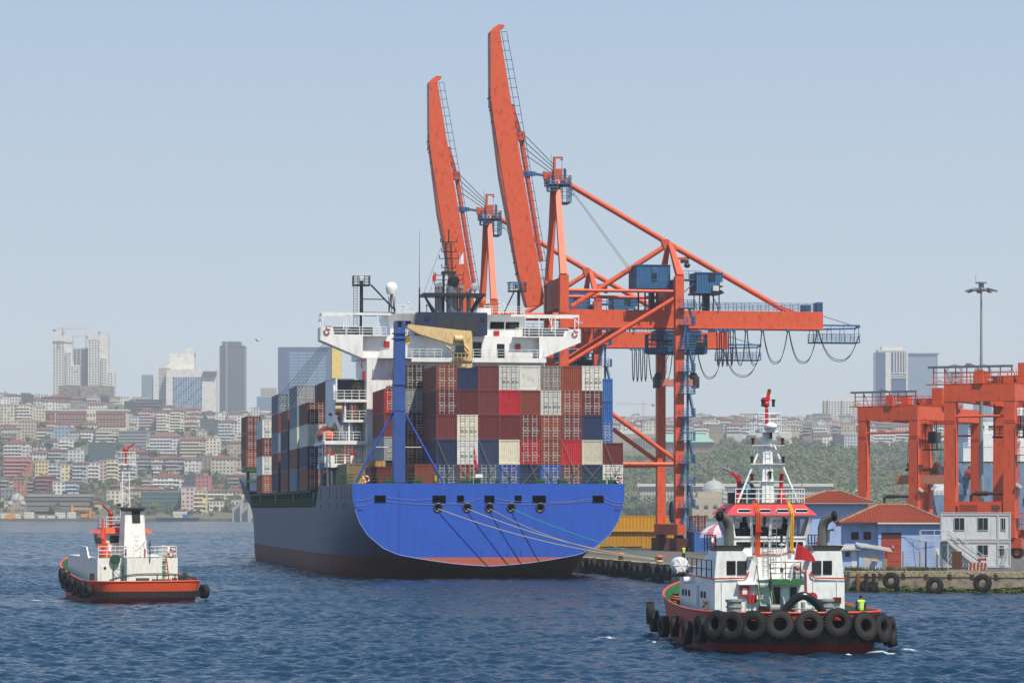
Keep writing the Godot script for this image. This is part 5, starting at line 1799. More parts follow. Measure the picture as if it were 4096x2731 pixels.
func build_houses() -> void:
	var tile := mat(c("b4553a"), 0.85, 0.0, "concrete", Vector3(0.8, 0.8, 0.8))
	var ridge := mat(c("a58c78"), 0.9, 0.0, "concrete")
	var wall := mat(c("9fb8e2"), 0.9, 0.0, "soft", Vector3(0.12, 0.06, 0.12))
	var trim := mat(c("d4d2ca"), 0.7)
	var brown := mat(c("4e1f1c"), 0.7)
	var D := 319.0
	var s := D / 12000.0
	var o := at_px(3382, 0, D)
	var t := thing("blue_house", "low blue house with red tiled hip roof and tall red door", "house", Vector3(o.x, QH, o.z), -3)
	# left wing set back, right wing proud
	var b := MB.new()
	b.bx(0, 0, -7.5, 3.5, 4.75, -0.6)
	b.bx(3.5, 0, -7.5, 10.3, 4.75, 0.0)
	part(b, "wall", wall, t)
	tiled_roof(t, [Vector3(-0.7, 4.75, 0.5), Vector3(10.9, 4.75, 0.6), Vector3(10.9, 4.75, -8.2), Vector3(-0.7, 4.75, -8.2)], [Vector3(3.7, 6.6, -3.8), Vector3(6.9, 6.6, -3.8)], tile, ridge)
	var ev := MB.new()
	ev.bx(3.4, 4.62, 0.35, 10.9, 4.78, 0.62)
	part(ev, "eave_board", trim, t)
	var ev2 := MB.new()
	ev2.bx(-0.7, 4.66, 0.3, 3.4, 4.76, 0.5)
	ev2.bx(-0.7, 4.68, -8.0, 10.9, 4.74, 0.3)
	part(ev2, "eave_soffit", mat(c("55606c"), 0.8), t)
	for d in [[0.68, 2.95, 0.8, 0.82, -0.6], [1.98, 2.95, 0.8, 0.85, -0.6], [3.85, 3.05, 2.1, 0.66, 0.0]]:
		var q := MB.new()
		q.bx(d[0], d[1], d[4] - 0.05, d[0] + d[2], d[1] + d[3], d[4] + 0.03)
		part(q, "shuttered_window", brown, t)
	for k in 2:
		var q := MB.new()
		q.bx(3.85 + k * 1.06, 0.02, -0.05, 3.85 + k * 1.06 + 1.03, 3.0, 0.05)
		for y in [0.7, 1.5, 2.3]:
			q.bx(3.9 + k * 1.06, y, 0.05, 3.8 + k * 1.06 + 1.03, y + 0.05, 0.07)
		part(q, "red_door_leaf", mat(c("a8402c"), 0.7, 0.0, "worn"), t)
	var sgn := MB.new()
	sgn.bx(4.85, 1.95, 0.075, 5.25, 2.4, 0.1)
	var sg := part(sgn, "door_sign", mat(c("8e2230"), 0.6, 0.0, ""), t)
	for k in 3:
		var q := MB.new()
		q.bx(4.9 + 0.03 * k, 2.28 - 0.12 * k, 0.1, 5.2 - 0.02 * k, 2.33 - 0.12 * k, 0.106)
		part(q, "sign_line", trim, sg)
	var dp := MB.new()
	dp.bx(6.4, 0, 0.0, 7.2, 0.06, 0.05)
	dp.path([Vector3(3.4, 3.1, 0.02), Vector3(6.2, 3.25, 0.02), Vector3(8.0, 2.7, 0.4), Vector3(9.8, 3.0, 0.4)], 0.02, 5)
	part(dp, "wall_cable", mat(c("2b2f36"), 0.6), t)
	# second house behind
	var o2 := at_px(3200, 0, 348)
	var t2 := thing("blue_house", "taller blue house behind, its roof partly hidden by the tug", "house", Vector3(o2.x, QH, o2.z), -3)
	var b2 := MB.new()
	b2.bx(0, 0, -7, 7.9, 6.9, 0)
	part(b2, "wall", wall, t2)
	tiled_roof(t2, [Vector3(-0.8, 6.9, 0.8), Vector3(8.7, 6.9, 0.8), Vector3(8.7, 6.9, -7.8), Vector3(-0.8, 6.9, -7.8)], [Vector3(3.2, 8.25, -3.5), Vector3(4.8, 8.25, -3.5)], tile, ridge)
	var gt := MB.new()
	gt.path([Vector3(8.6, 6.75, 0.75), Vector3(8.1, 6.0, 0.15), Vector3(7.75, 5.4, 0.1), Vector3(7.75, 0, 0.1)], 0.06, 6)
	gt.tube(Vector3(-0.8, 6.85, 0.85), Vector3(8.7, 6.85, 0.85), 0.07, 6)
	part(gt, "gutter", mat(c("8e979c"), 0.5), t2)
	var w2 := MB.new()
	w2.bx(4.2, 4.3, -0.05, 5.0, 5.1, 0.04)
	part(w2, "shuttered_window", brown, t2)
	# lean-to shed in front
	var o3 := at_px(3330, 0, 308)
	var t3 := thing("lean_to_shed", "small blue shed with corrugated sheet roofs and a sink outside", "shed", Vector3(o3.x, QH, o3.z), -3)
	var b3 := MB.new()
	b3.bx(0, 0, -2.5, 2.75, 2.05, -0.25)
	b3.bx(2.75, 0, -2.5, 5.3, 2.2, 0.0)
	part(b3, "wall", wall, t3)
	for r in [[Vector3(-0.4, 2.05, 0.35), Vector3(2.9, 2.12, 0.35), Vector3(2.9, 2.5, -2.6), Vector3(-0.4, 2.45, -2.6)], [Vector3(2.55, 2.5, 0.5), Vector3(6.1, 1.92, 0.5), Vector3(6.1, 2.15, -2.6), Vector3(2.55, 2.75, -2.6)]]:
		var q := MB.new()
		for i in 14:
			var a: Vector3 = r[0].lerp(r[1], i / 14.0)
			var e: Vector3 = r[0].lerp(r[1], (i + 0.55) / 14.0)
			var a2: Vector3 = r[3].lerp(r[2], i / 14.0)
			var e2: Vector3 = r[3].lerp(r[2], (i + 0.55) / 14.0)
			var g: Vector3 = r[0].lerp(r[1], (i + 1) / 14.0)
			var g2: Vector3 = r[3].lerp(r[2], (i + 1) / 14.0)
			q.quad(a + Vector3(0, 0.06, 0), e + Vector3(0, 0.06, 0), e2 + Vector3(0, 0.06, 0), a2 + Vector3(0, 0.06, 0))
			q.quad(e, g, g2, e2)
			q.quad(e, e + Vector3(0, 0.06, 0), e2 + Vector3(0, 0.06, 0), e2)
			q.quad(a, e, e + Vector3(0, 0.06, 0), a + Vector3(0, 0.06, 0))
		q.beam(r[0] - Vector3(0, 0.06, 0), r[1] - Vector3(0, 0.06, 0), 0.05, 0.1)
		part(q, "sheet_roof", mat(c("bdb9ae"), 0.7, 0.0, "worn"), t3)
	for d in [[2.0, 0.0, 0.55, 1.9, -0.25, "d3d6d6", "door"], [3.15, 0.0, 0.75, 1.75, 0.0, "b9b3ae", "open_doorway"], [1.35, 1.3, 0.45, 0.5, -0.25, "39424a", "window"], [3.95, 0.85, 0.85, 0.65, 0.0, "b5aa93", "tiled_panel"]]:
		var q := MB.new()
		q.bx(d[0], d[1], d[4] - 0.05, d[0] + d[2], d[1] + d[3], d[4] + 0.03)
		part(q, d[6], mat(c(d[5]), 0.6), t3)
	var sk := MB.new()
	sk.lathe([[0.0, 0.0], [0.16, 0.0], [0.05, 0.1], [0.05, 0.62], [0.3, 0.72], [0.36, 0.88], [0.28, 0.86], [0.0, 0.76]], 14, Vector3(4.4, 0.05, 0.3))
	part(sk, "wash_basin", trim, t3)
	var lb := thing("leaning_board", "grey weathered board propped against the small shed", "board", Vector3(at_px(3540, 0, 306).x, QH, -306), 0)
	var lq := MB.new()
	lq.beam(Vector3(0, 0, 0.2), Vector3(0.0, 1.15, -0.05), 0.5, 0.08)
	part(lq, "board", mat(c("8d887c"), 0.9, 0.0, "concrete"), lb)
	# yellow fence with thin wires
	var fo := at_px(3614, 0, 309)
	var fe := thing("wire_fence", "wire fence on rusty yellow posts before the blue house", "fence", Vector3(fo.x, QH, fo.z), -3)
	for k in 4:
		var q := MB.new()
		q.tube(Vector3(-1.72 + k * 1.72, 0, 0), Vector3(-1.72 + k * 1.72, 1.85, 0), 0.06, 8)
		part(q, "post", mat(c("b98a30"), 0.7, 0.0, "concrete", Vector3(1, 1, 1)), fe)
	for k in 6:
		var q := MB.new()
		q.tube(Vector3(-1.72, 0.3 + 0.3 * k, 0), Vector3(3.44, 0.3 + 0.3 * k, 0), 0.012, 4)
		part(q, "wire", mat(c("8d7f5c"), 0.6), fe)
	var po := at_px(3652, 0, 311)
	var pp := thing("thin_pole", "leaning thin pole with crossbars and cables beside the fence", "pole", Vector3(po.x, QH, po.z), 0)
	var pq := MB.new()
	pq.tube(Vector3(0.35, 0, 0), Vector3(0, 2.75, 0), 0.03, 6)
	pq.tube(Vector3(-0.5, 2.75, 0), Vector3(0.3, 2.75, 0), 0.02, 5)
	pq.tube(Vector3(-0.5, 2.4, 0), Vector3(0.2, 2.4, 0), 0.02, 5)
	part(pq, "pole_shaft", mat(c("3a3d42"), 0.6), pp)
	for k in 2:
		var st := at_px([3705.0, 3750.0][k], 0, 310)
		var so := thing("support_post", ["black steel post under the cabin platform", "black post with a white notice beside the cabin"][k], "post", Vector3(st.x, QH, st.z), 0)
		var q := MB.new()
		q.bx(-0.08, 0, -0.08, 0.08, 2.8 if k == 0 else 2.1, 0.08)
		part(q, "shaft", mat(c("23272b"), 0.6), so)
		if k == 1:
			var n := MB.new()
			n.bx(-0.15, 1.5, 0.09, 0.22, 2.2, 0.11)
			part(n, "notice", trim, so)
	# weeds along the edge
	var wg := MB.new()
	var rng := RandomNumberGenerator.new()
	rng.seed = 9
	for i in 1500:
		var px := rng.randf_range(3380, 3790)
		if sin(px * 0.05) + sin(px * 0.021) < 0.1 and rng.randf() < 0.8: continue
		var p := at_px(px, 0, rng.randf_range(300, 307))
		p.y = QH
		var d := Vector3(rng.randf_range(-0.3, 0.3), 1, rng.randf_range(-0.3, 0.3)) * rng.randf_range(0.1, 0.5)
		var w := Vector3(0.04, 0, 0.02)
		wg.tri(p - w, p + w, p + d)
	var go := part(wg, "weeds", mat(c("5c6a2c"), 0.9, 0.0, "rock", Vector3(1, 1, 1)), self)
	tag(go, "patchy weeds growing along the quay edge by the shed", "weeds", "", "stuff")

# ---------------------------------------------------------------- rubber-tyred yard cranes
func build_yard_crane(label: String, at: Vector3, yaw: float, hoist: bool, wb: float) -> void:
	# origin: ground under the near corner leg; x along the wheelbase (other legs at -8.6), -z along the 24 m span
	var t := thing("yard_crane", label, "crane", at, yaw, "orange rubber tyred yard cranes")
	var o := mat(c("d4562e"), 0.5, 0.0, "worn", Vector3(0.15, 0.05, 0.15))
	var od := mat(c("c0502a"), 0.6, 0.0, "worn", Vector3(0.3, 0.2, 0.3))
	var grey := mat(c("6a6f73"), 0.5)
	var blk := mat(c("1b1d20"), 0.6, 0.0, "")
	for z in [0.0, -24.0]:
		for x in [0.0, -wb]:
			var b := MB.new()
			b.beam(Vector3(x, 2.6, z), Vector3(x, 19.9, z), 1.55, 1.55, 1.4, 1.4)
			for y in [17.2, 17.5]:
				b.box(Vector3(x, y, z), Vector3(1.52, 0.12, 1.52))
			part(b, "leg", o, t)
			var k := MB.new()
			k.beam(Vector3(x + 0.75, 16.6, z + 0.72), Vector3(x + 0.8, 9.0, z + 0.72), 0.04, 0.1)
			part(k, "leg_conduit", blk, t)
			for w in [-0.9, 0.9]:
				var ty := part(tyre_mesh(0.78, 0.6), "wheel", mat(c("1d1c1b"), 0.8), t)
				ty.position = Vector3(x + w, 0.78, z)
				var hb := MB.new()
				hb.tube(Vector3(0, 0, -0.28), Vector3(0, 0, 0.28), 0.36, 12)
				part(hb, "rim", od, ty)
			var bg := MB.new()
			bg.bx(x - 1.5, 1.3, z - 0.5, x + 1.5, 2.6, z + 0.5)
			part(bg, "bogie", od, t)
		var s := MB.new()
		s.bx(-wb, 2.2, z - 0.55, 0, 3.4, z + 0.55)
		part(s, "sill_beam", o, t)
		var tp := MB.new()
		tp.bx(-wb - 0.75, 19.9, z - 0.75, 0.75, 22.0, z + 0.75)
		part(tp, "end_beam", o, t)
		var tt := MB.new()
		tt.tube(Vector3(-wb + 0.7, 18.0, z + 0.3), Vector3(-0.7, 18.0, z + 0.3), 0.16, 8)
		part(tt, "leg_tie", o, t)
	for x in [0.0, -wb]:
		var g := MB.new()
		g.bx(x - 0.72, 20.0, -23.2, x + 0.72, 22.05, -0.76)
		part(g, "span_girder", o, t)
	# walkway truss over the near end beam with its grey roof
	var wk := MB.new()
	for k in 8:
		var x := -9.9 + k * 1.45
		wk.beam(Vector3(x, 22.05, 0.4), Vector3(x, 24.2, 0.4), 0.12, 0.14)
		if k % 3 == 1: wk.beam(Vector3(x, 24.1, 0.4), Vector3(x + 0.9, 22.1, 0.4), 0.1, 0.1)
	for y in [22.4, 23.0, 23.6]:
		wk.tube(Vector3(-10.0, y, 0.4), Vector3(0.3, y, 0.4), 0.05, 5)
	wk.beam(Vector3(-10.8, 22.1, 0.3), Vector3(0.2, 22.1, 0.3), 0.9, 0.14)
	part(wk, "end_walkway", od, t)
	var wr := MB.new()
	wr.beam(Vector3(-10.6, 24.3, 0.4), Vector3(0.4, 24.3, 0.4), 0.5, 0.28)
	wr.hexa([Vector3(-5.8, 24.45, 0.6), Vector3(-4.4, 24.45, 0.6), Vector3(-4.4, 24.45, 0.1), Vector3(-5.8, 24.45, 0.1), Vector3(-5.6, 24.75, 0.5), Vector3(-5.2, 24.75, 0.5), Vector3(-5.2, 24.75, 0.2), Vector3(-5.6, 24.75, 0.2)])
	part(wr, "cable_tray", grey, t)
	var bx := MB.new()
	bx.bx(-4.4, 22.1, 0.2, -3.3, 23.8, 1.0)
	part(bx, "electric_cabinet", o, t)
	for k in 4:
		var l := MB.new()
		l.box(Vector3(-9.0 + k * 2.2, 22.6, 0.75), Vector3(0.5, 0.2, 0.3))
		part(l, "work_lamp", mat(c("c9c6a8"), 0.4), t)
	# trolley on the span girders
	var tz := -12.0
	var tr := MB.new()
	tr.bx(-10.0, 22.1, tz - 3.6, 1.2, 22.6, tz + 3.6)
	part(tr, "trolley_deck", od, t)
	var trr := MB.new()
	trr.rail([Vector3(-10.0, 22.6, tz + 3.5), Vector3(1.1, 22.6, tz + 3.5), Vector3(1.1, 22.6, tz - 3.5)], 1.3, 3, 1.2, 0.05)
	part(trr, "trolley_rail", od, t)
	for p in [[-1.6, 0.2, 2.6, 1.6], [-3.6, -2.2, 1.0, 1.2], [-7.5, -5.6, 1.5, 1.6]]:
		var q := MB.new()
		q.bx(p[0], 22.6, tz + 0.5, p[1], 22.6 + p[2], tz + 0.5 + p[3])
		part(q, "trolley_machinery", o, t)
	var dr := MB.new()
	dr.tube(Vector3(-6.0, 23.2, tz - 1.5), Vector3(-1.0, 23.2, tz - 1.5), 0.55, 12)
	part(dr, "hoist_drum", blk, t)
	var cab := MB.new()
	cab.bx(-2.7, 16.6, tz - 1.0, -1.4, 18.4, tz + 1.0)
	part(cab, "operator_cab", mat(c("1d2c2b"), 0.1, 0.0, ""), t)
	var cbf := MB.new()
	for x in [-4.9, -3.0, -1.1]:
		cbf.beam(Vector3(x, 15.7, tz + 1.3), Vector3(x, 20.0, tz + 1.3), 0.1, 0.1)
	cbf.rail([Vector3(-5.0, 15.7, tz + 1.3), Vector3(-1.0, 15.7, tz + 1.3)], 1.2, 3, 0.8, 0.05)
	cbf.bx(-5.2, 15.5, tz - 1.2, -1.0, 15.7, tz + 1.4)
	part(cbf, "cab_frame", blk, t)
	if hoist:
		for x in [-6.2, -1.6]:
			for dz in [-1.2, 1.2]:
				var q := MB.new()
				q.tube(Vector3(x, 12.4, tz + dz), Vector3(x * 0.9, 22.0, tz + dz), 0.035, 4)
				part(q, "hoist_rope", blk, t)
		var sp := MB.new()
		sp.bx(-8.2, 10.2, tz - 1.2, 0.6, 11.6, tz + 1.2)
		part(sp, "spreader", mat(c("c98a72"), 0.6, 0.0, "worn"), t)
		var sh := MB.new()
		sh.bx(-6.6, 12.2, tz - 0.8, -1.2, 12.7, tz + 0.8)
		for x in [-6.2, -4.6, -1.6]:
			sh.ball(Vector3(x, 13.2, tz), Vector3(0.5, 0.55, 0.5), 10)
		sh.hexa([Vector3(-2.6, 11.6, tz + 0.8), Vector3(-0.8, 11.6, tz + 0.8), Vector3(-0.8, 11.6, tz - 0.8), Vector3(-2.6, 11.6, tz - 0.8), Vector3(-2.0, 13.4, tz + 0.4), Vector3(-1.4, 13.4, tz + 0.4), Vector3(-1.4, 13.4, tz - 0.4), Vector3(-2.0, 13.4, tz - 0.4)])
		part(sh, "headblock", mat(c("4a2a24"), 0.7), t)
	# generator house, exhaust pipe, stairs and lamps on the near frame
	var gh := MB.new()
	gh.bx(-6.6, 3.4, -0.9, -1.0, 7.2, 0.9)
	var g2 := part(gh, "generator_house", o, t)
	for s in [[-6.2, 2.2], [-2.1, 0.9]]:
		var q := MB.new()
		for k in 6:
			q.bx(s[0], 5.4 + k * 0.26, 0.9, s[0] + s[1], 5.52 + k * 0.26, 0.98)
		part(q, "louvre", od, g2)
	var ex := MB.new()
	ex.path([Vector3(-5.0, 7.2, 0.4), Vector3(-5.0, 7.9, 0.4), Vector3(-4.6, 8.2, 0.4), Vector3(-0.7, 8.2, 0.6)], 0.2, 8)
	ex.tube(Vector3(-4.4, 8.2, 0.4), Vector3(-2.8, 8.2, 0.5), 0.32, 10)
	part(ex, "exhaust_pipe", mat(c("4a2c25"), 0.8, 0.0, "concrete"), t)
	var ld := MB.new()
	ld.ladder(Vector3(0.95, 3.0, -0.5), Vector3(0.95, 20.0, -0.5), Vector3(0, 0, 0.3), 0.4, 0.04)
	for k in 4:
		ld.bx(0.8, 5.0 + k * 4.0, -1.2, 1.6, 5.1 + k * 4.0, 0.5)
	part(ld, "leg_ladder", od, t)
	for y in [9.2, 9.4]:
		var lm := MB.new()
		lm.beam(Vector3(1.0 if y > 9.3 else -9.4, y, 0.9), Vector3(1.7 if y > 9.3 else -10.0, y - 0.5, 0.9), 0.35, 0.3)
		part(lm, "flood_lamp", mat(c("d8d8d2"), 0.4), t)
	var stp := MB.new()
	stp.bx(-6.5, 3.4, -24.5, -2.0, 3.5, -22.5)
	stp.rail([Vector3(-6.5, 3.5, -22.5), Vector3(-2.0, 3.5, -22.5)], 2.2, 3, 1.1, 0.06)
	for i in 10:
		stp.box(Vector3(-2.0 + i * 0.2, 3.5 + i * 0.34, -22.8), Vector3(0.25, 0.06, 0.9))
	part(stp, "rear_stair", od, t)
func build_yard_cranes() -> void:
	var a := at_px(3662, 0, 460)
	build_yard_crane("farther orange yard crane standing behind the blue houses", Vector3(a.x, QH, a.z), -31.7, true, 8.6)
	var b := at_px(4044, 0, 379)
	build_yard_crane("nearer orange yard crane cut off by the right edge", Vector3(b.x, QH, b.z), -24.0, false, 7.7)

func build_mast_light() -> void:
	var p := at_px(3927, 0, 385)
	var t := thing("floodlight_mast", "tall grey floodlight mast rising behind the white cabin", "lamp mast", Vector3(p.x, QH, p.z), 0)
	var m := mat(c("9da4a3"), 0.45, 0.4, "soft")
	for k in 4:
		var b := MB.new()
		var y0 := k * 8.6
		b.tube(Vector3(0, y0, 0), Vector3(0, y0 + 8.6, 0), 0.38 - 0.07 * k, 14, 0.33 - 0.07 * k)
		part(b, "mast_section", m, t)
	var h := MB.new()
	h.torus(Vector3(0, 34.3, 0), Vector3.UP, 1.1, 0.08, 20, 6)
	h.tube(Vector3(-1.1, 34.3, 0), Vector3(1.1, 34.3, 0), 0.05, 5)
	h.tube(Vector3(0, 34.3, -1.1), Vector3(0, 34.3, 1.1), 0.05, 5)
	h.tube(Vector3(0, 34.2, 0), Vector3(0, 35.3, 0), 0.35, 10)
	h.tube(Vector3(0, 35.2, 0), Vector3(0, 35.35, 0), 0.75, 14)
	h.tube(Vector3(-0.7, 35.3, 0), Vector3(-0.7, 36.3, 0), 0.03, 4)
	part(h, "lamp_ring", m, t)
	for k in 8:
		var an := TAU * k / 8
		var q := MB.new()
		q.t = Transform3D(Basis(Vector3.UP, -an), Vector3(cos(an) * 1.55, 34.3, sin(an) * 1.55))
		q.beam(Vector3(-0.5, 0.18, 0), Vector3(0.5, -0.12, 0), 0.55, 0.22)
		part(q, "floodlight", mat(c("7d8482"), 0.4), t)

func build_far_ship() -> void:
	var o := at_px(3735, 0, 640)
	var t := thing("grey_blue_ship", "grey blue ship with white upperworks behind the yard cranes", "ship", Vector3(o.x, 0, o.z), 6)
	var hull := mat(c("6d86a3"), 0.6, 0.0, "hull", Vector3(0.1, 0.03, 0.1))
	var w := mat(c("dfe3e4"), 0.55, 0.0, "soft")
	var b := MB.new()
	b.hexa([Vector3(2.5, -1, 0), Vector3(60, -1, 0), Vector3(60, -1, -20), Vector3(2.5, -1, -20), Vector3(0, 11.5, 0), Vector3(60, 11.5, 0), Vector3(60, 11.5, -20), Vector3(0, 11.5, -20)])
	b.hexa([Vector3(7.6, 11.5, 0.02), Vector3(60, 11.5, 0.02), Vector3(60, 11.5, -20), Vector3(7.6, 11.5, -20), Vector3(5.4, 17.8, 0.02), Vector3(60, 18.6, 0.02), Vector3(60, 18.6, -20), Vector3(5.4, 17.8, -20)])
	part(b, "hull", hull, t)
	for d in [[6.8, 18.6, 21.5, 30.0, -1.0], [8.0, 21.5, 24.6, 26.0, -1.4], [9.0, 24.6, 27.2, 22.0, -2.0], [16.4, 27.2, 29.8, 21.4, -2.4]]:
		var q := MB.new()
		q.bx(d[0], d[1], -18, d[3], d[2], d[4])
		part(q, "upper_deck_house", w, t)
		var r := MB.new()
		r.rail([Vector3(d[0], d[2], d[4] + 0.1), Vector3(d[3], d[2], d[4] + 0.1)], 1.1, 3, 1.6, 0.05)
		part(r, "deck_rail", w, t)
	for k in 8:
		var q := MB.new()
		q.bx(8.4 + k * 2.1, 25.3, -2.1, 9.6 + k * 2.1, 26.3, -1.96)
		part(q, "window", mat(c("20343c"), 0.1, 0.0, ""), t)
	for k in 3:
		var q := MB.new()
		q.bx(19.6 + k * 0.9, 9.2, -0.1, 20.1 + k * 0.9, 10.8, 0.06)
		part(q, "hull_slot", mat(c("20262c"), 0.6), t)
	var fu := MB.new()
	fu.hexa([Vector3(17.0, 24.6, -3), Vector3(21.5, 24.6, -3), Vector3(21.5, 24.6, -9), Vector3(17.0, 24.6, -9), Vector3(16.6, 33.4, -3.4), Vector3(20.6, 33.4, -3.4), Vector3(20.6, 33.4, -8.6), Vector3(16.6, 33.4, -8.6)])
	part(fu, "funnel", w, t)
	var ms := MB.new()
	for x in [16.6, 20.6]:
		ms.tube(Vector3(x, 29.8, -4), Vector3(18.6 + (x - 18.6) * 0.35, 38.8, -4), 0.16, 6)
	for k in 6:
		ms.tube(Vector3(16.4 + k * 0.2, 31 + k * 1.3, -4), Vector3(20.8 - k * 0.2, 31 + k * 1.3, -4), 0.1, 5)
	part(ms, "mast", w, t)
	var dm := MB.new()
	dm.ball(Vector3(17.8, 23.0, -0.2), Vector3(1.5, 1.5, 1.5), 14)
	part(dm, "satellite_dome", w, t)
	var sn := MB.new()
	sn.bx(0.2, 11.5, -3, 6.6, 14.0, -0.3)
	sn.rail([Vector3(0.2, 11.5, 0), Vector3(7.4, 11.5, 0)], 1.2, 3, 0.9, 0.05)
	part(sn, "foredeck_house", w, t)
	var lb := thing("lifeboat", "orange red lifeboat hanging beside the grey blue ship", "lifeboat", t.position + Vector3(7.6, 15.8, 1.4), 6)
	var q2 := MB.new()
	q2.ball(Vector3.ZERO, Vector3(1.1, 1.2, 2.4), 14)
	part(q2, "hull", mat(c("b4372a"), 0.5), lb)
	var q3 := MB.new()
	q3.tube(Vector3(0.0, 1.0, 0.4), Vector3(0.0, 1.7, 0.4), 0.55, 10)
	part(q3, "conning_dome", mat(c("b4372a"), 0.5), lb)

# ---------------------------------------------------------------- people
var figure := {}
func capsule_d(p: Vector3, q: Array) -> float:
	var pa: Vector3 = p - q[0]
	var ba: Vector3 = q[1] - q[0]
	var h := clampf(pa.dot(ba) / maxf(ba.length_squared(), 1e-6), 0, 1)
	return (pa - ba * h).length() - lerpf(q[2], q[3], h)
func sdf_mesh(bones: Array, cell: float, k: float, y0: float, y1: float, grow := 0.0) -> ArrayMesh:
	# smooth union of tapered capsules, meshed as surface nets
	var lo := Vector3(9, 9, 9)
	var hi := -lo
	for q in bones:
		for e in 2:
			var r: float = q[2 + e] + grow + 2.5 * cell
			lo = lo.min(q[e] - Vector3(r, r, r))
			hi = hi.max(q[e] + Vector3(r, r, r))
	var nx := int((hi.x - lo.x) / cell) + 2
	var ny := int((hi.y - lo.y) / cell) + 2
	var nz := int((hi.z - lo.z) / cell) + 2
	var f := PackedFloat32Array()
	f.resize(nx * ny * nz)
	f.fill(9.0)
	for y in ny:
		for z in nz:
			for x in nx:
				var p := lo + Vector3(x, y, z) * cell
				var d := 9.0
				for q in bones:
					var e := capsule_d(p, q) - grow
					if e > 0.3: continue
					var h := clampf(0.5 + 0.5 * (d - e) / k, 0, 1)
					d = lerpf(d, e, h) - k * h * (1 - h) if d < 8 else e
				d = maxf(d, maxf(y0 - p.y, p.y - y1))
				f[(y * nz + z) * nx + x] = d
	var at := {}
	var b := MB.new()
	var off := [Vector3i(0, 0, 0), Vector3i(1, 0, 0), Vector3i(0, 1, 0), Vector3i(1, 1, 0), Vector3i(0, 0, 1), Vector3i(1, 0, 1), Vector3i(0, 1, 1), Vector3i(1, 1, 1)]
	var ed := [[0, 1], [2, 3], [4, 5], [6, 7], [0, 2], [1, 3], [4, 6], [5, 7], [0, 4], [1, 5], [2, 6], [3, 7]]
	for y in ny - 1:
		for z in nz - 1:
			for x in nx - 1:
				var i0 := (y * nz + z) * nx + x
				var s := f[i0] < 0
				if (f[i0 + 1] < 0) == s and (f[i0 + nx] < 0) == s and (f[i0 + nx + 1] < 0) == s and (f[i0 + nx * nz] < 0) == s and (f[i0 + nx * nz + 1] < 0) == s and (f[i0 + nx * nz + nx] < 0) == s and (f[i0 + nx * nz + nx + 1] < 0) == s:
					continue
				var val := []
				for o in off:
					val.append(f[((y + o.y) * nz + z + o.z) * nx + x + o.x])
				var sum := Vector3.ZERO
				var cnt := 0
				for e in ed:
					if (val[e[0]] < 0) != (val[e[1]] < 0):
						var w: float = val[e[0]] / (val[e[0]] - val[e[1]])
						sum += Vector3(off[e[0]]).lerp(Vector3(off[e[1]]), w)
						cnt += 1
				at[i0] = lo + (Vector3(x, y, z) + sum / cnt) * cell
	var grad := func(p: Vector3) -> Vector3:
		var q := (p - lo) / cell
		var x := clampi(roundi(q.x), 1, nx - 2)
		var y := clampi(roundi(q.y), 1, ny - 2)
		var z := clampi(roundi(q.z), 1, nz - 2)
		var i := (y * nz + z) * nx + x
		return Vector3(f[i + 1] - f[i - 1], f[i + nx * nz] - f[i - nx * nz], f[i + nx] - f[i - nx]).normalized()
	var st := [1, nx * nz, nx]
	for y in range(1, ny - 1):
		for z in range(1, nz - 1):
			for x in range(1, nx - 1):
				var i := (y * nz + z) * nx + x
				for a in 3:
					if (f[i] < 0) == (f[i + st[a]] < 0): continue
					var u: int = st[(a + 1) % 3]
					var w: int = st[(a + 2) % 3]
					var q := [i, i - u, i - u - w, i - w]
					if not (at.has(q[0]) and at.has(q[1]) and at.has(q[2]) and at.has(q[3])): continue
					if f[i] > 0: q.reverse()
					var p := [at[q[0]], at[q[1]], at[q[2]], at[q[3]]]
					var m := [grad.call(p[0]), grad.call(p[1]), grad.call(p[2]), grad.call(p[3])]
					b.squad(p[0], p[1], p[2], p[3], m[0], m[1], m[2], m[3])
	return b.mesh()
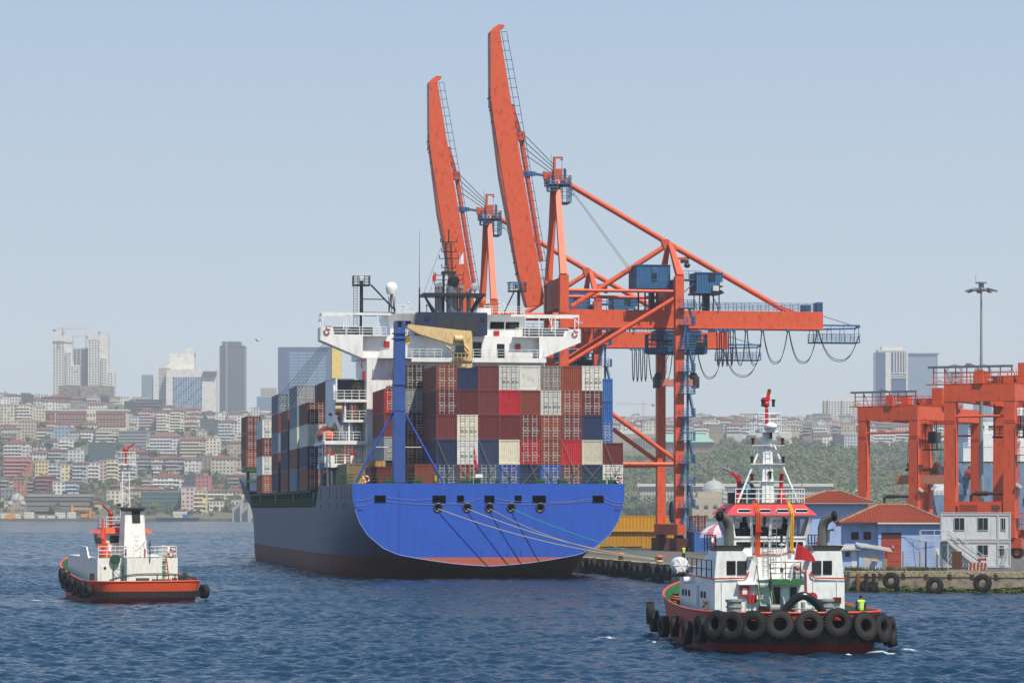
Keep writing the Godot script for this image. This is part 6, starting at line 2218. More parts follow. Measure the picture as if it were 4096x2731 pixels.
func build_figure() -> void:
	# a standing man 1.76 m tall facing -z, arms a little forward
	var torso := [[Vector3(0, 0.95, 0), Vector3(0, 1.14, 0), 0.15, 0.14], [Vector3(0, 1.14, 0), Vector3(0, 1.36, -0.01), 0.145, 0.16], [Vector3(-0.1, 1.38, 0), Vector3(0.1, 1.38, 0), 0.11, 0.11]]
	var arms := []
	var legs := []
	var hands := []
	for s in [-1, 1]:
		var sh := Vector3(s * 0.2, 1.42, 0)
		var el := Vector3(s * 0.27, 1.14, 0.03)
		var wr := Vector3(s * 0.24, 0.93, -0.13)
		arms.append([sh, el, 0.06, 0.047])
		arms.append([el, wr, 0.046, 0.033])
		hands.append([wr, wr + Vector3(0, -0.07, -0.05), 0.034, 0.036])
		for k in 4:
			var b0 := wr + Vector3((k - 1.5) * 0.018, -0.08, -0.06)
			hands.append([b0, b0 + Vector3(0, -0.05 - 0.008 * (1 if k in [1, 2] else 0), -0.01), 0.011, 0.009])
		hands.append([wr + Vector3(-s * 0.03, -0.03, -0.03), wr + Vector3(-s * 0.05, -0.075, -0.06), 0.012, 0.01])
		legs.append([Vector3(s * 0.09, 0.93, 0), Vector3(s * 0.1, 0.5, -0.01), 0.095, 0.065])
		legs.append([Vector3(s * 0.1, 0.5, -0.01), Vector3(s * 0.1, 0.09, 0.02), 0.062, 0.042])
		legs.append([Vector3(s * 0.1, 0.05, 0.04), Vector3(s * 0.115, 0.04, -0.15), 0.045, 0.04])
	var head := [[Vector3(0, 1.44, 0), Vector3(0, 1.56, -0.01), 0.06, 0.058], [Vector3(0, 1.62, -0.02), Vector3(0, 1.67, 0.005), 0.085, 0.092], [Vector3(0, 1.58, -0.05), Vector3(0, 1.6, -0.06), 0.05, 0.05], [Vector3(0, 1.64, -0.1), Vector3(0, 1.61, -0.118), 0.012, 0.016], [Vector3(-0.092, 1.64, 0), Vector3(-0.092, 1.6, 0), 0.018, 0.014], [Vector3(0.092, 1.64, 0), Vector3(0.092, 1.6, 0), 0.018, 0.014]]
	figure.body = sdf_mesh(torso + arms + hands + legs + head, 0.024, 0.035, 0.0, 2.0)
	figure.vest = sdf_mesh(torso + [[Vector3(-0.17, 1.42, 0), Vector3(0.17, 1.42, 0), 0.07, 0.07]], 0.026, 0.04, 0.78, 1.47, 0.03)
	figure.sleeves = sdf_mesh(arms, 0.024, 0.02, 0.9, 1.5, 0.02)
	figure.trousers = sdf_mesh(legs + [torso[0]], 0.028, 0.03, 0.07, 1.02, 0.018)
	figure.hair = sdf_mesh([[Vector3(0, 1.66, 0.0), Vector3(0, 1.69, 0.01), 0.092, 0.096], [Vector3(0, 1.62, 0.05), Vector3(0, 1.6, 0.055), 0.06, 0.05]], 0.02, 0.03, 1.57, 1.8, 0.006)
	var tape := MB.new()
	for y in [1.02, 1.2]:
		for k in 20:
			var a0 := TAU * k / 20
			var a1 := TAU * (k + 1) / 20
			var w := 0.188 if y < 1.1 else 0.186
			tape.quad(Vector3(cos(a1) * w, y, sin(a1) * w), Vector3(cos(a0) * w, y, sin(a0) * w), Vector3(cos(a0) * w, y + 0.05, sin(a0) * w), Vector3(cos(a1) * w, y + 0.05, sin(a1) * w))
	figure.tape = tape.mesh()
func person(label: String, at: Vector3, yaw: float, vest: String, sleeve: String, trousers: String) -> void:
	var t := thing("person", label, "person", at, yaw)
	var b := part(figure.body, "body", mat(c("a87a5c"), 0.6, 0.0, ""), t)
	part(figure.vest, "vest" if vest == "b8ef1e" else "jacket", mat(c(vest), 0.7, 0.0, ""), b)
	part(figure.sleeves, "sleeves", mat(c(sleeve), 0.8, 0.0, ""), b)
	part(figure.trousers, "trousers", mat(c(trousers), 0.8, 0.0, ""), b)
	part(figure.hair, "hair", mat(c("2a211c"), 0.7, 0.0, ""), b)
	if vest == "b8ef1e":
		part(figure.tape, "reflective_tape", mat(c("d9dcd2"), 0.3, 0.0, ""), b)

func life_ring(label: String, at: Vector3, yaw: float, r := 0.38) -> void:
	var t := thing("life_ring", label, "life ring", at, yaw, "orange life rings")
	for k in 8:
		var b := MB.new()
		b.torus(Vector3.ZERO, Vector3.BACK, r * 0.8, r * 0.2, 6, 8, TAU * k / 8, TAU * (k + 1) / 8)
		part(b, "ring_segment", mat(c("d4431f") if k % 2 == 0 else c("e0dcd2"), 0.6, 0.0, ""), t)
func flag(label: String, foot: Vector3, h: float, cloth: Array, col: String, called := "flag") -> void:
	# cloth: rows of points (top edge, bottom edge) from the hoist outwards, relative to foot
	var t := thing(called, label, "flag", foot, 0)
	var p := MB.new()
	p.tube(Vector3.ZERO, Vector3(0, h, 0), 0.03, 6)
	part(p, "staff", mat(c("cfd0cc"), 0.4), t)
	var b := MB.new()
	for i in cloth.size() - 1:
		var a0: Vector3 = cloth[i][0]
		var a1: Vector3 = cloth[i][1]
		var e0: Vector3 = cloth[i + 1][0]
		var e1: Vector3 = cloth[i + 1][1]
		b.quad(a1, e1, e0, a0)
		b.quad(a0 - Vector3(0, 0, 0.012), e0 - Vector3(0, 0, 0.012), e1 - Vector3(0, 0, 0.012), a1 - Vector3(0, 0, 0.012))
	part(b, "cloth", mat(c(col), 0.75, 0.0, ""), t)

# ---------------------------------------------------------------- tugs
func tug_outline(half: Array) -> Array:
	var o := []
	for i in range(half.size() - 1, -1, -1):
		o.append(Vector2(-half[i][0], half[i][1]))
	for i in range(1, half.size()):
		o.append(Vector2(half[i][0], half[i][1]))
	return o
func refine(o: Array, n: int) -> Array:  # Catmull-Rom through the outline
	var r := []
	for i in o.size() - 1:
		for k in n:
			var a: Vector2 = o[maxi(i - 1, 0)]
			var d: Vector2 = o[mini(i + 2, o.size() - 1)]
			r.append(o[i].cubic_interpolate(o[i + 1], a, d, float(k) / n))
	r.append(o[-1])
	return r
func hull_pt(deck: Array, wl: Array, i: int, y: float, top: Callable) -> Vector3:
	var yt: float = top.call(deck[i].y)
	var f := clampf((y + 0.6) / (yt + 0.6), 0, 1)
	var p: Vector2 = wl[i].lerp(deck[i], pow(f, 0.75))
	return Vector3(p.x, y, -p.y)
func tug_hull(t: Node3D, deck: Array, wl: Array, top: Callable, split: float, dk: float, m_low: Material, m_up: Material, m_deck: Material, m_in: Material) -> void:
	var low := MB.new()
	var up := MB.new()
	var inn := MB.new()
	var n := deck.size()
	var rl := []
	for j in 5:
		var line := []
		for i in n: line.append(hull_pt(deck, wl, i, lerpf(split, -0.6, j / 4.0), top))
		rl.append(line)
	loft(low, rl)
	var ru := []
	for j in 7:
		var line := []
		for i in n: line.append(hull_pt(deck, wl, i, lerpf(top.call(deck[i].y), split, j / 6.0), top))
		ru.append(line)
	loft(up, ru)
	var ri := []
	for j in 2:
		var line := []
		for i in n:
			var p := hull_pt(deck, wl, i, dk if j == 0 else top.call(deck[i].y), top)
			var q := Vector2(p.x, -p.z - 12.0)
			q -= q.normalized() * 0.16
			line.append(Vector3(q.x, p.y, -q.y - 12.0))
		ri.append(line)
	loft(inn, ri)
	for i in n - 1:
		up.quad(ri[1][i], ru[0][i], ru[0][i + 1], ri[1][i + 1])
	part(low, "hull_bottom", m_low, t)
	part(up, "bulwark", m_up, t)
	part(inn, "bulwark_inside", m_in, t)
	var d := MB.new()
	for i in n / 2:
		var a: Vector3 = ri[0][i]
		var b: Vector3 = ri[0][i + 1]
		var a2: Vector3 = ri[0][n - 1 - i]
		var b2: Vector3 = ri[0][n - 2 - i]
		d.quad(b, b2, a2, a)
	part(d, "deck", m_deck, t)
func T(x: float, y: float, l: float) -> Vector3:
	return Vector3(x, y, -l)

func build_tug_white() -> void:
	var at := Vector3(16.4, 0, -168)
	var yaw := 6.0
	var w := func(p: Vector3) -> Vector3: return at + Basis(Vector3.UP, deg_to_rad(yaw)) * p
	var t := thing("harbour_tug", "red hulled tug with white house and red wheelhouse roof, ringed with tyres", "tugboat", at, yaw)
	var white := mat(c("eceeed"), 0.42, 0.0, "soft", Vector3(0.4, 0.12, 0.4))
	var red := mat(c("c8202a"), 0.4, 0.0, "soft")
	var orange := mat(c("c94a33"), 0.5, 0.0, "worn", Vector3(0.5, 0.3, 0.5))
	var dred := mat(c("7d2018"), 0.55, 0.0, "worn", Vector3(0.4, 0.15, 0.4))
	var black := mat(c("141416"), 0.4, 0.0, "")
	var green := mat(c("2a6a3c"), 0.6, 0.0, "worn")
	var glass := glass_mat(c("203038"), 0.3)
	var dglass := mat(c("0e1519"), 0.06, 0.0, "")
	var steel := mat(c("8b8b80"), 0.35, 0.7, "soft", Vector3(1, 0.5, 1))
	var greyp := mat(c("8f9496"), 0.55, 0.0, "worn")
	var deck := refine(tug_outline([[0, 0], [1.5, 0.06], [2.8, 0.32], [3.8, 0.9], [4.6, 1.9], [5.1, 3.4], [5.3, 6], [5.3, 10], [5.3, 14], [5.2, 17], [4.9, 20], [4.2, 23], [3.1, 25.8], [1.7, 27.8], [0, 28.8]]), 3)
	var wl := refine(tug_outline([[0, 0.8], [1.4, 0.85], [2.7, 1.0], [3.6, 1.45], [4.2, 2.4], [4.6, 4], [4.8, 6.5], [4.9, 10], [4.8, 14], [4.6, 17], [4.1, 20], [3.3, 22.7], [2.2, 25], [1.0, 26.8], [0, 27.6]]), 3)
	var top := func(l: float) -> float: return 2.42 + 1.3 * pow(clampf((l - 9) / 19.0, 0, 1), 1.6)
	tug_hull(t, deck, wl, top, 0.72, 1.35, dred, orange, green, green)
	# rubber belt round the stern, in upright blocks
	var mid := deck.size() / 2
	for i in range(mid - 14, mid + 14):
		var b := MB.new()
		var p := hull_pt(deck, wl, i, 2.02, top)
		var q := hull_pt(deck, wl, i + 1, 2.02, top)
		var p2 := hull_pt(deck, wl, i, 0.72, top)
		var q2 := hull_pt(deck, wl, i + 1, 0.72, top)
		var d := (q - p).normalized()
		var o := Vector3(-d.z, 0, d.x) * -0.28
		if o.dot(Vector3(p.x, 0, p.z + 10)) < 0: o = -o
		p += d * 0.015
		q -= d * 0.015
		b.hexa([p2 + o, q2 + o, q2, p2, p + o, q + o, q, p])
		part(b, "belt_block", black, t)
	var cr := MB.new()
	var crp := []
	for i in deck.size():
		crp.append(hull_pt(deck, wl, i, top.call(deck[i].y), top) + Vector3(0, 0.02, 0))
	cr.path(crp, 0.07, 6)
	part(cr, "cap_rail", mat(c("d4512f"), 0.5), t)
	var rub := MB.new()
	var rp := []
	for i in range(0, mid - 12):
		rp.append(hull_pt(deck, wl, i, 1.35, top) + Vector3(-0.06, 0, 0))
	rub.path(rp, 0.11, 6)
	part(rub, "rubbing_strake", mat(c("d0492c"), 0.5), t)
	# deck house
	var h := MB.new()
	h.hexa([T(-3.82, 1.35, 7.3), T(3.88, 1.35, 7.3), T(4.4, 1.35, 16.5), T(-4.4, 1.35, 16.5), T(-3.82, 4.14, 7.3), T(3.88, 4.14, 7.3), T(4.4, 4.3, 16.5), T(-4.4, 4.3, 16.5)])
	part(h, "deck_house", white, t)
	for s in [-1, 1]:
		var b := MB.new()
		b.prism([Vector2(s * 3.85, 4.14), Vector2(s * 3.7, 5.8), Vector2(s * 2.15, 5.8), Vector2(s * 1.25, 4.95), Vector2(s * 1.25, 4.14)], -10.4, -7.3)
		b.hexa([T(minf(s * 3.85, s * 1.3), 4.14, 10.4), T(maxf(s * 3.85, s * 1.3), 4.14, 10.4), T(maxf(s * 4.2, s * 1.3), 4.25, 15), T(minf(s * 4.2, s * 1.3), 4.25, 15), T(minf(s * 3.3, s * 1.3), 5.7, 10.4), T(maxf(s * 3.3, s * 1.3), 5.7, 10.4), T(maxf(s * 3.2, s * 1.3), 5.4, 14), T(minf(s * 3.2, s * 1.3), 5.4, 14)])
		part(b, "engine_casing", white, t)
		var l := MB.new()
		for k in 14:
			l.bx(s * 2.86 - 0.25, 4.46 + k * 0.054, -7.3, s * 2.86 + 0.25, 4.49 + k * 0.054, -7.25)
		l.bx(s * 2.86 - 0.27, 4.43, -7.31, s * 2.86 + 0.27, 5.24, -7.285)
		part(l, "louvre", black, t)
		var hd := MB.new()
		hd.bx(s * 2.22 - 0.27, 4.44, -7.31, s * 2.22 + 0.27, 5.24, -7.24)
		part(hd, "casing_hatch", mat(c("24282c"), 0.4, 0.0, ""), t)
		var tr := MB.new()
		tr.hexa([T(s * 2.9 - 0.75, 5.8, 7.6), T(s * 2.9 + 0.75, 5.8, 7.6), T(s * 2.9 + 0.75, 5.8, 9.6), T(s * 2.9 - 0.75, 5.8, 9.6), T(s * 2.9 - 0.95, 6.12, 7.4), T(s * 2.9 + 0.95, 6.12, 7.4), T(s * 2.9 + 0.95, 6.12, 9.8), T(s * 2.9 - 0.95, 6.12, 9.8)])
		part(tr, "exhaust_tray", black, t)
		var ex := MB.new()
		var px: float = s * 2.8
		ex.path([T(px, 5.8, 8.4), T(px, 6.6, 8.4), T(px, 7.1, 8.4), T(px + s * 0.06, 7.4, 8.35), T(px + s * 0.2, 7.65, 8.25), T(px + s * 0.42, 7.8, 8.1), T(px + s * 0.62, 7.84, 7.95)], 0.29, 14)
		part(ex, "exhaust_pipe", steel, t)
		var mo := MB.new()
		mo.path([T(px + s * 0.56, 7.84, 8.0), T(px + s * 0.66, 7.86, 7.93)], 0.305, 14)
		mo.ball(T(px + s * 0.63, 7.85, 7.95), Vector3(0.16, 0.26, 0.22), 12)
		part(mo, "exhaust_mouth", mat(c("0d0d0d"), 0.8, 0.0, ""), t)
		if s > 0:
			var e2 := MB.new()
			e2.path([T(px + 0.28, 6.3, 8.2), T(px + 0.32, 7.0, 8.2), T(px + 0.62, 7.05, 8.1)], 0.09, 8)
			part(e2, "small_exhaust", steel, t)
		# red pipe line along the casing foot
		var pi := MB.new()
		pi.path([T(s * 1.85, 4.62, 7.2), T(s * 1.9, 4.36, 7.2), T(s * 2.1, 4.24, 7.2), T(s * 3.95, 4.2, 7.2), T(s * 4.45, 4.35, 16)], 0.045, 6)
		part(pi, "fire_main", red, t)
		var fl := MB.new()
		fl.bx(s * 1.75 - 0.16, 5.3, -7.25, s * 1.75 + 0.12, 5.5, -6.95)
		part(fl, "flood_lamp", greyp, t)
		for x in [s * 3.42, s * 2.0]:
			var sm := MB.new()
			sm.tube(T(x, 1.4, 7.26), T(x, 4.1, 7.26), 0.02, 5)
			part(sm, "weld_strip", white, t)
	# stairs, recess between casings
	var st := MB.new()
	for s in [-1.32, -0.6]:
		st.beam(T(s, 4.15, 7.4), T(s, 1.4, 5.4), 0.05, 0.22)
	part(st, "stair_stringer", green, t)
	for k in 9:
		var q := MB.new()
		q.box(T(-0.96, lerpf(4.1, 1.6, k / 8.0), lerpf(7.35, 5.5, k / 8.0)), Vector3(0.7, 0.05, 0.26))
		part(q, "stair_tread", green, t)
	var sr := MB.new()
	sr.tube(T(-1.34, 5.0, 7.3), T(-1.34, 2.3, 5.3), 0.03, 5)
	sr.tube(T(-0.58, 5.0, 7.3), T(-0.58, 2.3, 5.3), 0.03, 5)
	sr.tube(T(-0.58, 1.5, 5.4), T(-0.58, 2.3, 5.3), 0.03, 5)
	sr.rail([T(-0.55, 4.16, 7.2), T(1.25, 4.16, 7.2)], 1.0, 3, 0.9, 0.025)
	part(sr, "stair_rail", black, t)
	var gd := MB.new()
	gd.bx(-0.6, 3.85, -10, 1.3, 4.16, -6.6)
	part(gd, "green_platform", green, t)
	var fn := MB.new()
	fn.lathe([[0.05, 0.0], [0.1, 0.05], [0.05, 0.5], [0.16, 0.6], [0.0, 0.65]], 10, T(0.1, 4.16, 7.0))
	fn.lathe([[0.08, 0.0], [0.08, 0.7], [0.2, 0.75], [0.0, 0.95]], 10, T(0.95, 4.16, 7.6))
	part(fn, "deck_vent", greyp, t)
	for d in [[-0.37, 0.0], [0.1, 1.0], [0.62, 0.0]]:
		var q := MB.new()
		q.bx(d[0], 1.4, -7.32, d[0] + 0.42, 3.7, -7.27)
		part(q, "doorway" if d[1] < 0.5 else "door", black if d[1] < 0.5 else white, t)
	var rb := MB.new()
	rb.bx(-2.37, 3.2, -7.3, -1.82, 3.82, -7.1)
	var rbx := part(rb, "fire_box", red, t)
	var nt := MB.new()
	nt.bx(-2.22, 3.3, -7.1, -1.95, 3.65, -7.085)
	part(nt, "notice", white, rbx)
	var rb2 := MB.new()
	rb2.bx(-1.85, 2.8, -7.3, -1.38, 3.25, -7.1)
	part(rb2, "fire_box", red, t)
	var aw := MB.new()
	aw.hexa([T(-2.5, 3.85, 6.9), T(-1.35, 3.85, 6.9), T(-1.35, 3.9, 7.3), T(-2.5, 3.9, 7.3), T(-2.5, 3.9, 6.9), T(-1.35, 3.9, 6.9), T(-1.35, 4.05, 7.3), T(-2.5, 4.05, 7.3)])
	part(aw, "awning", white, t)
	var rd := MB.new()
	rd.tube(T(1.95, 3.1, 7.28), T(1.95, 3.1, 7.2), 0.3, 16)
	part(rd, "red_disc", red, t)
	var bx2 := MB.new()
	bx2.bx(3.2, 2.75, -7.3, 3.65, 3.1, -7.15)
	part(bx2, "name_box", mat(c("5a1a1c"), 0.5), t)
	# capstans, winch, tow arch
	for x in [-3.25, 2.1]:
		var q := MB.new()
		q.lathe([[0.5, 0.0], [0.5, 0.1], [0.42, 0.18], [0.42, 1.55], [0.5, 1.62], [0.5, 1.74], [0.0, 1.78]], 20, T(x, 1.35, 4.2))
		q.lathe([[0.44, 0.0], [0.47, 0.02], [0.47, 0.1], [0.44, 0.12]], 20, T(x, 2.6, 4.2))
		part(q, "towing_bitt", greyp, t)
	var wi := MB.new()
	wi.tube(T(-1.6, 2.55, 5.0), T(-0.1, 2.55, 5.0), 0.22, 14)
	for x in [-1.1, -0.3, -1.6, 0.0]:
		var r := 0.62 if x > -1.2 and x < -0.2 else 0.3
		wi.tube(T(x, 2.6, 5.0), T(x + 0.07, 2.6, 5.0), r, 22)
	part(wi, "winch_drum", greyp, t)
	var mc := MB.new()
	mc.bx(-2.4, 1.4, -5.0, -1.3, 2.4, -3.6)
	mc.bx(-1.9, 2.4, -4.6, -1.4, 2.7, -3.9)
	mc.tube(T(-2.6, 2.0, 3.8), T(-0.6, 2.0, 3.8), 0.3, 10)
	part(mc, "winch_motor", black, t)
	var ar := MB.new()
	var ap := []
	for k in 17:
		var an := PI * k / 16.0
		ap.append(T(0.65 - cos(an) * lerpf(1.15, 0.72, sin(an)), 2.3 + sin(an) * 1.0, 3.5))
	ap.push_front(T(-0.75, 1.4, 3.5))
	ap.append(T(2.05, 1.4, 3.5))
	ar.path(ap, 0.24, 12)
	part(ar, "tow_arch", mat(c("16171a"), 0.22, 0.0, ""), t)
	var ab := MB.new()
	ab.tube(T(-0.2, 2.55, 3.5), T(1.5, 2.55, 3.5), 0.04, 6)
	for k in 2:
		ab.tube(T(0.45 + 0.4 * k, 1.4, 4.6), T(0.45 + 0.4 * k, 2.9, 4.6), 0.12, 10)
	part(ab, "fairlead_roller", greyp, t)
	# wheelhouse
	var b0 := MB.new()
	b0.hexa([T(-2.35, 4.2, 10), T(2.2, 4.2, 10), T(2.4, 4.2, 15), T(-2.4, 4.2, 15), T(-2.2, 6.55, 10), T(2.1, 6.55, 10), T(2.2, 6.55, 14.6), T(-2.3, 6.55, 14.6)])
	part(b0, "wheelhouse_base", white, t)
	for k in 4:
		var q := MB.new()
		var x := -2.05 + k * 1.05
		q.bx(x, 6.0, -10.02, x + 0.85, 6.32, -9.96)
		part(q, "lower_window", dglass, t)
	# glazed band: mullions and panes, flaring outwards
	var lo := [T(-2.2, 6.55, 10), T(2.1, 6.55, 10), T(2.3, 6.55, 12.4), T(1.6, 6.55, 14.8), T(-1.6, 6.55, 14.8), T(-2.35, 6.55, 12.4)]
	var hi := [T(-2.45, 7.92, 9.75), T(2.42, 7.92, 9.75), T(2.75, 7.92, 12.4), T(1.9, 7.92, 15.2), T(-1.9, 7.92, 15.2), T(-2.85, 7.92, 12.4)]
	for i in 6:
		var j := (i + 1) % 6
		var n: int = [4, 2, 2, 3, 2, 3][i]
		for k in n:
			var f0 := float(k) / n
			var f1 := float(k + 1) / n
			var a: Vector3 = lo[i].lerp(lo[j], f0)
			var b: Vector3 = lo[i].lerp(lo[j], f1)
			var cc: Vector3 = hi[i].lerp(hi[j], f1)
			var d: Vector3 = hi[i].lerp(hi[j], f0)
			var q := MB.new()
			q.quad(a.lerp(d, 0.06), b.lerp(cc, 0.06), b.lerp(cc, 0.94), a.lerp(d, 0.94))
			part(q, "wheelhouse_window", glass, t)
			var m := MB.new()
			m.beam(a, d, 0.16, 0.14)
			m.beam(a.lerp(d, 0.03), b.lerp(cc, 0.03), 0.12, 0.12)
			m.beam(a.lerp(d, 0.97), b.lerp(cc, 0.97), 0.12, 0.12)
			part(m, "mullion", white, t)
	var fl2 := MB.new()
	fl2.bx(-2.1, 6.5, -14.6, 2.1, 6.56, -10)
	part(fl2, "wheelhouse_floor", mat(c("4a4038"), 0.8), t)
	var cn := MB.new()
	cn.bx(-1.6, 6.56, -14.4, 1.6, 7.1, -13.4)
	cn.bx(-0.3, 6.56, -12.4, 0.4, 7.2, -11.8)
	part(cn, "helm_console", mat(c("2c3035"), 0.5), t)
	var ro := MB.new()
	var ra := [T(-2.75, 7.9, 9.5), T(2.72, 7.9, 9.5), T(3.1, 7.95, 12.4), T(2.1, 7.95, 15.6), T(-2.1, 7.95, 15.6), T(-3.15, 7.98, 12.4)]
	var rt := [T(-2.15, 8.55, 10.1), T(2.05, 8.55, 10.1), T(2.25, 8.57, 12.4), T(1.5, 8.55, 14.8), T(-1.5, 8.55, 14.8), T(-2.35, 8.57, 12.4)]
	for i in 6:
		var j := (i + 1) % 6
		ro.quad(ra[i], ra[j], rt[j], rt[i])
		ro.tri(rt[i], rt[j], T(0, 8.6, 12.4))
		ro.tri(ra[j], ra[i], T(0, 7.95, 12.4))
	part(ro, "wheelhouse_roof", red, t)
	for k in 4:
		var q := MB.new()
		var x: float = [-2.05, -0.85, 0.25, 1.4][k]
		var f := func(y): return lerpf(9.5, 10.1, (y - 7.9) / 0.65) - 0.02
		q.quad(T(x, 8.05, f.call(8.05)), T(x + 0.8, 8.05, f.call(8.05)), T(x + 0.74, 8.24, f.call(8.24)), T(x + 0.06, 8.24, f.call(8.24)))
		var sk := part(q, "roof_window", dglass, t)
		var fr := MB.new()
		fr.path([T(x, 8.05, f.call(8.05)), T(x + 0.8, 8.05, f.call(8.05)), T(x + 0.74, 8.24, f.call(8.24)), T(x + 0.06, 8.24, f.call(8.24)), T(x, 8.05, f.call(8.05))], 0.025, 5)
		part(fr, "window_frame", white, sk)
	for k in 3:
		var q := MB.new()
		var l := 10.3 + k * 0.75
		q.bx(-2.82 + 0.02 * k, 8.15, -l - 0.5, -2.7, 8.32, -l)
		part(q, "roof_window", dglass, t)
	var gr := MB.new()
	gr.bx(-2.0, 8.58, -14.6, 2.0, 8.64, -10.2)
	part(gr, "roof_walkway", green, t)
	var rr := MB.new()
	rr.rail([T(-2.1, 8.6, 14.5), T(-2.1, 8.6, 10.1), T(2.05, 8.6, 10.1), T(2.05, 8.6, 14.5)], 0.85, 3, 0.75, 0.025)
	part(rr, "roof_rail", white, t)
	# pipes over the wheelhouse back: red bundle, yellow pair; ladder
	for g in [[-0.95, 3, "c4521f", 5.6], [1.15, 2, "d9a01f", 5.9]]:
		for k in g[1]:
			var q := MB.new()
			var x: float = g[0] + k * 0.11
			q.path([T(x - 0.1, 8.75, 10.4), T(x, 8.3, 9.85), T(x, 7.9, 9.4), T(x + 0.02, 6.6, 9.75), T(x + 0.02, g[3], 9.8), T(x + 0.1, g[3] - 0.15, 9.75)], 0.055, 6)
			part(q, "roof_hose", mat(c(g[2]), 0.4, 0.0, ""), t)
	var bk := MB.new()
	bk.bx(-0.98, 6.9, -9.68, -0.6, 7.0, -9.5)
	part(bk, "hose_clamp", red, t)
	var ld := MB.new()
	ld.ladder(T(0.12, 4.4, 9.9), T(0.14, 8.3, 9.55), Vector3(0.17, 0, 0), 0.28, 0.022)
	ld.ladder(T(-0.28, 4.2, 9.92), T(-0.28, 6.5, 9.85), Vector3(0.15, 0, 0), 0.28, 0.022)
	part(ld, "wheelhouse_ladder", greyp, t)
	var fm := MB.new()
	fm.path([T(-1.1, 5.58, 9.95), T(0.5, 5.56, 9.95), T(1.3, 5.75, 9.95), T(2.1, 5.62, 9.95)], 0.04, 6)
	fm.path([T(1.1, 4.75, 7.25), T(1.55, 4.7, 7.2), T(1.6, 3.2, 7.2)], 0.045, 6)
	fm.ball(T(1.05, 4.78, 7.25), Vector3(0.12, 0.12, 0.12), 8)
	part(fm, "fire_main", red, t)
	# mast
	var ms := MB.new()
	ms.hexa([T(-0.2, 8.6, 11.7), T(0.55, 8.6, 11.7), T(0.55, 8.6, 12.4), T(-0.2, 8.6, 12.4), T(-0.05, 12.9, 11.85), T(0.42, 12.9, 11.85), T(0.42, 12.9, 12.3), T(-0.05, 12.9, 12.3)])
	part(ms, "mast", white, t)
	for s in [-1, 1]:
		var q := MB.new()
		q.tube(T(0.15 + s * 1.85, 8.6, 11.6), T(0.2 + s * 0.35, 12.2, 12.0), 0.07, 8)
		part(q, "mast_leg", white, t)
	var ml := MB.new()
	ml.ladder(T(0.2, 8.7, 11.62), T(0.19, 12.9, 11.78), Vector3(0.14, 0, 0), 0.3, 0.02)
	part(ml, "mast_ladder", white, t)
	var mp := MB.new()
	mp.tube(T(0.2, 12.85, 12), T(0.2, 12.98, 12), 0.75, 18)
	mp.bx(-1.1, 12.86, -12.1, 1.5, 12.9, -11.9)
	mp.rail([T(-0.5, 12.98, 11.4), T(0.9, 12.98, 11.4), T(0.9, 12.98, 12.6), T(-0.5, 12.98, 12.6), T(-0.5, 12.98, 11.4)], 1.0, 3, 0.6, 0.025)
	part(mp, "mast_platform", white, t)
	var mn := MB.new()
	mn.tube(T(0.15, 12.98, 12), T(0.15, 14.3, 12), 0.1, 10)
	mn.ball(T(0.12, 14.55, 12), Vector3(0.2, 0.24, 0.2), 10)
	mn.beam(T(0.1, 14.5, 12.0), T(0.28, 15.25, 12.0), 0.18, 0.2)
	mn.box(T(0.1, 14.85, 12), Vector3(0.45, 0.2, 0.3))
	part(mn, "fire_monitor", red, t)
	var mz := MB.new()
	mz.tube(T(0.28, 15.25, 12), T(0.32, 15.45, 12), 0.11, 10)
	part(mz, "monitor_nozzle", mat(c("8a6a28"), 0.3, 0.8, ""), t)
	var rt2 := MB.new()
	rt2.ball(T(0.3, 13.2, 11.4), Vector3(0.38, 0.24, 0.38), 14)
	part(rt2, "radar_dome", white, t)
	var lt := MB.new()
	lt.bx(-0.35, 15.05, -12.05, 0.55, 15.1, -11.95)
	part(lt, "mast_crossbar", white, t)
	for p in [[-0.75, 12.1, 0], [1.05, 12.1, 0], [0.35, 12.5, 1], [-0.8, 11.0, 1], [1.1, 11.0, 1], [-0.8, 9.95, 0], [0.3, 10.1, 1], [1.0, 9.95, 0], [0.5, 14.4, 1], [-0.15, 14.4, 1]]:
		var q := MB.new()
		q.lathe([[0.09, 0.0], [0.12, 0.04], [0.08, 0.08], [0.09, 0.32], [0.13, 0.36], [0.13, 0.42], [0.0, 0.44]], 10, T(p[0], p[1], 11.7))
		part(q, "navigation_lamp", mat(c("4a1210") if p[2] == 0 else c("1d2120"), 0.3, 0.0, ""), t)
		if absf(p[0]) > 0.6:
			var r := MB.new()
			r.bx(minf(p[0] - 0.1, 0.2), p[1] - 0.05, -11.75, maxf(p[0] + 0.1, 0.2), p[1] - 0.01, -11.6)
			part(r, "lamp_bracket", white, t)
	for p in [[-1.4, 8.6], [1.2, 8.6]]:
		var q := MB.new()
		q.lathe([[0.28, 0.0], [0.24, 0.5], [0.13, 0.7], [0.12, 1.25], [0.16, 1.3], [0.14, 1.6], [0.0, 1.7]], 12, T(p[0], p[1], 12.8))
		q.beam(T(p[0], 10.1, 12.8), T(p[0] - 0.5 if p[0] < 0 else p[0], 10.45, 12.5), 0.14, 0.16)
		part(q, "fire_monitor", red, t)
	var sl := MB.new()
	sl.tube(T(-1.9, 10.5, 12.6), T(-2.5, 10.75, 12.2), 0.07, 8)
	part(sl, "monitor_nozzle", greyp, t)
	var tk := MB.new()
	tk.lathe([[0.0, 0.0], [0.55, 0.0], [0.58, 0.2], [0.58, 0.9], [0.4, 1.2], [0.15, 1.25], [0.15, 1.32], [0.0, 1.33]], 18, T(-0.85, 8.6, 13.3))
	part(tk, "water_tank", mat(c("1c5a68"), 0.5), t)
	var sp := MB.new()
	sp.bx(-2.5, 8.6, -10.6, -2.05, 9.25, -10.2)
	part(sp, "loudhailer", black, t)
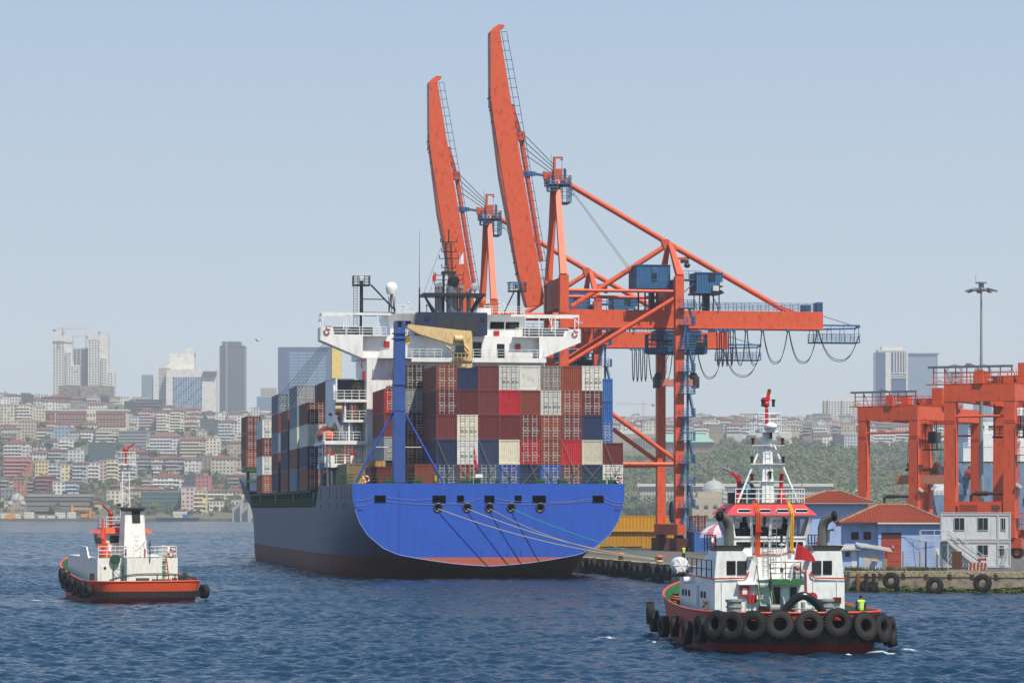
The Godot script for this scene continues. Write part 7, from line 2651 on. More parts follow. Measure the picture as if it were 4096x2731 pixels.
	var an := MB.new()
	an.tube(T(2.1, 9.4, 11), T(2.1, 10.7, 11), 0.03, 5)
	an.tube(T(2.1, 10.7, 11), T(2.1, 12.3, 11), 0.012, 4)
	part(an, "whip_antenna", greyp, t)
	# signal mast on the after deck
	var sm2 := MB.new()
	sm2.tube(T(0.05, 4.1, 6.9), T(0.05, 6.4, 6.9), 0.045, 6)
	sm2.tube(T(0.05, 6.3, 6.9), T(-0.35, 5.1, 7.1), 0.015, 4)
	sm2.tube(T(0.05, 6.3, 6.9), T(0.35, 5.1, 7.1), 0.015, 4)
	sm2.tube(T(0.05, 6.15, 6.9), T(0.05, 6.25, 6.9), 0.18, 12)
	part(sm2, "after_mast", white, t)
	for y in [6.3, 6.5, 4.6]:
		var q := MB.new()
		q.lathe([[0.09, 0.0], [0.11, 0.04], [0.08, 0.08], [0.08, 0.2], [0.12, 0.24], [0.0, 0.27]], 10, T(0.05, y, 6.9))
		part(q, "navigation_lamp", mat(c("6a3a12") if y < 5 else c("1d2120"), 0.3, 0.0, ""), t)
	# port side details: doors, portholes, rails, raft drum
	var hx := func(l: float) -> float: return -lerpf(3.82, 4.4, (l - 7.3) / 9.2) - 0.03
	for l in [15.6, 14.8, 13.9, 10.6, 9.8]:
		var q := MB.new()
		q.t = Transform3D(Basis(Vector3.UP, PI / 2), T(hx.call(l), 3.2, l))
		q.torus(Vector3.ZERO, Vector3.BACK, 0.19, 0.03, 14, 6)
		q.ball(Vector3.ZERO, Vector3(0.17, 0.17, 0.01), 12)
		part(q, "porthole", mat(c("20272c"), 0.15, 0.3, ""), t)
	var pd := MB.new()
	pd.bx(hx.call(12.4) - 0.05, 1.45, -12.6, hx.call(11.4), 3.75, -11.5)
	part(pd, "side_door", white, t)
	var pr := MB.new()
	pr.rail([T(-4.1, 4.25, 15.5), T(-3.9, 4.2, 8.0)], 1.05, 2, 1.6, 0.03)
	pr.rail([T(4.1, 4.25, 15.5), T(3.9, 4.2, 8.0)], 1.05, 2, 1.6, 0.03)
	pr.rail([T(-3.2, 5.7, 14.5), T(-3.2, 5.7, 10.6)], 1.0, 2, 0.9, 0.03)
	pr.rail([T(3.2, 5.7, 14.5), T(3.2, 5.7, 10.6)], 1.0, 2, 0.9, 0.03)
	part(pr, "side_rail", black, t)
	var lp := MB.new()
	lp.tube(T(-4.3, 4.0, 12.9), T(-4.75, 4.0, 12.9), 0.2, 12)
	part(lp, "side_flood_lamp", white, t)
	var brl := MB.new()
	brl.bx(-1.3, 1.35, -26.5, -0.9, 2.9, -25.9)
	brl.bx(-4.1, 1.35, -21.5, -3.7, 2.95, -21.1)
	brl.bx(-4.2, 1.35, -19.0, -3.8, 2.6, -18.6)
	part(brl, "bow_bitt", black, t)
	# loose gear
	var rw: Vector3 = w.call(T(-4.6, 4.3, 15.4))
	var raft := thing("life_raft_drum", "round white life raft drum beside the tug's port rail", "life raft", rw, yaw)
	var rf := MB.new()
	rf.t = Transform3D(Basis(Vector3.RIGHT, PI / 2), Vector3(0, 0.55, 0))
	rf.lathe([[0.0, -0.75], [0.4, -0.72], [0.48, -0.6], [0.5, -0.3], [0.5, 0.3], [0.48, 0.6], [0.4, 0.72], [0.0, 0.75]], 20)
	part(rf, "drum", white, raft)
	for k in 6:
		var q := MB.new()
		q.t = Transform3D(Basis(Vector3.BACK, TAU * k / 6), Vector3(0, 0.55, 0))
		q.bx(0.05, -0.03, 0.72, 0.52, 0.03, 0.76)
		part(q, "drum_rib", white, raft)
	var rs := MB.new()
	rs.bx(-0.6, -0.15, -0.6, 0.9, 0.0, -0.4)
	rs.bx(-0.6, -0.15, 0.4, 0.9, 0.0, 0.6)
	part(rs, "cradle", black, raft)
	for k in 2:
		var rope := thing("coiled_rope", ["orange rope wound on the farther bow bitt of the white tug", "orange rope wound on the nearer bow bitt of the white tug"][k], "rope", w.call(T(-3.9, 1.6 + 0.5 * (1 - k), [21.3, 18.8][k])), yaw)
		for j in 4:
			var q := MB.new()
			q.torus(Vector3(0.04 * (j % 2), 0.2 + j * 0.16, 0), Vector3(0.1, 1, 0.1 * (j % 2)).normalized(), 0.3, 0.07, 16, 6)
			part(q, "rope_turn", mat(c("c76a3a"), 0.9, 0.0, "rock", Vector3(3, 3, 3)), rope)
	life_ring("orange life ring in the rail left of the tug's wheelhouse", w.call(T(-3.25, 6.3, 10.9)), yaw + 60, 0.36)
	life_ring("orange life ring in the rail right of the tug's wheelhouse", w.call(T(3.25, 6.3, 11.4)), yaw - 70, 0.36)
	life_ring("red life ring on the shaded port wall of the white tug", w.call(T(-4.12, 2.6, 9.0)), yaw - 85, 0.36)
	flag("red flag flying from a slanting staff on the white tug's stern", w.call(T(0.55, 4.1, 6.6)), 0.4, [[Vector3(0.36, 2.15, 0), Vector3(0.2, 1.2, 0)], [Vector3(0.7, 2.0, 0.12), Vector3(0.55, 1.2, 0.1)], [Vector3(1.05, 1.75, 0.0), Vector3(0.95, 1.15, 0.0)], [Vector3(1.3, 1.45, -0.1), Vector3(1.2, 1.1, -0.08)], [Vector3(1.42, 1.2, -0.05), Vector3(1.4, 1.05, -0.05)]], "b3202a")
	var fs := MB.new()
	fs.tube(T(0.5, 4.1, 6.6), T(0.92, 6.35, 6.6), 0.03, 6)
	part(fs, "flag_staff", white, t)
	# tyres round the hull
	var ords := ["first", "second", "third", "fourth", "fifth", "sixth", "seventh", "eighth", "ninth", "tenth"]
	var big := [[-4.75, 1.75, 1.1, 52.0], [-4.0, 1.72, 0.35, 38.0], [-2.95, 1.78, -0.2, 24.0], [-1.5, 1.78, -0.5, 10.0], [0.15, 1.8, -0.6, 0.0], [1.75, 1.92, -0.5, -8.0], [3.35, 1.66, -0.1, -26.0], [4.5, 1.55, 0.7, -46.0], [5.2, 1.35, 1.7, -62.0], [5.55, 1.2, 2.9, -75.0]]
	for k in big.size():
		var g: Array = big[k]
		tyre("big black tyre on the white tug's stern, %s from the left" % ords[k], w.call(T(g[0], g[1], g[2])), yaw - g[3], 0.8, 0.62, "big tyres round the white tug's stern", -14.0 + (k % 3) * 5)
	var small := [[-5.0, 1.62, 24.6, 0.72], [-5.5, 1.28, 19.6, 0.66], [-5.6, 1.12, 15.2, 0.64], [-5.6, 1.3, 10.9, 0.6], [-5.6, 1.1, 6.4, 0.66], [-5.45, 1.45, 2.6, 0.82]]
	for k in small.size():
		var g: Array = small[k]
		tyre("black tyre on the white tug's port side, %s from the bow" % ords[k], w.call(T(g[0], g[1], g[2])), yaw + 90 + (k % 3) * 7 - 6, g[3], 0.5, "tyres down the white tug's port side")
	# crew
	person("man in yellow vest and blue sleeves on the white tug's deck", w.call(T(4.6, 1.5, 6.2)), yaw + 8, "b8ef1e", "1d2a6a", "20242c")
	person("dark clothed crewman behind the left rear window of the tug's wheelhouse", w.call(T(-1.25, 6.0, 12.0)), yaw + 30, "15181d", "15181d", "15181d")
	person("dark clothed crewman at the middle of the tug's wheelhouse", w.call(T(-0.3, 5.85, 12.8)), yaw, "1a1d22", "1a1d22", "15181d")
	person("crewman in grey near the right window of the tug's wheelhouse", w.call(T(1.35, 5.9, 12.2)), yaw + 90, "3a3f46", "3a3f46", "15181d")
	person("man in yellow vest standing on the quay near the crane", Vector3(20.95, QH, -366), 190, "b8ef1e", "1c1f24", "1c1f24")

func build_tug_orange() -> void:
	var at := Vector3(-31.5, 0, -262)
	var yaw := 20.0
	var w := func(p: Vector3) -> Vector3: return at + Basis(Vector3.UP, deg_to_rad(yaw)) * p
	var t := thing("harbour_tug", "orange hulled tug with white house and tall white funnel, under way", "tugboat", at, yaw)
	var white := mat(c("e8e6df"), 0.5, 0.0, "soft", Vector3(0.4, 0.12, 0.4))
	var orange := mat(c("e0552a"), 0.45, 0.0, "worn", Vector3(0.5, 0.3, 0.5))
	var dred := mat(c("8a2e1e"), 0.55, 0.0, "worn")
	var black := mat(c("18191b"), 0.5, 0.0, "")
	var green := mat(c("3b6a48"), 0.6, 0.0, "worn")
	var red := mat(c("a83226"), 0.5, 0.0, "soft")
	var orr := mat(c("e5582c"), 0.45, 0.0, "soft")
	var dglass := mat(c("16232a"), 0.06, 0.0, "")
	var deck := refine(tug_outline([[0, 0], [1.6, 0.05], [3.0, 0.22], [4.0, 0.6], [4.6, 1.3], [4.9, 2.6], [4.95, 5], [4.95, 9], [4.9, 13], [4.7, 16], [4.2, 19], [3.4, 21.5], [2.3, 23.6], [1.2, 25], [0, 25.8]]), 3)
	var wl := refine(tug_outline([[0, 0.7], [1.5, 0.75], [2.8, 0.9], [3.6, 1.3], [4.0, 2.0], [4.3, 3.2], [4.4, 5.5], [4.45, 9], [4.3, 13], [4.0, 16], [3.4, 18.7], [2.5, 21], [1.5, 22.9], [0.7, 24.2], [0, 24.8]]), 3)
	var top := func(l: float) -> float: return 1.95 + 1.75 * pow(clampf((l - 5) / 18.0, 0, 1), 1.25)
	tug_hull(t, deck, wl, top, 0.5, 1.2, dred, orange, green, green)
	var mid := deck.size() / 2
	for i in range(mid - 13, mid + 13):
		var b := MB.new()
		var p := hull_pt(deck, wl, i, 1.1, top)
		var q := hull_pt(deck, wl, i + 1, 1.1, top)
		var p2 := p + Vector3(0, -0.52, 0)
		var q2 := q + Vector3(0, -0.52, 0)
		var d := (q - p).normalized()
		var o := Vector3(-d.z, 0, d.x) * -0.22
		if o.dot(Vector3(p.x, 0, p.z + 10)) < 0: o = -o
		p += d * 0.01
		q -= d * 0.01
		b.hexa([p2 + o, q2 + o, q2, p2, p + o, q + o, q, p])
		part(b, "belt_block", black, t)
	var cr := MB.new()
	var crp := []
	for i in deck.size():
		crp.append(hull_pt(deck, wl, i, top.call(deck[i].y), top) + Vector3(0, 0.02, 0))
	cr.path(crp, 0.07, 6)
	part(cr, "cap_rail", orr, t)
	var tb := MB.new()
	for y in [2.5, 2.62]:
		var pa := []
		for k in 13:
			var f := k / 12.0
			var x := lerpf(-3.5, 4.6, f)
			pa.append(T(x, y - 0.55 * pow(absf(2 * f - 1), 3), 1.3 + 0.3 * (2.62 - y)))
		tb.path(pa, 0.05, 6)
	for x in [-2.0, 0.8, 2.4]:
		tb.tube(T(x, 1.3, 1.4), T(x, 2.55, 1.3), 0.05, 6)
	part(tb, "towing_hoop", black, t)
	var h := MB.new()
	h.hexa([T(-3.4, 1.2, 6.5), T(3.9, 1.2, 6.5), T(4.0, 1.2, 17), T(-3.9, 1.2, 17), T(-3.4, 3.92, 6.5), T(3.9, 3.92, 6.5), T(4.0, 4.1, 17), T(-3.9, 4.1, 17)])
	h.bx(-1.0, 1.2, -6.5, 2.2, 3.92, -5.3)
	part(h, "deck_house", white, t)
	var gd := MB.new()
	gd.bx(-3.3, 3.93, -17, 3.8, 3.97, -6.6)
	part(gd, "boat_deck", green, t)
	for s in [-1, 1]:
		var bw := MB.new()
		bw.hexa([T(s * 3.75 - 0.06, 3.9, 8.5), T(s * 3.75 + 0.06, 3.9, 8.5), T(s * 3.8 + 0.06, 4.0, 12), T(s * 3.8 - 0.06, 4.0, 12), T(s * 3.75 - 0.06, 4.9, 9.4), T(s * 3.75 + 0.06, 4.9, 9.4), T(s * 3.8 + 0.06, 5.0, 12), T(s * 3.8 - 0.06, 5.0, 12)])
		part(bw, "bridge_screen", white, t)
	var rr := MB.new()
	rr.rail([T(-3.3, 3.95, 6.6), T(-1.0, 3.95, 6.6), T(-1.0, 3.95, 5.4), T(2.2, 3.95, 5.4), T(2.2, 3.95, 6.6), T(3.8, 3.95, 6.6), T(3.85, 3.95, 9)], 1.0, 3, 0.7, 0.03)
	part(rr, "boat_deck_rail", white, t)
	# wheelhouse
	var wh := MB.new()
	wh.hexa([T(-1.7, 3.95, 10.6), T(1.8, 3.95, 10.6), T(1.8, 3.95, 14.5), T(-1.7, 3.95, 14.5), T(-2.0, 6.1, 10.5), T(2.1, 6.1, 10.5), T(2.1, 6.1, 14.9), T(-2.0, 6.1, 14.9)])
	part(wh, "wheelhouse", white, t)
	for g in [[-1.4, -0.5], [1.1, 1.7]]:
		var q := MB.new()
		q.bx(g[0], 5.25, -10.56, g[1], 5.9, -10.45)
		part(q, "wheelhouse_window", dglass, t)
	var sw := MB.new()
	sw.quad(T(-1.92, 5.1, 14.4), T(-1.88, 5.1, 10.9), T(-2.0, 5.95, 10.8), T(-2.04, 5.95, 14.6))
	part(sw, "wheelhouse_window", dglass, t)
	var wc := MB.new()
	wc.torus(T(-1.2, 5.65, 10.42), Vector3.BACK, 0.22, 0.03, 16, 6)
	part(wc, "clear_view_screen", black, t)
	var rf := MB.new()
	rf.hexa([T(-2.4, 6.1, 10.1), T(2.5, 6.1, 10.1), T(2.5, 6.1, 15.3), T(-2.4, 6.1, 15.3), T(-1.6, 6.62, 10.9), T(1.9, 6.62, 10.9), T(1.9, 6.62, 14.6), T(-1.6, 6.62, 14.6)])
	part(rf, "wheelhouse_roof", orr, t)
	var r2 := MB.new()
	r2.rail([T(-1.6, 6.62, 14.5), T(-1.6, 6.62, 11), T(1.9, 6.62, 11), T(1.9, 6.62, 14.5)], 0.95, 3, 0.8, 0.03)
	part(r2, "roof_rail", white, t)
	# funnel with its dark hood
	var fu := MB.new()
	fu.hexa([T(-0.75, 3.9, 7.7), T(1.4, 3.9, 7.7), T(1.4, 3.9, 10.3), T(-0.75, 3.9, 10.3), T(-0.5, 8.1, 8.3), T(1.15, 8.1, 8.3), T(1.15, 8.1, 10.0), T(-0.5, 8.1, 10.0)])
	part(fu, "funnel", white, t)
	var fh := MB.new()
	fh.bx(-0.55, 8.3, -10.2, 1.3, 8.45, -7.9)
	fh.hexa([T(-0.5, 8.1, 8.3), T(1.15, 8.1, 8.3), T(1.15, 8.1, 10), T(-0.5, 8.1, 10), T(-0.55, 8.3, 7.95), T(1.25, 8.3, 7.95), T(1.25, 8.3, 10.1), T(-0.55, 8.3, 10.1)])
	part(fh, "funnel_hood", mat(c("3c3b35"), 0.6, 0.0, "worn"), t)
	var fo := MB.new()
	fo.hexa([T(0.12, 7.05, 8.1), T(0.85, 7.05, 8.1), T(0.85, 7.05, 8.4), T(0.12, 7.05, 8.4), T(0.1, 8.1, 8.25), T(0.85, 8.1, 8.25), T(0.85, 8.1, 8.5), T(0.1, 8.1, 8.5)])
	part(fo, "funnel_recess", mat(c("23231f"), 0.8), t)
	for y in [4.6, 5.0, 5.4, 5.8]:
		var q := MB.new()
		q.bx(0.35, y, -7.95 - (y - 3.9) * 0.14, 0.7, y + 0.16, -7.68 - (y - 3.9) * 0.14)
		part(q, "funnel_step", white, t)
	# lattice mast
	var ms := MB.new()
	for p in [[-0.28, 10.8], [0.5, 10.8], [-0.28, 11.4], [0.5, 11.4]]:
		ms.beam(T(p[0] + 0.04, 6.6, p[1]), T(p[0] * 0.75 + 0.03, 12.3, p[1]), 0.08, 0.08)
	for k in 16:
		var y := 6.9 + k * 0.34
		ms.tube(T(-0.24, y, 10.8), T(0.46, y + (0.34 if k % 2 else 0.0), 10.8), 0.025, 4)
		ms.tube(T(-0.24, y + 0.17, 11.4), T(0.46, y, 11.4), 0.025, 4)
	part(ms, "lattice_mast", white, t)
	var mp := MB.new()
	mp.bx(-0.65, 12.3, -11.8, 0.95, 12.4, -10.4)
	mp.rail([T(-0.62, 12.4, 10.5), T(0.92, 12.4, 10.5), T(0.92, 12.4, 11.7), T(-0.62, 12.4, 11.7), T(-0.62, 12.4, 10.5)], 1.05, 2, 0.55, 0.03)
	for y in [8.2, 9.3, 10.2, 11.0]:
		mp.bx(0.45, y, -11.2, 0.95, y + 0.05, -10.9)
	part(mp, "mast_platform", white, t)
	var mn := MB.new()
	mn.tube(T(0.15, 12.4, 11), T(0.15, 13.5, 11), 0.12, 8)
	mn.ball(T(0.15, 13.65, 11), Vector3(0.26, 0.26, 0.26), 10)
	mn.tube(T(0.1, 13.7, 11), T(0.95, 14.25, 10.9), 0.08, 8)
	part(mn, "fire_monitor", red, t)
	var m2 := MB.new()
	m2.tube(T(-1.1, 6.6, 11.6), T(-1.1, 7.6, 11.6), 0.15, 8)
	m2.ball(T(-1.1, 7.85, 11.6), Vector3(0.26, 0.3, 0.26), 10)
	m2.tube(T(-1.1, 8.0, 11.6), T(-1.85, 8.6, 11.4), 0.09, 8)
	m2.path([T(-1.0, 6.9, 11.4), T(-0.4, 6.85, 11.2), T(0.1, 7.1, 11.2), T(0.2, 6.7, 11.2)], 0.12, 8)
	part(m2, "fire_monitor", red, t)
	var lm := MB.new()
	lm.tube(T(-0.6, 8.7, 11), T(-0.3, 8.7, 11), 0.13, 8)
	part(lm, "mast_lamp", black, t)
	# deck crane, orange
	var dc := MB.new()
	dc.lathe([[0.55, 0.0], [0.55, 0.5], [0.32, 0.6], [0.3, 1.3], [0.0, 1.35]], 14, T(-2.2, 3.95, 9))
	dc.beam(T(-2.3, 5.2, 9), T(-2.35, 6.6, 9), 0.36, 0.4)
	dc.beam(T(-2.5, 5.6, 8.8), T(-2.35, 7.4, 9), 0.25, 0.3, 0.16, 0.2)
	dc.box(T(-2.65, 5.9, 8.9), Vector3(0.5, 0.25, 0.4))
	dc.box(T(-2.7, 5.0, 8.9), Vector3(0.6, 0.3, 0.4))
	part(dc, "deck_crane", mat(c("d2482a"), 0.5, 0.0, "worn"), t)
	# aft wall details
	var vd := MB.new()
	vd.tube(T(-1.85, 3.8, 6.5), T(-1.85, 3.8, 6.2), 0.46, 20)
	for k in 5:
		vd.bx(-2.25, 3.5 + k * 0.14, -6.2, -1.45, 3.54 + k * 0.14, -6.16)
	part(vd, "round_vent", mat(c("2f5a40"), 0.6), t)
	var dd := MB.new()
	dd.bx(-3.1, 1.3, -6.52, -2.25, 3.3, -6.44)
	part(dd, "door", white, t)
	var ph := MB.new()
	ph.tube(T(-2.75, 3.05, 6.45), T(-2.75, 3.05, 6.4), 0.12, 12)
	part(ph, "porthole", black, t)
	var fr := MB.new()
	for p in [[-2.0, -1.15]]:
		fr.path([T(p[0], 1.3, 6.3), T(p[0], 3.2, 6.3), T(p[1], 3.2, 6.3), T(p[1], 1.3, 6.3)], 0.04, 5)
		fr.path([T(p[0], 2.9, 6.3), T(-1.6, 2.4, 6.3), T(p[1], 2.9, 6.3)], 0.03, 5)
	part(fr, "hatch_frame", black, t)
	var st := MB.new()
	for k in 8:
		st.box(T(2.5, 3.8 - k * 0.3, 6.3 - k * 0.09), Vector3(0.55, 0.07, 0.2))
	part(st, "stair_treads_flight", green, t)
	var sx := MB.new()
	sx.beam(T(2.82, 4.0, 6.35), T(2.95, 1.3, 5.5), 0.06, 0.18)
	part(sx, "stair_stringer", orr, t)
	var wn := MB.new()
	wn.bx(-0.6, 1.25, -3.6, 0.4, 2.2, -2.6)
	wn.bx(0.8, 1.25, -3.4, 2.3, 2.1, -2.4)
	part(wn, "towing_winch", mat(c("49504e"), 0.6), t)
	var rb := MB.new()
	rb.bx(2.6, 1.25, -3.4, 3.0, 2.2, -2.9)
	part(rb, "fire_box", red, t)
	for p in [[-4.1, 5.5], [4.2, 5.0], [-4.3, 15.0]]:
		var q := MB.new()
		q.tube(T(p[0], 1.2, p[1]), T(p[0], 2.6, p[1]), 0.2, 10)
		part(q, "bollard_post", mat(c("3a2a26"), 0.7), t)
	var ar := MB.new()
	ar.tube(T(1.05, 3.6, 5.2), T(1.05, 5.5, 5.2), 0.05, 6)
	ar.ball(T(1.05, 5.2, 5.2), Vector3(0.12, 0.16, 0.12), 8)
	ar.ball(T(1.05, 4.4, 5.2), Vector3(0.12, 0.16, 0.12), 8)
	part(ar, "after_lamp_post", mat(c("55534c"), 0.5), t)
	var sb := MB.new()
	sb.path([T(0.1, 4.5, 6.8), T(0.6, 4.9, 6.8), T(1.0, 5.4, 6.8)], 0.06, 6)
	part(sb, "tow_hook", mat(c("b9b5a8"), 0.5), t)
	life_ring("orange and white life ring on the right rail of the orange tug", w.call(T(3.35, 4.4, 6.45)), yaw, 0.38)
	life_ring("orange life ring on the left rail of the orange tug", w.call(T(-1.0, 4.4, 5.9)), yaw + 80, 0.34)
	flag("small red flag hanging at the orange tug's after rail", w.call(T(0.55, 3.9, 5.35)), 1.3, [[Vector3(0.02, 0.95, 0.0), Vector3(0.0, 0.1, 0.0)], [Vector3(0.1, 0.85, 0.06), Vector3(0.08, 0.02, 0.05)], [Vector3(0.16, 0.72, -0.02), Vector3(0.12, -0.05, 0.0)]], "b3202a")
	var ords := ["first", "second", "third", "fourth", "fifth", "sixth", "seventh", "eighth", "ninth", "tenth", "eleventh"]
	var tl := [[13.6, 2.3, 0.62], [12.4, 1.75, 0.66], [11.3, 2.0, 0.6], [10.4, 1.45, 0.62], [9.0, 1.6, 0.58], [8.0, 1.2, 0.6], [6.6, 1.5, 0.55], [5.4, 1.05, 0.56], [4.6, 1.5, 0.52], [3.2, 1.0, 0.5], [2.3, 1.15, 0.5]]
	for k in tl.size():
		var g: Array = tl[k]
		tyre("black tyre along the orange tug's left side, %s from the bow end" % ords[k], w.call(T(-5.15, g[1], g[0])), yaw + 90 + (k % 4) * 6, g[2], 0.5, "tyres down the orange tug's port side", 0)
	tyre("black tyre at the right stern corner of the orange tug", w.call(T(5.1, 1.0, 1.6)), yaw - 70, 0.6, 0.5, "tyres down the orange tug's port side", 0)

# ---------------------------------------------------------------- the far shore: hills, city, woods
var hn := FastNoiseLite.new()
func ground_h(x: float, d: float) -> float:
	var k := smoothstep(-150.0, 60.0, x)
	if d < 2236: return 1.9
	var top := lerpf(3330.0, 3520.0, k)
	var h := 2.4 + (minf(d, top) - 2236.0) * lerpf(lerpf(0.118, 0.1, smoothstep(-480.0, -320.0, x)), 0.087, k)
	h += 2.5 * hn.get_noise_2d(x, d) * smoothstep(2236.0, 2400.0, d)
	return h - maxf(0.0, d - top) * 0.012
func ground_d(px: float, py: float) -> float:  # distance at which a sight line comes down on the far hillside
	var d := 2192.0
	while d < 3600.0:
		if 2040.0 - (ground_h((px - 2048) * d / 12000.0, d) - 8.2) * 12000.0 / d <= py: return d
		d += 5.0
	return d
func build_far_shore() -> void:
	hn.seed = 4
	hn.frequency = 0.006
	var b := MB.new()
	var ds := [2188.0, 2236.0]
	while ds[-1] < 3700: ds.append(ds[-1] + 40.0)
	while ds[-1] < 6200: ds.append(ds[-1] + 250.0)
	var rows := []
	for d in ds:
		var line := []
		for i in 91:
			var x := -900.0 + i * 20.0
			line.append(Vector3(x, ground_h(x, d), -d))
		rows.append(line)
	for i in rows.size() - 1:
		for j in 90:
			b.quad(rows[i][j], rows[i][j + 1], rows[i + 1][j + 1], rows[i + 1][j])
	for j in 90:
		b.quad(Vector3(rows[0][j].x, -2, -2188), Vector3(rows[0][j + 1].x, -2, -2188), rows[0][j + 1], rows[0][j])
	var o := part(b, "hills", mat(c("77745a"), 0.95, 0.0, "rock", Vector3(0.02, 0.02, 0.02)), self)
	tag(o, "built-up hillsides of the far shore", "", "", "structure")

const CITY := {"w": "e0ddd6", "c": "d9cfba", "t": "bfae95", "p": "d8b9b4", "s": "c07062", "y": "dccd9e", "b": "a9bdd0", "g": "9a9a98", "d": "4d5055", "l": "c3c6c8", "k": "8a7c6a", "o": "8e4a3c", "n": "35605c"}
const CITY_WORD := {"w": "white", "c": "cream", "t": "tan", "p": "pink", "s": "salmon red", "y": "yellowish", "b": "pale blue", "g": "grey", "d": "dark grey", "l": "light grey", "k": "taupe", "o": "red brick", "n": "green glazed"}
func nth(k: int) -> String:
	var w := ["first", "second", "third", "fourth", "fifth", "sixth", "seventh", "eighth", "ninth", "tenth", "eleventh", "twelfth", "thirteenth", "fourteenth", "fifteenth", "sixteenth", "seventeenth", "eighteenth", "nineteenth"]
	if k < 19: return w[k]
	var tens := ["twenty", "thirty", "forty", "fifty", "sixty", "seventy", "eighty"]
	var t: String = tens[(k + 1) / 10 - 2]
	return t + " " + w[k % 10] if (k + 1) % 10 else t.trim_suffix("y") + "ieth"
var crng := RandomNumberGenerator.new()
func city_house(called: String, label: String, group: String, px0: float, px1: float, ytop: float, ybase: float, col: String, roof: String, style: int, d_given := 0.0) -> Node3D:
	var d := d_given if d_given > 0 else ground_d((px0 + px1) / 2, ybase + 6)
	var s := d / 12000.0
	var w := (px1 - px0) * s
	var x := ((px0 + px1) / 2 - 2048) * s
	var g := ground_h(x, d) - 2.0
	var top := 8.2 - (ytop - 2040) * s
	var seen := 8.2 - (ybase - 2040) * s
	var t := thing(called, label, "building", Vector3(x, g, -d), 0.0, group)
	t.rotation.y = deg_to_rad(crng.randf_range(-9, 9) if w < 40 else 0.0)
	var h := top - g
	var rh := 0.0
	if roof == "r": rh = clampf(w * 0.13, 1.6, 3.4)
	var hb := h - rh
	var dp := clampf(w * 0.8, 9.0, 15.0)
	var hw := w / 2
	var cc := c(CITY[col]).lightened(crng.randf_range(-0.02, 0.12)) if crng.randf() < 0.5 else c(CITY[col]).darkened(crng.randf_range(0.0, 0.1))
	var b := MB.new()
	b.bx(-hw, 0, -dp, hw, hb, 0)
	part(b, "wall", mat(cc, 0.9, 0.0, "soft", Vector3(0.1, 0.1, 0.1)), t)
	var r := MB.new()
	if roof == "r":
		var e := 0.7
		var rl := maxf(0.0, hw - dp * 0.45)
		var q := [Vector3(-hw - e, hb, e), Vector3(hw + e, hb, e), Vector3(hw + e, hb, -dp - e), Vector3(-hw - e, hb, -dp - e)]
		var u := [Vector3(-rl, h, -dp / 2), Vector3(rl, h, -dp / 2)]
		r.quad(q[0], q[1], u[1], u[0])
		r.tri(q[1], q[2], u[1])
		r.quad(q[2], q[3], u[0], u[1])
		r.tri(q[3], q[0], u[0])
		r.quad(q[3], q[2], q[1], q[0])
		part(r, "roof", mat(c("8f4f40").lightened(crng.randf_range(0, 0.15)), 0.9, 0.0, "rock", Vector3(0.15, 0.15, 0.15)), t)
	else:
		r.bx(-hw - 0.25, hb - 0.1, -dp - 0.2, hw + 0.25, hb + 0.45, 0.25)
		if crng.randf() < 0.6:
			var px := crng.randf_range(-hw * 0.5, hw * 0.2)
			r.bx(px, hb + 0.45, -dp * 0.7, px + w * 0.25, hb + 2.2, -dp * 0.3)
		part(r, "roof", mat(cc.lerp(c("8a8784"), 0.5), 0.9), t)
	# openings, storey by storey
	var fl := maxi(1, roundi((hb - (seen - g)) / 3.1) + 1)
	var bays := maxi(2, roundi(w / 3.1))
	var gl := MB.new()
	var bal := MB.new()
	for k in fl:
		var y := hb - 2.5 - k * 3.1
		if y < 0.5: break
		if style == 2:
			gl.bx(-hw + 0.4, y, -0.05, hw - 0.4, y + 1.7, 0.04)
		else:
			for i in bays:
				var bx := -hw + (i + 0.5) * w / bays
				var ww := 0.75 if style == 0 else 1.05
				if crng.randf() < 0.06: continue
				gl.bx(bx - ww, y, -0.05, bx + ww, y + 1.55, 0.04)
		if style == 1:
			var f0 := -hw * (1.0 if k % 2 else 0.95)
			var f1 := hw * crng.randf_range(0.3, 1.0)
			bal.bx(f0, y - 0.75, 0.0, f1, y - 0.55, 1.3)
			bal.bx(f0, y - 0.55, 1.2, f1, y + 0.35, 1.32)
		var sb := maxi(2, int(dp / 3.4))
		for i in sb:
			var z := -(i + 0.5) * dp / sb
			gl.bx(-hw - 0.04, y, z - 0.6, -hw + 0.05, y + 1.45, z + 0.6)
			gl.bx(hw - 0.05, y, z - 0.6, hw + 0.04, y + 1.45, z + 0.6)
	var wo := part(gl, "window_grid", mat(c("3b434b").lightened(crng.randf_range(0, 0.12)), 0.3, 0.0, ""), t)
	wo.set_meta("kind", "stuff")
	if style == 1:
		var bo := part(bal, "balcony_tier", mat(cc.lightened(0.25), 0.85, 0.0, ""), t)
		bo.set_meta("kind", "stuff")
	return t
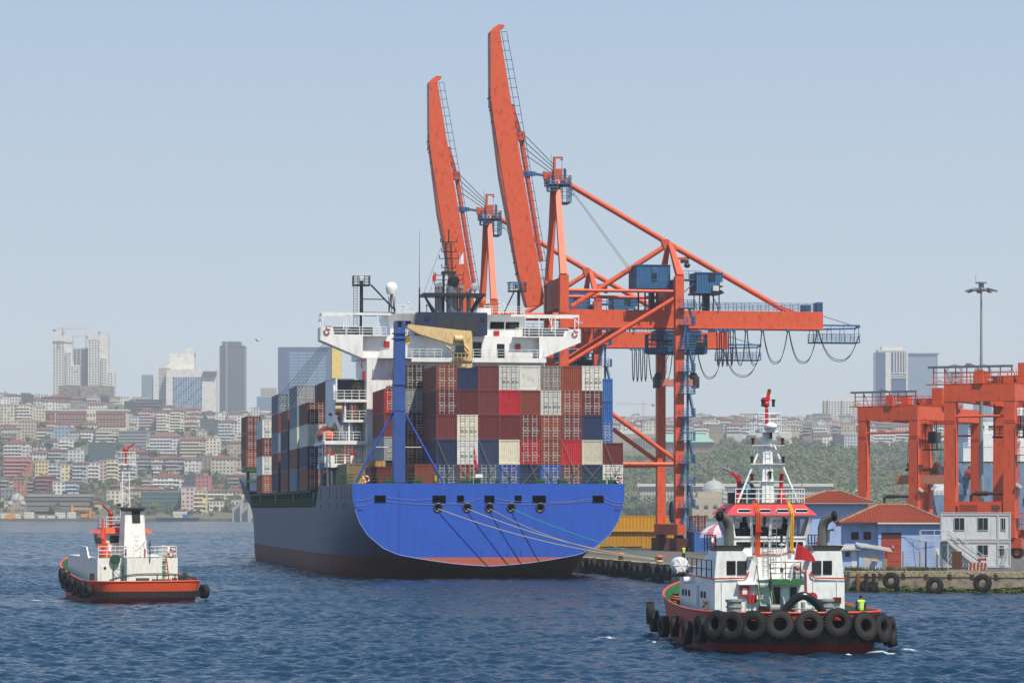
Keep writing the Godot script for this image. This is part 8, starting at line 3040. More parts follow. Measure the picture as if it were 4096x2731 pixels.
func build_city() -> void:
	crng.seed = 21
	var roofw := {"r": "red tiled roof", "f": "flat roof"}
	var stylew := ["plain windows", "stacked balconies", "glass bands"]
	# left-hand slope: rows from the skyline down to the shore, each entry x0 x1 top base colour roof style (measured on a 1.742x enlargement)
	var rows := [
		["on the skyline", "0 62 588 650 w f 0|22 120 563 640 w r 0|150 228 577 640 d f 0|230 300 598 680 c r 0|292 402 602 695 w r 0|402 480 608 670 c r 0|512 606 622 680 g f 0|600 742 620 690 w r 0|862 940 618 712 d f 2|942 1126 608 695 d f 1|1290 1400 660 720 t r 0|1500 1580 700 760 w f 0|1585 1690 690 760 l r 0"],
		["in the second row down", "0 112 640 815 c f 0|112 226 642 815 c f 1|226 306 655 745 c f 0|870 956 722 802 l f 0|956 1086 668 802 p r 1|1086 1180 680 822 c r 1|1180 1276 668 824 c r 1|1276 1392 722 790 w r 0|1392 1516 748 840 d f 2|1516 1652 742 905 w r 1|1652 1720 715 900 w f 0"],
		["in the third row down", "0 142 788 885 c r 0|104 232 752 885 t f 0|222 352 798 885 l r 1|352 472 800 885 b f 0|480 540 815 905 l r 0|540 662 812 905 w r 1|664 820 812 925 c f 1|820 1026 826 942 g f 2|1040 1250 838 985 w r 1|1252 1432 862 992 t r 1|1432 1532 872 992 c f 0|1582 1690 890 1004 t r 0"],
		["in the fourth row down", "22 200 886 1012 w r 1|290 400 878 945 l r 0|400 502 880 945 w f 1|612 790 908 1024 n f 2|790 1022 950 1014 d r 0|202 342 962 1034 w r 0|332 452 944 1050 g r 1|452 582 958 1056 l f 0"],
		["in the fifth row down", "22 212 1008 1144 s f 1|240 332 1030 1144 y f 0|332 422 1050 1165 l f 1|422 502 1060 1165 y f 0|502 602 1036 1174 l r 1|602 690 1046 1174 w f 1|690 742 1030 1174 p f 0|742 822 1026 1174 y f 1|822 946 1040 1174 l f 1|946 1050 1002 1105 g r 1|1050 1150 1004 1114 t r 1|1150 1282 1000 1124 g r 1|1282 1386 1010 1134 w r 0|1386 1470 1000 1124 k f 0|1470 1626 996 1144 c r 0|1626 1700 1006 1104 t r 0"],
		["in the sixth row down", "0 62 1150 1252 k f 1|62 166 1144 1250 c r 1|86 166 1180 1274 s f 0|166 250 1160 1250 k f 1|242 362 1128 1255 o r 1|362 450 1178 1258 w f 0|450 546 1166 1258 b r 1|1062 1282 1118 1224 w r 1|1282 1346 1132 1234 d f 0|1346 1456 1138 1234 s f 0|1586 1700 1120 1204 k r 1|745 840 1196 1240 k r 0|840 1000 1210 1290 t r 0"],
		["in the row above the shore", "0 90 1235 1300 g f 0|985 1262 1252 1385 n f 2|1000 1140 1215 1300 t r 0|1260 1350 1216 1392 p f 0|1350 1436 1238 1392 y f 1|1436 1562 1226 1340 c r 1|1562 1700 1226 1310 c r 1|640 740 1250 1330 k f 0|740 860 1240 1330 c f 0"]]
	for r in rows:
		var k := 0
		for e in r[1].split("|"):
			var f: PackedStringArray = e.split(" ")
			var lab := "%s building, %s, %s, %s from left %s" % [CITY_WORD[f[4]], roofw[f[5]], stylew[int(f[6])], nth(k), r[0]]
			city_house("hillside_house", lab, "houses on the left hillside", float(f[0]) / 1.742, float(f[1]) / 1.742, 1250 + float(f[2]) / 1.742, 1250 + float(f[3]) / 1.742, f[4], f[5], int(f[6]))
			k += 1
	# ridge line behind them
	for row in 2:
		var kr := 0
		var pr := -20.0 + row * 17
		while pr < 1120:
			var wr := crng.randf_range(30, 80)
			var col: String = ["w", "c", "l", "t", "g", "k", "w", "d"][crng.randi() % 8]
			var rf: String = "r" if crng.randf() < 0.5 else "f"
			var dd := 3300.0 + row * 50
			var yb := 2040.0 - (ground_h((pr - 2048) * dd / 12000.0, dd) - 8.2) * 12000.0 / dd
			city_house("ridge_house", "%s house with %s, %s from left in %s ridge row" % [CITY_WORD[col], roofw[rf], nth(kr), ["nearer", "farther"][row]], "houses on the left ridge", pr, pr + wr, yb - crng.randf_range(14, 30), yb, col, rf, crng.randi() % 2, dd)
			pr += wr + crng.randf_range(-6, 8)
			kr += 1
	# small houses filling the slope between the measured ones
	for row in 9:
		var kf := 0
		var pf := -10.0 + (row * 23) % 31
		while pf < 1000:
			var wf := crng.randf_range(34, 62)
			var col: String = ["w", "c", "l", "t", "c", "p", "k", "w", "y"][crng.randi() % 9]
			var rf: String = "r" if crng.randf() < 0.6 else "f"
			var yb := 2030.0 - row * 45.0 + crng.randf_range(-9, 9)
			if crng.randf() < 0.62:
				city_house("hillside_cottage", "low %s house with %s, %s from left on terrace level %s" % [CITY_WORD[col], roofw[rf], nth(kf), nth(row)], "small houses on the left hillside", pf, pf + wf, yb - crng.randf_range(22, 36), yb, col, rf, crng.randi() % 2)
				kf += 1
			pf += wf + crng.randf_range(2, 40)
	# right-hand slope above the wood: four rows of blocks, the near row taken from the photograph
	var near := "2560 2612 1672 1735 w f 1|2470 2520 1680 1730 c f 1|2520 2560 1690 1732 w r 1|2615 2660 1688 1740 c f 0|2780 2815 1692 1732 d f 0|2815 2845 1698 1732 c f 0|2760 2832 1676 1715 w r 1|2845 2882 1680 1730 c f 0|2884 2932 1668 1712 l f 1|2932 3020 1666 1718 l r 0|2903 2976 1705 1742 w f 0|2980 3060 1720 1762 o r 0|3105 3165 1716 1770 k f 1|3165 3258 1712 1775 w f 1|3255 3290 1736 1790 t r 0|3284 3345 1734 1790 w r 0|3340 3385 1740 1805 d f 2|3378 3450 1738 1815 l f 0|3452 3496 1735 1800 w f 0|3496 3585 1730 1795 w f 1|3585 3642 1726 1792 w f 1|3642 3720 1722 1790 l f 0|3720 3800 1735 1800 w f 1|3800 3900 1730 1800 c f 0|3900 3990 1728 1800 w f 1|3990 4096 1730 1800 l f 0"
	var k := 0
	for e in near.split("|"):
		var f: PackedStringArray = e.split(" ")
		city_house("hilltop_block", "%s block with %s, %s from left along the wood's top" % [CITY_WORD[f[4]], roofw[f[5]], nth(k)], "blocks above the wood", float(f[0]), float(f[1]), float(f[2]), float(f[3]), f[4], f[5], int(f[6]))
		k += 1
	for row in 4:
		k = 0
		var px := 2436.0 + row * 9
		while px < 4090:
			var w := crng.randf_range(26, 66)
			var yb: float = [1716, 1702, 1692, 1683][row] + crng.randf_range(-3, 3) + (4 if px > 3050 else 0)
			var hh := crng.randf_range(14, 30)
			var col: String = ["w", "c", "l", "t", "w", "g", "k", "w", "p"][crng.randi() % 9]
			var rf: String = "r" if crng.randf() < 0.5 else "f"
			city_house("hilltop_block", "%s block with %s, %s from left in %s hilltop row" % [CITY_WORD[col], roofw[rf], nth(k), ["lowest", "second", "third", "topmost"][row]], "blocks on the right-hand hilltop", px, px + w, yb - hh, yb, col, rf, crng.randi() % 2, 3050.0 + row * 120.0)
			px += w + crng.randf_range(-4, 14)
			k += 1
	build_landmarks()

func grid_tower(t: Node3D, px0: float, px1: float, ytop: float, ybase: float, d: float, dp: float, z0: float, wall: Material, glass: Material, pitch_x: float, pitch_y: float, ww: float, wh: float, called := "tower_block", skip_l := 0.0, skip_r := 0.0, start := 6.0) -> void:
	# a block measured in picture pixels at distance d, with rows of real window boxes
	var s := d / 12000.0
	var x0 := (px0 - 2048) * s - t.position.x
	var x1 := (px1 - 2048) * s - t.position.x
	var y1 := 8.2 - (ytop - 2040) * s - t.position.y
	var y0 := 8.2 - (ybase - 2040) * s - t.position.y
	var b := MB.new()
	b.bx(x0, y0 - (12.0 if ybase > 1555 and ybase - ytop > 60 else 0.0), z0 - dp, x1, y1, z0)
	var o := part(b, called, wall, t)
	if glass == null: return
	var g := MB.new()
	var y := y1 - start * s
	while y > y0:
		var x := x0 + skip_l * s + pitch_x * s * 0.5
		while x < x1 - skip_r * s - pitch_x * s * 0.3:
			g.bx(x - ww * s / 2, y - wh * s, z0 - 0.1, x + ww * s / 2, y, z0 + 0.12)
			x += pitch_x * s
		var z := z0 - pitch_x * s * 0.5
		while z > z0 - dp + 1:
			g.bx(x1 - 0.1, y - wh * s, z - ww * s / 2, x1 + 0.12, y, z + ww * s / 2)
			g.bx(x0 - 0.12, y - wh * s, z - ww * s / 2, x0 + 0.1, y, z + ww * s / 2)
			z -= pitch_x * s
		y -= pitch_y * s
	var w := part(g, "window_grid", glass, o)
	w.set_meta("kind", "stuff")
func far_thing(called: String, label: String, cat: String, px: float, d: float) -> Node3D:
	var x := (px - 2048) * d / 12000.0
	return thing(called, label, cat, Vector3(x, ground_h(x, d) - 1.0, -d), 0)
func build_landmarks() -> void:
	var white := mat(c("dcd8d0"), 0.8, 0.0, "soft", Vector3(0.02, 0.02, 0.02))
	var grey := mat(c("8d8c88"), 0.9, 0.0, "concrete", Vector3(0.03, 0.03, 0.03))
	var win := mat(c("4a545f"), 0.3, 0.0, "")
	var bg := mat(c("2d4a72"), 0.3, 0.0, "")
	var lg := mat(c("5d7f9f"), 0.1, 0.0, "")
	# twin white towers
	var t := far_thing("twin_towers", "pair of tall white towers with stepped wings above the palace", "towers", 330, 4200)
	grid_tower(t, 207, 262, 1342, 1590, 4200, 22, 0, white, win, 11.5, 10.4, 6.2, 5.4, "tower_block", 2, 0, 22)
	grid_tower(t, 262, 287, 1342, 1590, 4200, 20, -0.5, white, null, 1, 1, 1, 1)
	grid_tower(t, 262, 282, 1406, 1590, 4200, 10, 3, white, win, 10, 10.4, 5.6, 5.4, "stepped_wing")
	grid_tower(t, 282, 317, 1460, 1590, 4200, 14, 2, white, win, 11, 10.4, 5.6, 5.4, "stepped_wing")
	grid_tower(t, 350, 405, 1337, 1595, 4200, 22, 0, white, win, 11.5, 10.4, 6.2, 5.4, "tower_block", 2, 0, 22)
	grid_tower(t, 405, 430, 1337, 1595, 4200, 20, -0.5, white, null, 1, 1, 1, 1)
	grid_tower(t, 405, 427, 1430, 1595, 4200, 10, 3, white, win, 10, 10.4, 5.6, 5.4, "stepped_wing")
	grid_tower(t, 428, 457, 1486, 1595, 4200, 14, 2, white, win, 11, 10.4, 5.6, 5.4, "stepped_wing")
	grid_tower(t, 290, 348, 1392, 1560, 4215, 20, -14, mat(c("a5a49f"), 0.9), mat(c("3a3f58"), 0.4), 15, 10.4, 9.5, 7.5, "middle_tower")
	for px in [248.0, 393.0]:
		var q := MB.new()
		var p := at_px(px, 1340, 4200) - t.position
		q.tube(p, p + Vector3(0, 3, -8), 1.2, 8, 0.8)
		q.tube(p + Vector3(0, 3, -8), p + Vector3(0, 5, -8), 1.0, 8, 2.4)
		part(q, "roof_stack", mat(c("77787a"), 0.6), t)
	# building site in front of them
	var cs := far_thing("concrete_shell", "bare grey concrete building shell below the twin towers", "building site", 340, 3420)
	grid_tower(cs, 232, 318, 1541, 1592, 3420, 18, 0, grey, null, 1, 1, 1, 1, "concrete_block")
	grid_tower(cs, 318.5, 446, 1543, 1600, 3420, 20, 2, mat(c("9b9893"), 0.9, 0.0, "concrete", Vector3(0.03, 0.03, 0.03)), null, 1, 1, 1, 1, "concrete_block")
	var sl := MB.new()
	var s0 := at_px(388, 1578, 3420) - cs.position
	sl.bx(s0.x - 1, s0.y - 2.4, 1.9, s0.x + 12, s0.y, 2.3)
	part(sl, "dark_opening", mat(c("2c2c2e"), 0.8), cs)
	for i in 16:
		var q := MB.new()
		var p := at_px(290 + i * 13, 1592, 3410) - cs.position
		q.bx(p.x, p.y - 9, 8, p.x + 0.9, p.y, 9)
		part(q, "column", grey, cs)
	var pl := MB.new()
	var p0 := at_px(282, 1592, 3410) - cs.position
	var p1 := at_px(494, 1592, 3410) - cs.position
	pl.bx(p0.x, p0.y, 4, p1.x, p0.y + 1.0, 10)
	part(pl, "floor_slab", grey, cs)
	# tower cranes
	for g in [["tower_crane", "tower crane with long pale jib over the left white tower", 248.0, 1322.0, 1345.0, 215.0, 372.0, 4190.0, -9.0], ["tower_crane", "thin tower crane between the two white towers", 343.0, 1346.0, 1600.0, 290.0, 352.0, 4230.0, 0.0], ["tower_crane", "orange and white tower crane above the right-hand hilltop houses", 2574.0, 1617.0, 1672.0, 2462.0, 2612.0, 3600.0, 0.0]]:
		var d: float = g[7]
		var base := at_px(g[2], g[4], d)
		var c0 := thing(g[0], g[1], "tower crane", base, 0, "tower cranes on the skyline")
		var top := at_px(g[2], g[3], d) - base
		var m := MB.new()
		for e in [[-0.8, -0.8], [0.8, -0.8], [-0.8, 0.8], [0.8, 0.8]]:
			m.beam(Vector3(e[0], 0, e[1]), top + Vector3(e[0], 4, e[1]), 0.35, 0.35)
		var n := int(top.y / 3.0) + 1
		for i in n:
			m.beam(Vector3(-0.8, i * 3.0, 0.8), Vector3(0.8, i * 3.0 + 3.0, 0.8), 0.25, 0.25)
		part(m, "mast", mat(c("c78a6a"), 0.6), c0)
		var a := at_px(g[5], g[3] - g[8] * -0.35, d) - base
		var e2 := at_px(g[6], g[3] + g[8], d) - base
		var j := MB.new()
		j.beam(a, e2, 0.5, 0.5)
		j.beam(a + Vector3(0, 1.8, 0), e2, 0.4, 0.4)
		for i in 18:
			var f := i / 18.0
			j.beam(a.lerp(e2, f), (a + Vector3(0, 1.8, 0)).lerp(e2, f + 0.03), 0.2, 0.2)
		part(j, "jib", mat(c("cfae94"), 0.6), c0)
		var w := MB.new()
		w.box((a if absf(a.x) < absf(e2.x) else e2) + Vector3(0, -1.0, 0), Vector3(4, 2.4, 2))
		part(w, "counterweight", mat(c("6f6a66"), 0.7), c0)
	# hotel group
	var h := far_thing("white_hotel", "white hotel slab with a large square window grid", "hotel", 750, 3700)
	grid_tower(h, 663, 863, 1476, 1665, 3700, 30, 0, white, null, 1, 1, 1, 1, "main_slab")
	var hs := 3700 / 12000.0
	for i in 12:
		for k in 15:
			var q := MB.new()
			var p := at_px(690 + i * 9.9, 1508 + k * 9.3, 3700) - h.position
			if k > 13 and i > 8: continue
			q.bx(p.x, p.y - 7.6 * hs, -0.2, p.x + 8.0 * hs, p.y, 0.3)
			part(q, "window", lg if (i + k) % 5 else bg, h)
	grid_tower(h, 632, 704, 1461, 1640, 3740, 24, -14, white, win, 72, 8.2, 50, 3.4, "rear_wing", 0, 0, 16)
	grid_tower(h, 688, 786, 1418, 1500, 3760, 18, -30, white, null, 1, 1, 1, 1, "crown_slab")
	grid_tower(h, 752, 786, 1398, 1430, 3760, 12, -32, white, null, 1, 1, 1, 1, "crown_fin")
	grid_tower(h, 596, 634, 1508, 1610, 3800, 20, -20, mat(c("a9b6c2"), 0.5), mat(c("55677a"), 0.2), 9, 6.5, 7, 3.6, "side_tower")
	grid_tower(h, 808, 862, 1484, 1500, 3690, 8, 4, mat(c("4d6470"), 0.3), null, 1, 1, 1, 1, "roof_pavilion")
	# dark tower
	var k1 := far_thing("dark_tower", "tall dark grey office tower with a pale vertical stripe", "tower", 925, 4000)
	grid_tower(k1, 877, 976, 1382, 1655, 4000, 34, 0, mat(c("55565c"), 0.5, 0.0, "soft", Vector3(0.02, 0.02, 0.02)), mat(c("6a7886"), 0.15, 0.0, ""), 8.5, 7.6, 6.5, 3.6, "shaft", 36, 2, 12)
	grid_tower(k1, 886, 958, 1365, 1390, 4000, 26, -3, mat(c("66676c"), 0.6), null, 1, 1, 1, 1, "crown")
	grid_tower(k1, 901, 910, 1370, 1655, 4000, 2, 1.0, mat(c("8a8a8c"), 0.6), null, 1, 1, 1, 1, "stripe")
	# blue glass block
	var bl := far_thing("blue_glass_block", "wide blue glass office block left of the ship's bridge", "office block", 1222, 3900)
	grid_tower(bl, 1111, 1334, 1388, 1600, 3900, 30, 0, mat(c("35507c"), 0.5, 0.0, "soft", Vector3(0.02, 0.02, 0.02)), mat(c("6f8dab"), 0.35, 0.0, ""), 37, 12.6, 34.5, 8.6, "glass_body", 44, 10, 20)
	grid_tower(bl, 1112, 1124, 1400, 1600, 3900, 2, 1.5, mat(c("34496e"), 0.3), null, 1, 1, 1, 1, "corner_pier")
	# small glass building and half-finished frame by the bow
	var sg := far_thing("curved_glass_office", "low dark glass office with curved bands near the bow", "office block", 1065, 3800)
	grid_tower(sg, 1026, 1108, 1585, 1640, 3800, 18, 0, mat(c("8fa0b0"), 0.3), mat(c("56697c"), 0.1), 80, 8, 78, 3.6, "banded_body")
	grid_tower(sg, 1054, 1112, 1556, 1590, 3860, 18, -12, mat(c("bdb3a8"), 0.8), mat(c("7f7a76"), 0.5), 8, 7, 6, 4, "frame_floor")
	# palace with brick fields
	var pa := far_thing("brick_palace", "long red brick palace with cream trim and rows of windows", "palace", 342, ground_d(342, 1712))
	var pd := -pa.position.z
	var ps := pd / 12000.0
	var cream := mat(c("d6cab2"), 0.8)
	grid_tower(pa, 176, 505, 1642, 1712, pd, 22, 0, cream, null, 1, 1, 1, 1, "main_body")
	for fx in [[180, 218], [222, 343], [384, 501]]:
		for fy in [[1651, 1681], [1684, 1708]]:
			var q := MB.new()
			var a := at_px(fx[0], fy[1], pd) - pa.position
			var e := at_px(fx[1], fy[0], pd) - pa.position
			q.bx(a.x, a.y, -0.1, e.x, e.y, 0.25)
			part(q, "brick_field", mat(c("7a3c36"), 0.9), pa)
	for i in 22:
		for fy in [1662.0, 1690.0]:
			var px := 200 + i * 13.6
			if px > 344 and px < 386: px += 0.01
			var q := MB.new()
			var a := at_px(px, fy + 13, pd) - pa.position
			q.bx(a.x, a.y, 0.1, a.x + 6.6 * ps, a.y + 13 * ps, 0.5)
			var f := part(q, "window", cream, pa)
			var q2 := MB.new()
			q2.bx(a.x + 1.4 * ps, a.y + 1.5 * ps, 0.4, a.x + 5.2 * ps, a.y + 11.5 * ps, 0.58)
			part(q2, "pane", win, f)
	grid_tower(pa, 172, 509, 1637, 1643, pd, 24, 1, cream, null, 1, 1, 1, 1, "cornice")
	grid_tower(pa, 345, 382, 1640, 1712, pd, 4, 2, cream, win, 12, 26, 6, 12, "centre_pavilion", 0, 0, 14)
	# terraced terminal on the shore
	var te := far_thing("terraced_terminal", "long grey terraced building with shaded decks above the shore", "terminal", 225, 2268)
	for i in 4:
		grid_tower(te, 88 - i * 4 + (14 if i == 0 else 0), 366 - i * 4, [1976, 1990, 2008, 2026][i], [1986, 2003, 2022, 2046][i], 2268, 16, 2.0 * i, mat(c(["9a9894", "6d6a66", "827d76", "7a756e"][i]), 0.9), null, 1, 1, 1, 1, "deck_tier")
	grid_tower(te, 96, 358, 1984, 2052, 2268, 12, -2, mat(c("3a3837"), 0.9), null, 1, 1, 1, 1, "shaded_core")
	# little mosque, left shore
	domed("shore_mosque", "small domed stone mosque at the left edge of the shore", 62, 2232, 14.5, 6.0, 5.2, false)
	domed("palace_mosque", "pale stone mosque with dome and slim minaret beyond the quay crane", 2862, 2228, 21.0, 17.0, 9.0, true)
	# palace on the right shore
	var rp := far_thing("long_palace", "long low white roofed palace on the wooded shore", "palace", 2945, 2300)
	grid_tower(rp, 2560, 3322, 1945, 2040, 2300, 20, 0, mat(c("b8ae9c"), 0.85), win, 12, 22, 6, 12, "main_range", 0, 0, 12)
	grid_tower(rp, 2550, 3335, 1934, 1946, 2300, 24, 2, mat(c("d6d0c2"), 0.85), null, 1, 1, 1, 1, "roof")
	# museum with colonnade, teal roofed hall
	var mu := far_thing("colonnade_museum", "grey museum with a tall colonnade behind the crane's braces", "museum", 2540, ground_d(2540, 1800))
	var md := -mu.position.z
	grid_tower(mu, 2440, 2625, 1735, 1802, md, 30, 0, mat(c("9b9488"), 0.9), null, 1, 1, 1, 1, "stone_body")
	for i in 9:
		var q := MB.new()
		var a := at_px(2532 + i * 10.5, 1794, md) - mu.position
		var e := at_px(2538 + i * 10.5, 1752, md) - mu.position
		q.bx(a.x, a.y, -0.1, e.x, e.y, 0.35)
		part(q, "colonnade_opening", mat(c("4b4a49"), 0.8), mu)
	var th := far_thing("teal_hall", "hall with a broad pale teal roof right of the crane legs", "hall", 2760, ground_d(2760, 1822))
	var td := -th.position.z
	grid_tower(th, 2660, 2862, 1768, 1825, td, 30, 0, mat(c("8c7368"), 0.9), win, 26, 20, 20, 8, "hall_body", 0, 0, 22)
	var tr := MB.new()
	var ta := at_px(2655, 1768, td) - th.position
	var tb := at_px(2862, 1768, td) - th.position
	var tc := at_px(2815, 1735, td) - th.position
	tr.hexa([ta + Vector3(0, 0, 3), tb + Vector3(0, 0, 3), tb + Vector3(0, 0, -30), ta + Vector3(0, 0, -30), Vector3(ta.x + 2, tc.y, -4), Vector3(tc.x, tc.y, -4), Vector3(tc.x, tc.y, -24), Vector3(ta.x + 2, tc.y, -24)])
	part(tr, "teal_roof", mat(c("86b5a2"), 0.7), th)
	# right-hand towers
	var e1 := far_thing("striped_tower", "blue glass tower with white piers behind the yard cranes", "tower", 3568, 4300)
	grid_tower(e1, 3505, 3633, 1408, 1650, 4300, 30, 0, bg, null, 1, 1, 1, 1, "glass_shaft")
	for i in 7:
		var w: float = [22, 4, 4, 4, 4, 4, 7][i]
		var px: float = [3543, 3575, 3586, 3597, 3608, 3619, 3626][i]
		grid_tower(e1, px, px + w, 1408, 1650 if i in [0, 6] else 1492, 4300, 3, 1.6, white, null, 1, 1, 1, 1, "white_pier")
	for i in 3:
		grid_tower(e1, 3565, 3633, 1490 + i * 9, 1494 + i * 9, 4300, 1, 1.9, white, null, 1, 1, 1, 1, "white_band")
	grid_tower(e1, 3514, 3626, 1398, 1410, 4300, 28, 1.2, white, win, 9, 20, 6, 4, "attic")
	grid_tower(e1, 3530, 3612, 1384, 1400, 4300, 20, -3, white, null, 1, 1, 1, 1, "roof_house")
	var e2 := far_thing("curtain_wall_tower", "grey blue curtain wall tower beside the striped tower", "tower", 3692, 4400)
	grid_tower(e2, 3634, 3752, 1416, 1650, 4400, 34, 0, mat(c("6f7d92"), 0.4), mat(c("8ca2b8"), 0.1, 0.0, ""), 7.5, 9, 5.5, 6, "glass_body")
	grid_tower(e2, 3630, 3758, 1412, 1417, 4400, 38, 2, mat(c("6d7a88"), 0.5), null, 1, 1, 1, 1, "roof_canopy")
	for i in 2:
		var cx: float = [3823.0, 3938.0][i]
		var ar := far_thing("arched_tower", ["left of two towers crowned by open blue arches", "right of two towers crowned by open blue arches"][i], "tower", cx, 4500)
		var p := at_px(cx, 1488, 4500) - ar.position
		grid_tower(ar, cx - 34, cx + 34, 1484, 1660, 4500, 24, 0, mat(c("8fa3b8"), 0.4), bg, 9, 9, 6, 6, "shaft")
		for j in 3:
			var q := MB.new()
			q.torus(p + Vector3(0, 0, -4.0 - 6 * j), Vector3.BACK, 11.5, 1.2, 16, 6, 0.0, TAU)
			part(q, "arch_ring", mat(c("7f90a6"), 0.5), ar)
	var ct := far_thing("cream_flats", "twin cream and white apartment slabs on the right skyline", "apartment block", 3368, 3700)
	grid_tower(ct, 3298, 3434, 1602, 1690, 3700, 20, 0, mat(c("d8c194"), 0.85), mat(c("8a8d90"), 0.4), 11.5, 9.2, 6.5, 5, "flats_body")
	grid_tower(ct, 3312, 3360, 1592, 1690, 3700, 4, 2, mat(c("dcdad4"), 0.85), mat(c("6f7880"), 0.4), 12, 9.2, 7, 5, "white_bay", 0, 0, 14)
	grid_tower(ct, 3370, 3416, 1592, 1690, 3700, 4, 2, mat(c("dcdad4"), 0.85), mat(c("6f7880"), 0.4), 12, 9.2, 7, 5, "white_bay", 0, 0, 14)
	var ck := far_thing("clock_kiosk", "small white stone clock tower peeping over the blue house", "clock tower", 3375, 2260)
	grid_tower(ck, 3362, 3388, 1985, 2060, 2260, 5, 0, mat(c("d6d3c8"), 0.8), null, 1, 1, 1, 1, "base_storey")
	grid_tower(ck, 3366, 3384, 1970, 1985, 2260, 4, -0.5, mat(c("d6d3c8"), 0.8), null, 1, 1, 1, 1, "upper_storey")
	grid_tower(ck, 3358, 3392, 1984, 1987, 2260, 6, 0.5, mat(c("d6d3c8"), 0.8), null, 1, 1, 1, 1, "cornice")
	build_shore_gear()
func domed(called: String, label: String, px: float, d: float, hb: float, hw: float, r: float, minaret: bool) -> void:
	var t := far_thing(called, label, "mosque", px, d)
	var stone := mat(c("cdc3ac") if minaret else c("b4ada0"), 0.85, 0.0, "concrete", Vector3(0.1, 0.1, 0.1))
	var b := MB.new()
	b.bx(-hw, 0, -hw * 2, hw, hb * 0.8, 0)
	b.bx(-hw * 0.75, hb * 0.8, -hw * 1.75, hw * 0.75, hb, -hw * 0.25)
	part(b, "prayer_hall", stone, t)
	var q := MB.new()
	q.lathe([[r, 0.0], [r * 0.98, r * 0.25], [r * 0.8, r * 0.6], [r * 0.5, r * 0.85], [r * 0.12, r * 0.98], [0.1, r * 1.25], [0.0, r * 1.3]], 24, Vector3(0, hb, -hw))
	part(q, "dome", mat(c("a8aaa6"), 0.6), t)
	for i in 5:
		for k in 2:
			var w := MB.new()
			var x := -hw * 0.8 + i * hw * 0.4
			w.tube(Vector3(x, 2.5 + k * hb * 0.35, 0.0), Vector3(x, 2.5 + k * hb * 0.35, 0.1), hw * 0.1, 12)
			w.bx(x - hw * 0.1, 0.6 + k * hb * 0.35, 0, x + hw * 0.1, 2.5 + k * hb * 0.35, 0.1)
			part(w, "arched_window", mat(c("6d675c"), 0.7), t)
	if minaret:
		var m := MB.new()
		m.tube(Vector3(-hw - 4, 0, -4), Vector3(-hw - 4, 28, -4), 1.2, 12, 0.9)
		m.tube(Vector3(-hw - 4, 20, -4), Vector3(-hw - 4, 21, -4), 1.7, 12)
		m.tube(Vector3(-hw - 4, 28, -4), Vector3(-hw - 4, 34, -4), 0.9, 12, 0.05)
		part(m, "minaret", mat(c("d2cdc0"), 0.8), t)
	else:
		for x in [-hw * 0.8, hw * 0.8]:
			var m := MB.new()
			m.lathe([[r * 0.45, 0.0], [r * 0.4, r * 0.25], [r * 0.2, r * 0.4], [0.0, r * 0.45]], 14, Vector3(x, hb * 0.8, -1.5))
			part(m, "side_dome", mat(c("a8aaa6"), 0.6), t)

